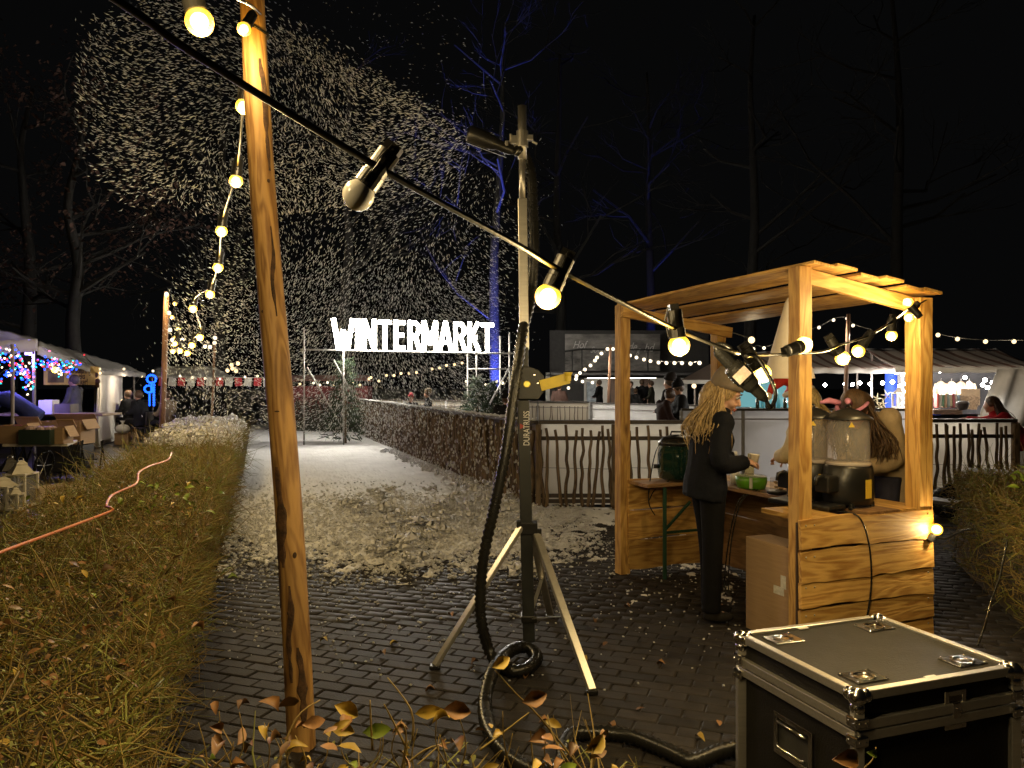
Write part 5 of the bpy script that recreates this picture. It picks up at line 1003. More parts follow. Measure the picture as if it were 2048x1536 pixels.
bn = ('dark red', 'grey white', 'bottle green', 'tan', 'grey blue', 'cream', 'wine red', 'off-white', 'slate')
for i in range(9):
    q = P(1873+i*5.2, 812, 14.0); b = MB(); b.box(Vector((q.x, q.y, 1.30)), (.04, .12, .26-.02*(i % 3)), Matrix.Rotation(random.uniform(-.08, .08), 3, 'Y')); o = b.build('folded_scarf', mat('scarf%d' % i, bc[i], .8, bump=.3), bevel=.008); tag(o, bn[i]+' scarf in the row of scarves on the clothes stall', 'scarf', 'scarves in a row on the clothes stall')
q = P(1890, 825, 13.9); b = MB(); b.box((q.x, q.y, 1.10), (.52, .2, .09)); tag(b.build('scarf_tray', mat('dark_tray', (.10, .06, .04), .6), bevel=.006), 'low dark wooden tray under the row of scarves', 'tray')
q = P(1938, 808, 14.0); t = thing('print_stand', q, 'fanned brown paper prints on the clothes stall', 'prints'); 
for i in range(6): b = MB(); b.box(Vector((q.x-.14+.06*i, q.y+.02*i, 1.26)), (.15, .006, .24), Matrix.Rotation(.1*i-.2, 3, 'Y')); b.build('print', mat('kraft_print', (.42, .32, .22), .7, var=.4, scale=30), t)
b = MB(); b.box((q.x+.1, q.y+.14, 1.36), (.36, .02, .30)); b.build('print_board', mat('kraft_board', (.50, .40, .28), .7), t)
q = P(1925, 822, 13.3); b = MB(); b.lathe([(.06, 0), (.09, .05), (.10, .10), (.11, .11), (.09, .15), (.02, .16)], 16, (q.x, q.y, 1.15)); tag(b.build('lidded_pot', mat('dark_pot', (.04, .03, .03), .4), smooth=True), 'dark lidded pot beside the glowing lamp on the clothes stall', 'pot')
def lantern(c, w, h, label, m, name='lantern'):
    t = thing(name, c, label, 'lantern'); c = Vector(c); b = MB(); b.box(c+Vector((0, 0, .015)), (w, w, .03)); b.build('base', m, t, bevel=.004); b = MB(); b.box(c+Vector((0, 0, h*.68)), (w, w, .025)); b.build('cornice', m, t, bevel=.004)
    for sx_ in (-1, 1):
        for sy_ in (-1, 1): b = MB(); b.box(c+Vector((sx_*(w/2-.015), sy_*(w/2-.015), h*.35)), (.025, .025, h*.64)); b.build('upright', m, t)
    b = MB(); b.beam(c+Vector((-w/2+.02, -w/2+.012, .03)), c+Vector((w/2-.02, -w/2+.012, h*.66)), .01, .014, up=(0, 1, 0)); b.beam(c+Vector((w/2-.02, -w/2+.010, .03)), c+Vector((-w/2+.02, -w/2+.010, h*.66)), .01, .014, up=(0, 1, 0)); b.build('glazing_bar', m, t)
    b = MB(); b.box(c+Vector((0, 0, h*.35)), (w-.05, w-.05, h*.60)); b.build('glass', glassy('lantern_glass', (.85, .85, .85), None, 0, .15), t)
    b = MB(); b.lathe([(w*.62, h*.69), (w*.60, h*.71), (w*.30, h*.86), (w*.30, h*.90), (w*.12, h*.96), (.01, h*.97)], 4, c); b.build('roof', m, t); b = MB(); b.tube([c+Vector((w*.12*math.cos(i*.5), 0, h*.97+w*.12*math.sin(i*.5))) for i in range(13)], .005, 5); b.build('ring', STEEL, t)
    return t
WHW = mat('white_wood', (.60, .56, .48), .6, var=.08)
lantern(Vector((P(1800, 768, 14.5).x, 14.5, 1.14)), .22, .42, 'white lantern before the bright blue back cloth', WHW)
for i, (px, py) in enumerate(((1752, 797), (1765, 808), (1772, 790), (1757, 812))):
    c = P(px, py, 14.5); t = thing('star_ornament', c, ('cream star ornament highest of the cluster by the lantern', 'cream star ornament at the cluster edge by the lantern', 'small white star ornament over the cluster', 'cream star ornament lowest in the cluster')[i], 'ornament'); b = MB()
    for k in range(5): an = k*1.257+.3*i; b.add([c, c+Vector((math.cos(an-.3)*.05, -.02, math.sin(an-.3)*.05)), c+Vector((math.cos(an)*.12, 0, math.sin(an)*.12)), c+Vector((math.cos(an+.3)*.05, -.02, math.sin(an+.3)*.05)), c+Vector((0, -.04, 0))], [(0, 1, 2), (0, 2, 3), (1, 4, 2), (4, 3, 2)])
    b.build('points', mat('cream_felt', (.62, .55, .35), .8), t)
for i, px in enumerate((1515, 1525, 1534, 1548, 1557, 1570)):
    q = P(px, 814, 13.2); b = MB(); b.lathe([(.03, 0), (.033, .02), (.033, .14), (.012, .19), (.012, .25)], 12, (q.x, q.y, 1.18)); tag(b.build('bar_bottle', (mat('dark_bottle', (.015, .02, .012), .15), glassy('blue_bottle', (.3, .7, .8), None, 0, .4))[i % 3 == 1], smooth=True), ('dark bottle first in the row on the bar', 'pale blue bottle second in the row on the bar', 'dark bottle third in the row on the bar', 'dark bottle fourth in the row on the bar', 'pale blue bottle fifth in the row on the bar', 'dark bottle last in the row on the bar')[i], 'bottle', 'bottles on the bar behind the booth')
q0 = P(1500, 768, 13.2); q1 = P(1620, 768, 13.2); t = thing('bar_counter', q0, 'bar behind the rink boards with a self-glowing teal back panel', 'bar'); b = MB(); b.box(((q0.x+q1.x)/2, 13.3, 1.16), (q1.x-q0.x+.2, .4, .04)); b.build('bar_top', RAIL, t); b = MB(); b.box(((q0.x+q1.x)/2, 13.48, .57), (q1.x-q0.x, .03, 1.14)); b.build('bar_front', DW, t)
b = MB(); b.box(((q0.x+q1.x)/2+.05, 14.2, 1.45), (q1.x-q0.x, .03, .55)); b.build('glow_panel', emit('teal_glow', (.35, .85, .9), .45), t)  # panel glows by itself in place of light on the bar back
for i in range(7): b = MB(); b.ball(Vector((q0.x+.15*i, 14.1, 1.66+.05*(i % 2))), .025, 8, 6); b.build('bar_bulb', WARMW, t, smooth=True)
# brown peaked tent
T3 = thing('peaked_tent', P(1415, 768, 17), 'brown peaked canvas tent behind the woman in the cap', 'tent'); c = P(1432, 722, 17.0); h0 = P(1362, 760, 16.0).z; b = MB()
crn = [P(1362, 762, 16), P(1500, 762, 15.9), P(1505, 762, 18), P(1390, 762, 18.2)]; b.add([c]+[pz(k, h0) for k in crn], [(0, 1, 2), (0, 2, 3), (0, 3, 4), (0, 4, 1)]); b.build('canvas', mat('brown_canvas', (.20, .15, .12), .85, var=.15, stretch=(8, 8, 1)), T3, solid=.01)
for k in crn: b = MB(); b.tube([pz(k, 0), pz(k, h0)], .025, 8); b.build('pole', MATS['stall_pole'], T3)
b = MB(); b.beam(pz(crn[0], h0-.04), pz(crn[1], h0-.04), .02, .08); b.build('valance', CLOTHW, T3)
lamp(T3, P(1400, 785, 17), 6, BULB_COL); b = MB(); b.ball(P(1388, 772, 16.2), .05, 10, 8); b.build('bulb', WARM, T3, smooth=True)
# ================================================================ stalls on the left
YS = 14.0
SLT = thing('market_stall', P(60, 768, 16), 'pale canvas stall glowing blue with coloured fairy lights and a yellow notice', 'stall')
def ruled(p00, p10, p01, p11, name, m, parent, nu=20, nv=6, sag=.05, solid=.006):
    p00, p10, p01, p11 = [Vector(k) for k in (p00, p10, p01, p11)]; b = MB()
    b.grid(lambda u, v: (p00.lerp(p10, u)).lerp(p01.lerp(p11, u), v)+Vector((0, 0, -sag*math.sin(math.pi*v)*(.6+.4*math.sin(9*u))+.01*math.sin(u*30))), nu, nv); return b.build(name, m, parent, smooth=True, solid=solid)
# canopy runs away from the viewer: eave (towards the path) and ridge
e0 = P(-120, 690, 12.2); e1 = P(75, 692, 14.0); e2 = P(200, 738, 19.3); e3 = P(292, 746, 24)
r0 = P(-120, 628, 13.0); r1 = P(75, 682, 15.6); r2 = P(160, 704, 20.0); r3 = P(262, 733, 24.5)
CANB = translucent('pale_canvas', (.55, .53, .50), .42, .8)
ruled(e0, e1+Vector((0, 0, .12)), r0, r1+Vector((0, 0, .05)), 'canopy', CANB, SLT); b = MB(); b.grid(lambda u, v: e0.lerp(e1+Vector((0, 0, .12)), u)+Vector((0, 0, -.22*v+.01*math.sin(u*40))), 30, 2); b.build('valance', CANB, SLT, smooth=True, solid=.004)
S2 = thing('market_stall', P(180, 768, 19), 'long grey canvas stall with a hanging white side curtain', 'stall')
ruled(e1, e2, r1, r2, 'canopy', CANB, S2); ruled(e2, e3, r2, r3, 'canopy', CANB, S2); b = MB(); b.grid(lambda u, v: e1.lerp(e2, u)+Vector((0, -.01, -.16*v+.01*math.sin(u*50))), 30, 2); b.build('valance', CANB, S2, smooth=True, solid=.004); b = MB(); b.grid(lambda u, v: e2.lerp(e3, u)+Vector((0, -.01, -.14*v+.01*math.sin(u*50))), 30, 2); b.build('valance', CANB, S2, smooth=True, solid=.004)
k0 = P(195, 738, 19.2); k1 = P(246, 738, 23.0); b = MB(); b.grid(lambda u, v: pz(k0.lerp(k1, u), k0.z*(1-v)+.02)+Vector((.05*math.sin(u*9+v*2), .06*math.sin(v*6+u*4), -.05*math.sin(math.pi*u)*(1-v))), 24, 14); b.build('side_curtain', mat('white_curtain', (.60, .57, .52), .8, var=.06, bump=.3, bscale=6), S2, smooth=True, solid=.02)
k2 = P(197, 760, 19.2); b = MB(); b.grid(lambda u, v: pz(P(197-8*u*(v+.1), 768, 19.2), (k0.z-.25)*(1-v)+.02), 6, 10); b.build('curtain_return', MATS['white_curtain'], S2, smooth=True, solid=.02)
for q in (P(25, 700, 13.2), P(68, 700, 14.6), P(190, 740, 20), P(268, 750, 24)): b = MB(); b.tube([pz(q, 0), pz(q, q.z+.1)], .03, 8); b.build('pole', MATS['stall_pole'], S2)
# notice
n0 = P(88, 745, 16.5); n1 = P(197, 752, 18.6); dv = n1-n0; nt = thing('stall_notice', n0, 'yellow notice board about the beekeeper hung under the stall roof', 'notice'); zc = (n0.z+n1.z)/2-.02
b = MB(); b.beam(pz(n0, zc), pz(n1, zc), .015, .44); b.build('board', mat('honey_card', (.55, .36, .12), .6, var=.12, scale=4), nt)
RMn = Matrix((dv.normalized(), Vector((0, 0, 1)), dv.normalized().cross(Vector((0, 0, 1))))).transposed().to_4x4()
for tx, f, dz, sz in (('ndersteuning', .60, .13, .20), ('eks', .66, 0, .20), ('de Imker!', .60, -.13, .20)):
    me = text_mesh(tx, sz, .001, 0, .004, .95); me.materials.append(mat('dark_print', (.05, .02, .015), .6)); o = place(me, 'lettering', nt); q = pz(n0.lerp(n1, f), zc+dz-.02)+Vector((.014, 0, 0)); o.matrix_basis = Matrix.Translation(q) @ RMn
b = MB(); b.beam(pz(n0.lerp(n1, .06), zc-.04)+Vector((.003, -.012, 0)), pz(n0.lerp(n1, .34), zc-.04)+Vector((.003, -.012, 0)), .012, .26); b.build('photo_print', mat('photo_brown', (.12, .07, .06), .6, var=.3, scale=3), nt)
c = pz(n0.lerp(n1, .95), zc-.08); b = MB(); [b.ball(c+Vector((random.uniform(-.12, .12), -.03, random.uniform(-.16, .12))), .07, 8, 6, (1, .3, 1)) for i in range(9)]; b.build('pine_garland', mat('brown_garland', (.10, .05, .035), .8), nt, smooth=True)
# coloured fairy lights
FC = [('blue', (.015, .07, 1), 4.5, 110), ('red', (1, .05, .07), 2.6, 40), ('teal', (.02, .55, .6), 2.2, 45), ('warm', (1, .75, .5), 3.5, 55), ('pink', (1, .25, .5), 2.2, 22)]
ft = thing('fairy_lights', P(60, 720, 14), 'tangled coloured fairy lights under the blue-lit stall roof', 'string lights')
arcs = [((-20, 730), (30, 690), (60, 770)), ((-10, 700), (50, 715), (65, 780)), ((60, 735), (85, 720), (170, 730)), ((75, 715), (120, 735), (165, 722)), ((30, 700), (45, 740), (60, 782)), ((-20, 770), (10, 740), (40, 745)), ((95, 725), (130, 752), (150, 742))]
segs = []
for nm, c_, s_, cnt in FC:
    C_ = []
    for i in range(cnt):
        a_ = random.choice(arcs); u_ = random.random(); x_ = (1-u_)**2*a_[0][0]+2*u_*(1-u_)*a_[1][0]+u_*u_*a_[2][0]; y_ = (1-u_)**2*a_[0][1]+2*u_*(1-u_)*a_[1][1]+u_*u_*a_[2][1]; C_.append(tuple(P(x_+random.gauss(0, 7), y_+random.gauss(0, 6), 13+x_*.016+random.uniform(-.3, .3))))
    o = blobs('fairy_bulbs', np.array(C_), np.full(len(C_), .021), emit('fairy_'+nm, c_, s_), ft, flat=1); tag(o, kind='stuff')
b = MB()
for a_ in arcs: b.tube(spline([P(x_, y_, 13+x_*.016) for x_, y_ in a_], 8), .004, 4)
b.build('wire', CABLE, ft)
b = MB(); q = P(110, 740, 15.3); b.ball(q, .06, 10, 8); b.build('yellow_lamp', emit('fairy_yellow', (1, .7, .1), 6), ft, smooth=True)
q = P(60, 705, 14.6); fl = thing('stall_floodlight', q, 'violet-blue stall floodlight under the left canopy', 'floodlight'); b = MB(); b.box(q, (.16, .10, .10)); b.build('housing', BLACK, fl, bevel=.01); b = MB(); b.box(q+Vector((0, -.052, 0)), (.13, .006, .08)); b.build('lens', emit('violet_lens', (.25, .2, 1), 10), fl); lamp(fl, q+Vector((0, -.12, -.06)), 240, (.30, .25, 1), .05)
# warm bulbs along the eave of the grey stall
far_string('festoon_string', 'warm bulbs along the eave of the long grey stall', [(178, 738, 18.8), (199, 738, 19), (200, 746, 19), (248, 738, 21.5), (262, 745, 22.5), (283, 753, 23.5), (244, 801, 22)], WARM, .035)
# blue LED figure
t = thing('light_ornament', P(303, 800, 22), 'blue LED curled ornament glowing beside the far stalls', 'light ornament'); BL = emit('led_blue', (.01, .09, 1), 4); b = MB()
def dots(ptsl): 
    for p_ in ptsl: b.ball(p_, .035, 6, 4)
dots([P(303+9*math.cos(i*.5), 758+8*math.sin(i*.5), 22) for i in range(13)]); dots([P(297+8*math.cos(i*.6), 778+7*math.sin(i*.6), 22) for i in range(11)]); dots([P(308, 770+i*5, 22) for i in range(9)]); dots([P(299, 785+i*5, 22) for i in range(6)]); dots([P(303, 768+i*4, 22) for i in range(5)]); tag(b.build('led_points', BL, t), kind='stuff'); b = MB(); b.tube(pts((305, 755, 22.05), (306, 800, 22.05), (306, 862, 22.05)), .02, 6); b.build('frame', RAIL, t)
# table with boxes
tb = thing('folding_table', P(90, 900, 13), 'folding table loaded with cartons beside the left stall', 'table'); TD = 13.0; a = P(5, 894, TD-.3); c = P(152, 886, TD); TZ = .60
b = MB(); b.add([pz(P(5, 0, TD-.5), TZ), pz(P(135, 0, TD-.4), TZ), pz(P(155, 0, TD+.5), TZ), pz(P(10, 0, TD+.5), TZ)], [(0, 1, 2, 3)]); b.build('table_top', mat('cream_top', (.55, .50, .42), .5), tb, solid=.04)
for px, dd in ((25, -.3), (45, .3), (120, -.3), (135, .3)):
    q = pz(P(px, 0, TD+dd), TZ); b = MB(); b.tube([q, pz(q+Vector((.12, 0, 0)), 0)], .015, 6); b.tube([q+Vector((.2, 0, 0)), pz(q+Vector((-.02, 0, 0)), 0)], .015, 6); b.build('leg', BLACK, tb)
def carton(px, d, w, h, dp, z0, label, m=CARD, rz=0, flap=True, name='cardboard_box'):
    q = P(px, 768, d); c = Vector((q.x, d, z0)); t = thing(name, c, label, 'box'); R_ = Matrix.Rotation(rz, 3, 'Z'); th = .012
    b = MB()
    for off, sz in (((0, -dp/2, h/2), (w, th, h)), ((0, dp/2, h/2), (w, th, h)), ((-w/2, 0, h/2), (th, dp-th, h)), ((w/2, 0, h/2), (th, dp-th, h)), ((0, 0, th/2), (w-th, dp-th, th))): b.box(c+R_ @ Vector(off), sz, R_)
    b.build('carton', m, t)
    if flap: b = MB(); b.box(c+R_ @ Vector((0, dp/2+.06, h+.06)), (w*.96, th, .17), R_ @ Matrix.Rotation(.7, 3, 'X')); b.build('flap', m, t); b = MB(); b.box(c+R_ @ Vector((w/2+.06, 0, h-.06)), (th, dp*.9, .2), R_ @ Matrix.Rotation(-.5, 3, 'Y')); b.build('flap', m, t)
    return t, c
carton(38, 12.8, .42, .30, .35, TZ+.02, 'open brown carton with red contents on the folding table'); t, c = carton(82, 12.6, .50, .24, .36, TZ+.02, 'dark green crate full of crumpled paper on the folding table', mat('green_crate', (.02, .035, .025), .5), flap=False, name='plastic_crate')
b = MB(); [b.ball(c+Vector((random.uniform(-.2, .2), random.uniform(-.12, .12), .25)), .06, 7, 5, (1.2, 1, .7)) for i in range(12)]; b.build('crumpled_paper', mat('pink_paper', (.42, .30, .28), .7), t)
b = MB(); q = P(38, 768, 12.8); [b.ball((q.x+random.uniform(-.15, .15), 12.8+random.uniform(-.1, .1), TZ+.27), .05, 7, 5) for i in range(9)]; tag(b.build('red_baubles', mat('red_gloss', (.5, .02, .02), .3), smooth=True), 'red ornaments heaped in the open brown carton', 'ornaments')
carton(118, 12.7, .30, .26, .3, TZ+.02, 'small brown carton at the table end'); carton(132, 14.2, .80, .42, .5, .5, 'wide brown carton behind the folding table'); t, c = carton(132, 14.2, .78, .48, .46, .0, 'dark crate under the wide carton', mat('dark_crate', (.03, .03, .03), .6), flap=False, name='plastic_crate'); carton(128, 15.5, .42, .18, .3, 1.02, 'low grey-brown tray on the stall table', mat('grey_tray', (.12, .10, .09), .6), flap=False); carton(98, 15.4, .26, .28, .25, 1.0, 'white paper bag shape on the stall table', WHITEP, flap=False, name='white_bin'); carton(250, 20.5, .36, .3, .4, 0, 'brown carton on the ground past the white curtain')
b = MB(); b.box((P(110, 768, 16).x, 16, .97), (2.4, .8, .05)); tag(b.build('stall_table', MATS['table_wood'], bevel=.01), 'stall table behind the cartons on the left', 'table')
q = P(245, 858, 20.3); b = MB(); b.ball(q, .18, 12, 8, (1.1, .8, .7)); b.lathe([(.05, .1), (.02, .16), (.07, .22)], 10, q); tag(b.build('plastic_bag', WHITEP, smooth=True), 'white plastic bag on the carton past the curtain', 'bag')
# long wooden box on the ground, lanterns, trestle
p = P(78, 985, 10.2); q = P(172, 950, 10.8); t = thing('wooden_trough', p, 'long plain wooden trough lying on the ground by the hedge', 'trough')
pa = pz(p, .12); pb = pz(q, .12); sd = Vector((-(pb-pa).y, (pb-pa).x, 0)).normalized(); PALE = woodmat('pale_timber', (.48, .38, .26), (.30, .22, .14), .65)
plank('side_board', pa, pb, .20, .02, tuple(-sd), PALE, t); plank('side_board', pa+sd*.2, pb+sd*.2, .20, .02, tuple(-sd), PALE, t); plank('bottom_board', pa+sd*.1+Vector((0, 0, -.09)), pb+sd*.1+Vector((0, 0, -.09)), .18, .018, (0, 0, 1), PALE, t); plank('end_board', pa+Vector((0, 0, 0)), pa+sd*.2, .19, .018, tuple((pa-pb).normalized()), PALE, t); plank('end_board', pb, pb+sd*.2, .19, .018, tuple((pb-pa).normalized()), PALE, t)
for dx in (.45, .75):
    q = P(160+dx*20, 0, 13); 
t = thing('trestle', P(175, 930, 13.2), 'small black folding trestle beside the table', 'trestle'); b = MB()
for k in (0, .35): b.tube([pz(P(162, 0, 13.2), .62)+Vector((k, 0, 0)), pz(P(180, 0, 13.2), 0)+Vector((k, -.1, 0))], .014, 6); b.tube([pz(P(166, 0, 13.4), .62)+Vector((k, 0, 0)), pz(P(152, 0, 13.4), 0)+Vector((k, .1, 0))], .014, 6)
b.tube([pz(P(155, 0, 13.3), .3), pz(P(195, 0, 13.3), .3)], .012, 6); b.build('frame', BLACK, t)
lantern(Vector((P(42, 0, 10.1).x, 10.1, 0)), .30, .62, 'tall white wooden lantern with a pitched roof by the hedge', WHW); lantern(Vector((P(6, 0, 9.9).x, 9.9, 0)), .34, .42, 'wide white wooden lantern at the hedge edge', WHW); lantern(Vector((P(20, 0, 10.6).x, 10.6, 0)), .28, .60, 'dark lantern standing behind the white lanterns', mat('dark_wood_l', (.05, .045, .04), .6)); lantern(Vector((P(31, 0, 9.75).x, 9.75, 0)), .16, .30, 'small white lantern with framed panes before the tall one', WHW)
q = P(88, 920, 12.6); t = thing('hand_cart', q, 'hand cart wheel standing under the folding table', 'cart'); b = MB(); b.tube([Vector((q.x+.04*math.sin(i*.4), 12.6+.24*math.cos(i*.4), .26+.24*math.sin(i*.4))) for i in range(16)], .025, 8, closed=True); b.build('wheel_tyre', RUBBER, t, smooth=True); b = MB(); [b.tube([Vector((q.x, 12.6, .26)), Vector((q.x, 12.6+.23*math.cos(i), .26+.23*math.sin(i)))], .006, 5) for i in range(6)]; b.tube([Vector((q.x, 12.6, .26)), Vector((q.x-.4, 12.9, .5))], .015, 6); b.build('wheel_frame', STEEL, t)
# far red and white bunting stalls
RS = thing('market_stall', P(420, 768, 26), 'far low stall with grey roof and red and white flags', 'stall'); ruled(P(300, 756, 25.5), P(470, 756, 25.5), P(310, 733, 27), P(430, 733, 27), 'canopy', CANB, RS, sag=.02); b = MB(); b.tube(pts((296, 752, 25.4), (540, 756, 25.4)), .012, 5); b.build('flag_line', CLOTHW, RS)
for i in range(12): p = P(325+i*19, 754, 25.4); b = MB(); b.box(p+Vector((0, 0, -.16)), (.24, .008, .28), Matrix.Rotation(random.uniform(-.15, .15), 3, 'Y')); b.build('flag', (mat('red_flag', (.45, .04, .05), .7), CLOTHW)[i % 2], RS)
far_string('festoon_string', 'bulbs among the red and white flags', [(306, 742, 25.3), (330, 748, 25.3), (360, 752, 25.3), (385, 755, 25.3), (410, 757, 25.3), (440, 758, 25.3), (490, 754, 25.3), (515, 752, 25.3), (530, 758, 25.3), (627, 766, 25), (640, 770, 25), (655, 765, 25)], WARMW, .04)
RW = thing('market_stall', P(660, 768, 28), 'dark red fronted stall behind the left scaffold legs', 'stall'); bxo(P(570, 0, 28).x, P(735, 0, 28).x, 28, 29, 0, P(0, 772, 28).z, 'front', mat('dark_red', (.16, .03, .03), .7, var=.2), RW); ruled(P(560, 762, 27.6), P(745, 762, 27.6), P(570, 750, 29.5), P(735, 750, 29.5), 'canopy', mat('pink_roof', (.35, .16, .14), .7), RW, sag=.02); far_string('festoon_string', 'bulbs on the dark red stall', [(668, 769, 27), (600, 768, 27), (705, 766, 27), (720, 770, 27)], WARM, .045)
# right side: bench, bags
BD = mat('dark_bench', (.03, .024, .02), .55)
def bench(a, c, h, w, label, name='bench', cat='bench'):
    a = Vector(a); c = Vector(c); t = thing(name, a, label, cat); b = MB(); b.beam(pz(a, h), pz(c, h), w, .035); b.build('seat_board', BD, t, bevel=.004)
    for f in (.1, .9): q = a.lerp(c, f); n_ = Vector((-(c-a).y, (c-a).x, 0)).normalized()*w*.4; b = MB(); b.beam(pz(q-n_, 0), pz(q-n_, h), .03, .03); b.beam(pz(q+n_, 0), pz(q+n_, h), .03, .03); b.build('leg', BD, t)
bench(P(1775, 0, 8.2), P(2030, 0, 7.2), .42, .26, 'low dark bench on the far side of the booth'); bench(P(1935, 0, 8.6), P(2100, 0, 8.2), .62, .6, 'dark table beside the low bench', 'picnic_table', 'table')
for i, (px, d, s_) in enumerate(((1895, 9.3, .22), (1920, 9.1, .18), (1800, 9.4, .16))):
    q = P(px, 0, d); b = MB(); b.ball((q.x, d, s_*.75), s_, 12, 9, (1.1, 1, .85)); b.ball((q.x+.03, d, s_*1.5), s_*.35, 8, 6); tag(b.build('rubbish_bag', mat('black_bag', (.012, .012, .016), .25, bump=.8, bscale=14), smooth=True), ('big black rubbish bag under the hazel paling', 'smaller black bag beside the big rubbish bag', 'dark bundle behind the booth corner post')[i], 'bag')
b = MB(); b.tube(spline([P(1985, 1195, 4.2), P(1970, 1250, 4.0), P(1955, 1292, 3.9)], 6), .006, 6); b.tube(spline([P(1985, 1195, 4.2), P(2000, 1150, 4.25), P(2015, 1080, 4.3)], 6), .006, 6); tag(b.build('garden_lead', RUBBER, smooth=True), 'thin black lead running out of the bushy green hedge', 'cable')

for o in [k for k in col.objects if k.get('label') == 'warm bulbs along the eave of the long grey stall']:
    for px, py, d in ((228, 775, 19.0), (262, 765, 21.5)): lamp(o, P(px, py, d), 22, (1, .8, .55))
# ================================================================ people
SKIN = mat('skin', (.52, .30, .21), .5, var=.08, scale=12)
def ortho(a): return frame(a)
def human(label, loc, rz, H=1.70, pose=None, jacket=(.02, .022, .03), trousers=(.018, .018, .02), shoe=(.02, .018, .016), hair=(.09, .05, .025), hat=None, long_hair=False, fine=.02, puff=1.0, group=None, skirt=False, extra=None, face=False, fingers=False, hood=False, coat_len=0.0, legs=True):
    s = H/1.70
    J = dict(pelvis=(0, 0, .92), waist=(0, 0, 1.06), chest=(.01, 0, 1.27), neck=(.0, 0, 1.45), head=(.03, 0, 1.585), shL=(0, .175, 1.40), elL=(-.02, .23, 1.13), wrL=(.05, .24, .89), shR=(0, -.175, 1.40), elR=(-.02, -.23, 1.13), wrR=(.05, -.24, .89), hiL=(0, .09, .90), knL=(.02, .10, .49), anL=(-.02, .10, .08), hiR=(0, -.09, .90), knR=(.02, -.10, .49), anR=(-.02, -.10, .08))
    J.update(pose or {}); hp = J.pop('hpitch', 0); hy = J.pop('hyaw', 0); J = {k: Vector(v)*s for k, v in J.items()}
    HM = Matrix.Rotation(hy, 3, 'Z') @ Matrix.Rotation(hp, 3, 'Y'); hc = J['head']
    def hd(x, y, z): return hc+HM @ (Vector((x, y, z))*s)
    def limb(b, keys, radii, n=10):
        p = spline([J[k] for k in keys], 5); m = len(p)-1; rs = []
        for i in range(m+1):
            f = i/m*(len(radii)-1); k = min(int(f), len(radii)-2); rs.append((radii[k]*(1-(f-k))+radii[k+1]*(f-k))*s)
        b.tube(p, rs, n)
    def trunk(b, g, top=True, hipw=.165):
        side = (J['shL']-J['shR']).normalized(); seq = [('pelvis', hipw, .115, -.10), ('pelvis', hipw, .12, 0), ('waist', .145, .105, 0), ('chest', .175, .12, 0)]; R_ = []
        up0 = (J['chest']-J['pelvis']).normalized()
        for k, wx, wy, dz in seq: R_.append((J[k]+up0*dz*s, side*wx*s*g, side.cross(up0)*wy*s*g))
        R_.append(((J['shL']+J['shR'])/2-up0*.02*s, side*.165*s*g, side.cross(up0)*.085*s*g)); R_.append((J['neck']+up0*.0, side*.065*s*g, side.cross(up0)*.062*s*g)); b.rings(R_)
    def hand(b, w, e, sgn):
        d = (w-e).normalized(); _, y, z = frame(d, Vector((0, sgn*.3, 1))); c = w+d*.045*s
        b.ball(c, .042*s, 10, 7, (1, .75, .5), Matrix((d, y, z)).transposed())
        for i, L_ in enumerate((.070, .080, .075, .058)):
            o = y*(-.026+.0175*i)*s; p0 = c+d*.03*s+o; b.tube([p0, p0+d*L_*.45*s-z*.006*s, p0+d*L_*.72*s-z*.028*s, p0+d*L_*.70*s-z*.048*s], [.0095*s, .009*s, .0085*s, .007*s], 7)
        p0 = c-y*.03*s-d*.01*s; b.tube([p0, p0+d*.03*s-y*.018*s-z*.012*s, p0+d*.05*s-y*.008*s-z*.035*s], [.012*s, .0105*s, .008*s], 7)
    M = Matrix.Translation(Vector(loc)) @ Matrix.Rotation(rz, 4, 'Z')
    b = MB(); trunk(b, .86); limb(b, ('shL', 'elL', 'wrL'), (.048, .040, .038, .028)); limb(b, ('shR', 'elR', 'wrR'), (.048, .040, .038, .028))
    limb(b, ('hiL', 'knL', 'anL'), (.080, .062, .052, .040)); limb(b, ('hiR', 'knR', 'anR'), (.080, .062, .052, .040))
    b.tube([J['neck']-Vector((0, 0, .06*s)), J['neck'].lerp(hc, .5), hd(-.02, 0, -.03)], [.062*s, .052*s, .055*s], 10)
    b.ball(hd(0, 0, .02), .098*s, 18, 14, (.98, .80, 1.10), HM); b.ball(hd(.028, 0, -.055), .066*s, 14, 10, (.95, .82, .95), HM)
    b.tube([hd(.088, 0, .02), hd(.105, 0, -.005), hd(.118, 0, -.026), hd(.095, 0, -.034)], [.010*s, .013*s, .016*s, .012*s], 8); b.ball(hd(.088, 0, -.063), .02*s, 8, 6, (.8, 1.2, .6), HM); b.ball(hd(.075, 0, -.105), .024*s, 8, 6)
    for sg in (-1, 1): b.ball(hd(-.005, sg*.082, -.012), .024*s, 8, 6, (.9, .4, 1.3), HM); b.ball(hd(.066, sg*.034, -.036), .03*s, 8, 6); b.ball(hd(.083, sg*.033, .036), .017*s, 8, 6, (.6, 1.6, .6), HM)
    if legs is None: pass
    hand(b, J['wrL'], J['elL'], 1); hand(b, J['wrR'], J['elR'], -1)
    for a, k in (('anL', 'knL'), ('anR', 'knR')): b.ball(J[a]+Vector((.05, 0, -.03))*s, .05*s, 10, 7, (1.9, .8, .7))
    root = b.build('person', SKIN, None, smooth=True, mw=M, remesh=fine if not fingers else .0065); tag(root, label, 'person', group)
    def child(b, name, c, parent=root, rm=fine, rough=.8, **k):
        m = c if not isinstance(c, tuple) else mat(name+'_%.3f_%.3f_%.3f' % c, c, rough, var=.15, scale=6, bump=.5, bscale=28, spec=.12)
        o = b.build(name, m, root, smooth=True, mw=M, remesh=rm); adopt(o, root); o.matrix_basis = M; return o
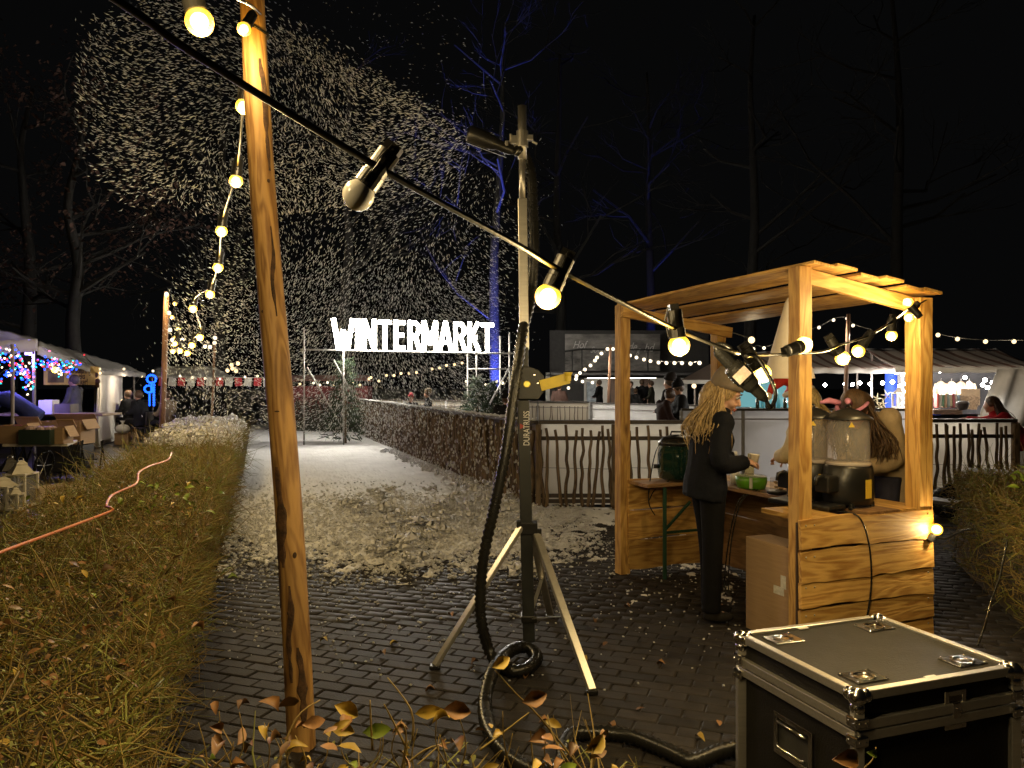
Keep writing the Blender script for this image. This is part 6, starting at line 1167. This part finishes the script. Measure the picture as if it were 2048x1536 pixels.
    g = 1.10*puff; b = MB(); trunk(b, g, hipw=.172); limb(b, ('shL', 'elL', 'wrL'), (.068*puff, .060*puff, .058*puff, .046*puff)); limb(b, ('shR', 'elR', 'wrR'), (.068*puff, .060*puff, .058*puff, .046*puff)); b.ball(J['shL'], .075*s*puff, 10, 8); b.ball(J['shR'], .075*s*puff, 10, 8)
    b.tube([J['neck']-Vector((0, 0, .05*s)), J['neck']+(hc-J['neck'])*.35], [.085*s, .072*s], 12)
    if coat_len: up0 = Vector((0, 0, 1)); side = (J['shL']-J['shR']).normalized(); b.rings([(J['pelvis']-up0*(coat_len)*s, side*.19*s*puff, side.cross(up0)*.15*s*puff), (J['pelvis']+up0*.02*s, side*.175*s*puff, side.cross(up0)*.13*s*puff)])
    child(b, 'jacket', jacket)
    b = MB(); limb(b, ('hiL', 'knL', 'anL'), (.098, .078, .068, .068)); limb(b, ('hiR', 'knR', 'anR'), (.098, .078, .068, .068)); b.ball(J['pelvis'], .15*s, 12, 9, (.85, 1.15, .8)); child(b, 'trousers', trousers)
    for a in ('anL', 'anR'):
        b = MB(); b.ball(J[a]+Vector((.055, 0, -.035))*s, .055*s, 12, 8, (2.0, .85, .72)); b.tube([J[a]+Vector((0, 0, -.05))*s, J[a]+Vector((0, 0, .05))*s], .056*s, 10); child(b, 'shoe', shoe, rough=.45)
    hm = mat('hair_%.3f_%.3f' % hair[:2], hair, .45, var=.4, scale=10, stretch=(12, 12, 2), bump=.5, bscale=60); b = MB()
    b.ball(hd(-.022, 0, .035), .108*s, 16, 12, (1.0, .92, 1.06), HM)
    if long_hair:
        b.tube(spline([hd(-.05, 0, .04), hd(-.085, 0, -.05), hc+Vector((-.10, 0, -.16))*s, hc+Vector((-.13, 0, -.27))*s, hc+Vector((-.14, 0, -.38))*s], 4), [k*s for k in (.075, .08, .085, .085, .085, .085, .083, .08, .078, .075, .07, .066, .06, .05, .04, .03, .02)], 12)
        rg = random.Random(int(abs(loc[0]*1000)))
        for i in range(420):
            an = rg.uniform(math.pi*.56, math.pi*1.44); st = hd(.095*math.cos(an)*.9-.01, .09*math.sin(an), rg.uniform(-.02, .06)); dx = Vector((math.cos(an)*.05-.03+rg.gauss(0, .02), math.sin(an)*.06+rg.gauss(0, .015), 0))
            b.tube(spline([st, st+dx*.8*s+Vector((0, 0, -.12*s)), st+dx*1.6*s+Vector((rg.gauss(0, .02), rg.gauss(0, .02), -.25*s)), st+dx*1.5*s+Vector((rg.gauss(0, .03), rg.gauss(0, .03), -rg.uniform(.28, .42)*s))], 3), [k*s*.30 for k in (.020, .021, .020, .019, .018, .016, .014, .012, .009, .004)], 5)
        o = b.build('hair', hm, root, smooth=True, mw=M); adopt(o, root); o.matrix_basis = M
    else: child(b, 'hair', hm, rm=max(.012, fine*.7))
    if hat:
        b = MB(); b.rings([(hd(-.012, 0, .045), HM @ Vector((.116*s, 0, .02*s)), HM @ Vector((0, .102*s, 0))), (hd(-.016, 0, .075), HM @ Vector((.119*s, 0, .02*s)), HM @ Vector((0, .106*s, 0))), (hd(-.026, 0, .125), HM @ Vector((.105*s, 0, .01*s)), HM @ Vector((0, .094*s, 0))), (hd(-.045, 0, .175), HM @ Vector((.068*s, 0, 0)), HM @ Vector((0, .060*s, 0))), (hd(-.05, 0, .195), HM @ Vector((.02*s, 0, 0)), HM @ Vector((0, .02*s, 0)))]); o = child(b, 'knitted_cap', hat, rm=0)
    if face:
        for sg in (-1, 1):
            b = MB(); b.ball(hd(.086, sg*.034, .016), .0125*s, 10, 8); o = b.build('eye', mat('eye_white', (.5, .48, .45), .2), root, smooth=True, mw=M); adopt(o, root); o.matrix_basis = M
            b = MB(); b.tube([hd(.098, sg*.018, .020), hd(.101, sg*.034, .026), hd(.094, sg*.052, .018)], .0032*s, 6); b.tube([hd(.100, sg*.016, .043), hd(.102, sg*.036, .050), hd(.092, sg*.056, .042)], .0042*s, 6); o = b.build('brow', mat('brow_dark', (.05, .03, .02), .7), root, smooth=True, mw=M); adopt(o, root); o.matrix_basis = M
        b = MB(); b.tube([hd(.094, -.022, -.068), hd(.106, 0, -.063), hd(.094, .022, -.068)], [.003*s, .0065*s, .003*s], 8); b.tube([hd(.092, -.020, -.074), hd(.103, 0, -.076), hd(.092, .020, -.074)], [.003*s, .0068*s, .003*s], 8); o = b.build('lips', mat('lips', (.36, .11, .09), .4), root, smooth=True, mw=M); adopt(o, root); o.matrix_basis = M
    root['_s'] = 0; del root['_s']
    return root, M, s, hd
# --- woman serving in the booth
wl = Vector((1.30, 5.22, 0))
wr, wM, ws, whd = human('woman in dark jacket and grey knitted cap holding a paper cup in the booth', wl+Vector((.03, 0, 0)), .10, 1.645, dict(pelvis=(-.02, 0, .95), waist=(-.01, 0, 1.08), chest=(.03, 0, 1.28), neck=(.075, 0, 1.45), head=(.125, 0, 1.575), hpitch=.42, hyaw=-.45, shL=(.04, .175, 1.39), shR=(.04, -.175, 1.39), elL=(.03, .22, 1.12), elR=(.00, -.24, 1.13), wrL=(.24, .11, 1.12), wrR=(.22, -.12, 1.115), knL=(.04, .09, .50), knR=(.0, -.09, .50), anR=(-.01, -.09, .08), anL=(.05, .09, .08)), puff=1.12, jacket=(.007, .008, .012), trousers=(.006, .006, .007), hair=(.42, .29, .13), hat=(.20, .16, .12), long_hair=True, fine=.012, face=True, fingers=True)
cp = wM @ (Vector((.335, .0, 1.115))*ws); t = thing('paper_cup', cp, 'pale paper cup held by the woman in the cap', 'cup'); b = MB(); b.lathe([(.024, -.04), (.034, .040), (.036, .042), (.033, .040), (.024, -.03)], 20, cp, (.12, -.05, 1)); b.build('cup_wall', mat('paper_cup_mat', (.7, .64, .52), .6), t, smooth=True)
# --- customers behind the counter
def outside(al, ou): return pz(bR+ld*al+wd*ou, 0)
rzc = math.atan2(-wd.y, -wd.x)
lean = dict(pelvis=(-.12, 0, .94), waist=(-.03, 0, 1.05), chest=(.12, 0, 1.22), neck=(.24, 0, 1.33), head=(.34, .03, 1.40), hpitch=.75, shL=(.15, .18, 1.33), shR=(.15, -.18, 1.33), elL=(.08, .19, 1.05), elR=(.08, -.19, 1.05), wrL=(.30, .06, .98), wrR=(.30, -.06, .98))
gr, gM, gs, ghd = human('girl in cream coat and pink headband bending over the counter', outside(.72, .42), rzc+.25, 1.72, lean, jacket=(.34, .26, .16), trousers=(.03, .03, .05), hair=(.085, .045, .018), long_hair=True, fine=.014, puff=1.16, face=True, coat_len=.35)
b = MB(); b.tube([gM @ ghd(.11*math.cos(a), .105*math.sin(a), .055+.02*math.cos(a)) for a in [i*.35-1.75 for i in range(11)]], .016, 8, sq=.6); o = b.build('headband', mat('pink_plush', (.55, .22, .34), .8, bump=.5), gr, smooth=True)
for k in (-1, 1): b = MB(); b.tube([gM @ ghd(.07, k*.04, .13), gM @ ghd(.12, k*.07, .20), gM @ ghd(.17, k*.10, .23)], [.02, .022, .01], 8); b.build('headband_ear', MATS['pink_plush'], gr, smooth=True)
sr, sM, ss, shd = human('blonde customer in cream quilted jacket and red santa hat', outside(1.32, .34), rzc-1.1, 1.62, dict(hpitch=.3, head=(.07, 0, 1.56), elL=(.06, .25, 1.12), wrL=(.2, .16, 1.05), elR=(.02, -.26, 1.12), wrR=(.2, -.16, 1.02)), jacket=(.62, .52, .33), trousers=(.03, .03, .05), hair=(.55, .40, .16), long_hair=True, fine=.014, puff=1.28)
b = MB(); h0_ = sM @ shd(-.02, 0, .12); tailp = h0_+Vector((-.27, -.05, -.10)); b.tube([sM @ shd(.0, 0, .05), h0_, h0_+Vector((-.06, 0, .05)), h0_+Vector((-.15, -.02, .04)), h0_+Vector((-.23, -.04, -.03)), tailp], [.118, .108, .08, .055, .035, .02], 14); b.build('santa_hat', mat('red_felt', (.55, .03, .02), .8, bump=.3), sr, smooth=True)
b = MB(); b.ball(tailp, .035, 10, 8); b.tube([sM @ shd(.118*math.cos(i*.45), .112*math.sin(i*.45), .055) for i in range(14)], .022, 8, closed=True); b.build('fur_trim', mat('white_fur', (.7, .66, .6), .9, bump=.8), sr, smooth=True)
# --- child in red leaning on the rail
human('child in red coat leaning on the rail with both arms', (P(2022, 0, 10.75).x, 10.75, 0), math.pi-.3, 1.52, dict(pelvis=(-.15, 0, .90), chest=(.10, 0, 1.18), waist=(-.05, 0, 1.04), neck=(.22, 0, 1.33), head=(.27, 0, 1.46), hpitch=.1, shL=(.14, .17, 1.28), shR=(.14, -.17, 1.28), elL=(.34, .22, 1.20), elR=(.34, -.20, 1.20), wrL=(.60, .18, 1.23), wrR=(.58, -.16, 1.23)), jacket=(.42, .02, .03), hair=(.09, .045, .025), long_hair=True, fine=.018, puff=1.15)
# --- skaters and onlookers
def st(px, d, rz, H, label, **k): return human(label, (P(px, 0, d).x, d, .02), rz, H, k.pop('pose', None), fine=k.pop('fine', .028), **k)
CUR = dict(elL=(.06, .25, 1.13), wrL=(.22, .14, 1.08), elR=(.06, -.25, 1.13), wrR=(.22, -.14, 1.06))
st(822, 19.5, -1.2, 1.30, 'small skater in a red hat behind the paling fence', hat=(.35, .03, .04), jacket=(.03, .03, .03), hair=(.1, .06, .03)); st(857, 19.8, math.pi, 1.42, 'skater in black with fur hood behind the paling fence', hat=(.16, .12, .07), jacket=(.012, .012, .014))
st(1012, 12.6, 1.2, 1.42, 'dark hooded figure at the rail hidden by the hose', jacket=(.012, .012, .014), hat=(.012, .012, .014), puff=1.3)
st(1326, 13.0, .2, 1.52, 'brown-haired onlooker bending forward inside the rink', pose=dict(CUR, head=(.14, 0, 1.53), hpitch=.5, neck=(.07, 0, 1.43)), jacket=(.03, .016, .014), hair=(.07, .035, .02)); st(1342, 13.8, 2.5, 1.72, 'tall onlooker with hood up inside the rink', pose=CUR, jacket=(.022, .018, .018), hat=(.022, .018, .018), puff=1.15); st(1360, 13.2, math.pi, 1.60, 'onlooker in black cap and black coat inside the rink', pose=dict(CUR, hpitch=.4), jacket=(.012, .012, .013), hat=(.012, .012, .013), puff=1.3)
for px, d, H, rz, lb, jk in ((1199, 29.5, 1.72, 2.6, 'dark figure walking past the pavilion poster', (.012, .012, .012)), (1262, 28.5, 1.66, -1.8, 'figure in grey coat before the pavilion door', (.09, .085, .08)), (1284, 28.8, 1.74, 1.57, 'dark figure standing in the pavilion light', (.012, .012, .014)), (1303, 28.2, 1.68, 2.8, 'figure in olive coat with phone before the pavilion', (.05, .05, .035)), (1271, 27.6, 1.4, 1.0, 'short figure with bag before the pavilion', (.02, .02, .02))): st(px, d, rz, H, lb, jacket=jk, pose=CUR)
st(1118, 23.5, 1.2, 1.6, 'dim figure near the bulbs under the balcony', jacket=(.10, .06, .05), pose=CUR)
# --- people by the left stalls
st(38, 13.9, math.pi+.35, 1.80, 'person in blue coat bent over the stall table', pose=dict(pelvis=(-.22, 0, .95), waist=(-.05, 0, 1.10), chest=(.20, 0, 1.26), neck=(.42, 0, 1.27), head=(.52, 0, 1.22), hpitch=.9, shL=(.34, .20, 1.28), shR=(.34, -.20, 1.28), elL=(.44, .26, 1.02), elR=(.44, -.26, 1.02), wrL=(.58, .2, .86), wrR=(.58, -.2, .86)), jacket=(.03, .04, .12), trousers=(.02, .025, .06), puff=1.2, fine=.022)
st(150, 17.0, math.pi, 1.76, 'man in black vest with striped sleeves behind the stall table', pose=CUR, jacket=(.09, .09, .095), hair=(.12, .10, .09), fine=.022)
SIT = dict(pelvis=(0, 0, .50), waist=(.02, 0, .64), chest=(.05, 0, .85), neck=(.06, 0, 1.03), head=(.10, 0, 1.16), hpitch=.2, shL=(.05, .17, .98), shR=(.05, -.17, .98), elL=(.12, .24, .74), elR=(.12, -.24, .74), wrL=(.32, .15, .74), wrR=(.32, -.15, .74), hiL=(.02, .09, .50), hiR=(.02, -.09, .50), knL=(.42, .12, .50), knR=(.42, -.12, .50), anL=(.44, .12, .08), anR=(.44, -.12, .08))
for px, d, lb, jk in ((283, 20.6, 'seated man in dark coat near the blue ornament', (.015, .016, .018)), (340, 20.2, 'seated person in tan coat behind the reddish pole', (.22, .17, .11)), (262, 21.6, 'seated person in black at the end of the grey stall', (.012, .012, .012))):
    st(px, d, math.pi*.9, 1.85, lb, pose=SIT, jacket=jk, puff=1.2); q = P(px, 0, d); t = thing('folding_chair', (q.x, d, 0), 'chair under the '+lb, 'chair'); b = MB(); b.box((q.x, d, .43), (.42, .42, .03)); b.build('seat', BD, t); b = MB(); b.box((q.x+.22, d, .68), (.03, .4, .35)); b.build('backrest', BD, t)
    for sx_ in (-.18, .18):
        for sy_ in (-.18, .18): b = MB(); b.beam((q.x+sx_, d+sy_, 0), (q.x+sx_, d+sy_, .42), .025, .025); b.build('leg', BD, t)
# ================================================================ foam flakes in the air
def inpoly(x, y, poly):
    r = np.zeros(len(x), bool); j = len(poly)-1
    for i in range(len(poly)):
        xi, yi = poly[i]; xj, yj = poly[j]; c = ((yi > y) != (yj > y)) & (x < (xj-xi)*(y-yi)/(yj-yi+1e-9)+xi); r ^= c; j = i
    return r
def flakes(poly, n, d0, d1, flow, lmin, lmax, dens=None):
    xs = [p[0] for p in poly]; ys = [p[1] for p in poly]; X = RNG.uniform(min(xs), max(xs), n*4); Y_ = RNG.uniform(min(ys), max(ys), n*4)
    k = inpoly(X+RNG.normal(0, 18, n*4), Y_+RNG.normal(0, 18, n*4), poly)
    if dens is not None: k &= RNG.random(n*4) < dens(X, Y_)
    X = X[k][:n]; Y_ = Y_[k][:n]; m = len(X); D = d0+(d1-d0)*RNG.random(m); pos = np.stack([(X-1024)/F*D, D, CAMZ+(768-Y_)/F*D], 1); keep = pos[:, 2] > .05; pos = pos[keep]; X = X[keep]; Y_ = Y_[keep]; D = D[keep]; m = len(X)
    dx, dy = flow(X, Y_); dr = np.stack([dx, RNG.normal(0, .5, m), dy], 1)+RNG.normal(0, .25, (m, 3)); dr /= np.linalg.norm(dr, axis=1, keepdims=True)
    L = RNG.uniform(lmin, lmax, m)*D/8; s = np.cross(dr, RNG.normal(0, 1, (m, 3))); s /= np.linalg.norm(s, axis=1, keepdims=True); t_ = np.cross(dr, s); w = L*RNG.uniform(.06, .13, m)
    cu = s*(L*RNG.uniform(-.25, .25, m))[:, None]
    V = np.stack([pos-dr*L[:, None]/2, pos+cu+s*w[:, None], pos+cu-s*w[:, None]*.5+t_*w[:, None]*.85, pos+cu-s*w[:, None]*.5-t_*w[:, None]*.85, pos+dr*L[:, None]/2], 1); return V
def vort(X, Y_):   # flow direction on the picture: out of the nozzle up-left, curling over and falling
    a = np.clip((X-200)/700, 0, 1); b_ = np.clip((Y_-150)/350, 0, 1)
    return (-(1-b_)*1.0+.8*np.sin(X*.011+Y_*.006))*1.0, (.45*(1-b_)-1.2*b_*np.abs(np.sin(X*.006)))+.4*np.cos(X*.013-Y_*.009)
p_lobe = [(930, 262), (820, 200), (640, 90), (500, 10), (330, -40), (170, 60), (150, 170), (175, 300), (240, 385), (400, 420), (560, 430), (760, 400), (940, 330)]
p_fall = [(560, 200), (930, 300), (1030, 420), (1040, 520), (1000, 640), (1020, 800), (700, 870), (480, 870), (330, 760), (330, 600), (420, 440), (500, 300)]
p_low = [(330, 620), (640, 520), (980, 560), (1000, 800), (700, 885), (470, 880), (330, 830)]
p_jet = [(932, 268), (700, 140), (560, 60), (545, 85), (690, 165), (926, 276)]
p_wide = [(250, -20), (900, -10), (1130, 330), (1100, 480), (1050, 860), (300, 880), (250, 500)]
VV = [flakes(p_lobe, 7000, 4.8, 7.5, vort, .022, .070), flakes(p_fall, 9500, 5.5, 11, vort, .020, .050), flakes(p_low, 8500, 9, 17, vort, .014, .034), flakes(p_jet, 2600, 4.7, 5.6, lambda X, Y_: (-np.ones(len(X)), .5*np.ones(len(X))), .012, .04), flakes(p_wide, 2000, 5, 12, vort, .016, .034), flakes([(600, 560), (1010, 560), (1020, 800), (560, 860)], 7000, 13, 19, vort, .006, .013)]  # last group: tiny flakes added to imitate hazy glow round the sign
V = np.concatenate(VV); f = np.array([(0, 1, 2), (0, 2, 3), (0, 3, 1), (4, 2, 1), (4, 3, 2), (4, 1, 3)]); m = len(V)
def flakemat():
    m_ = bpy.data.materials.new('foam_flake'); m_.use_nodes = True; N = m_.node_tree.nodes; L = m_.node_tree.links; N.clear(); o = N.new('ShaderNodeOutputMaterial'); d = N.new('ShaderNodeBsdfDiffuse'); d.inputs[0].default_value = (.88, .92, .98, 1); t_ = N.new('ShaderNodeBsdfTranslucent'); t_.inputs[0].default_value = (.88, .92, .98, 1); mx = N.new('ShaderNodeMixShader'); mx.inputs[0].default_value = .5; L.new(d.outputs[0], mx.inputs[1]); L.new(t_.outputs[0], mx.inputs[2]); L.new(mx.outputs[0], o.inputs[0]); return m_
tag(raw('foam_flakes', V.reshape(-1, 3), (f[None]+5*np.arange(m)[:, None, None]).reshape(-1, 3), flakemat()), 'white foam flakes blown from the nozzle over the path, with fine mist added as sign glow', 'foam', kind='stuff')
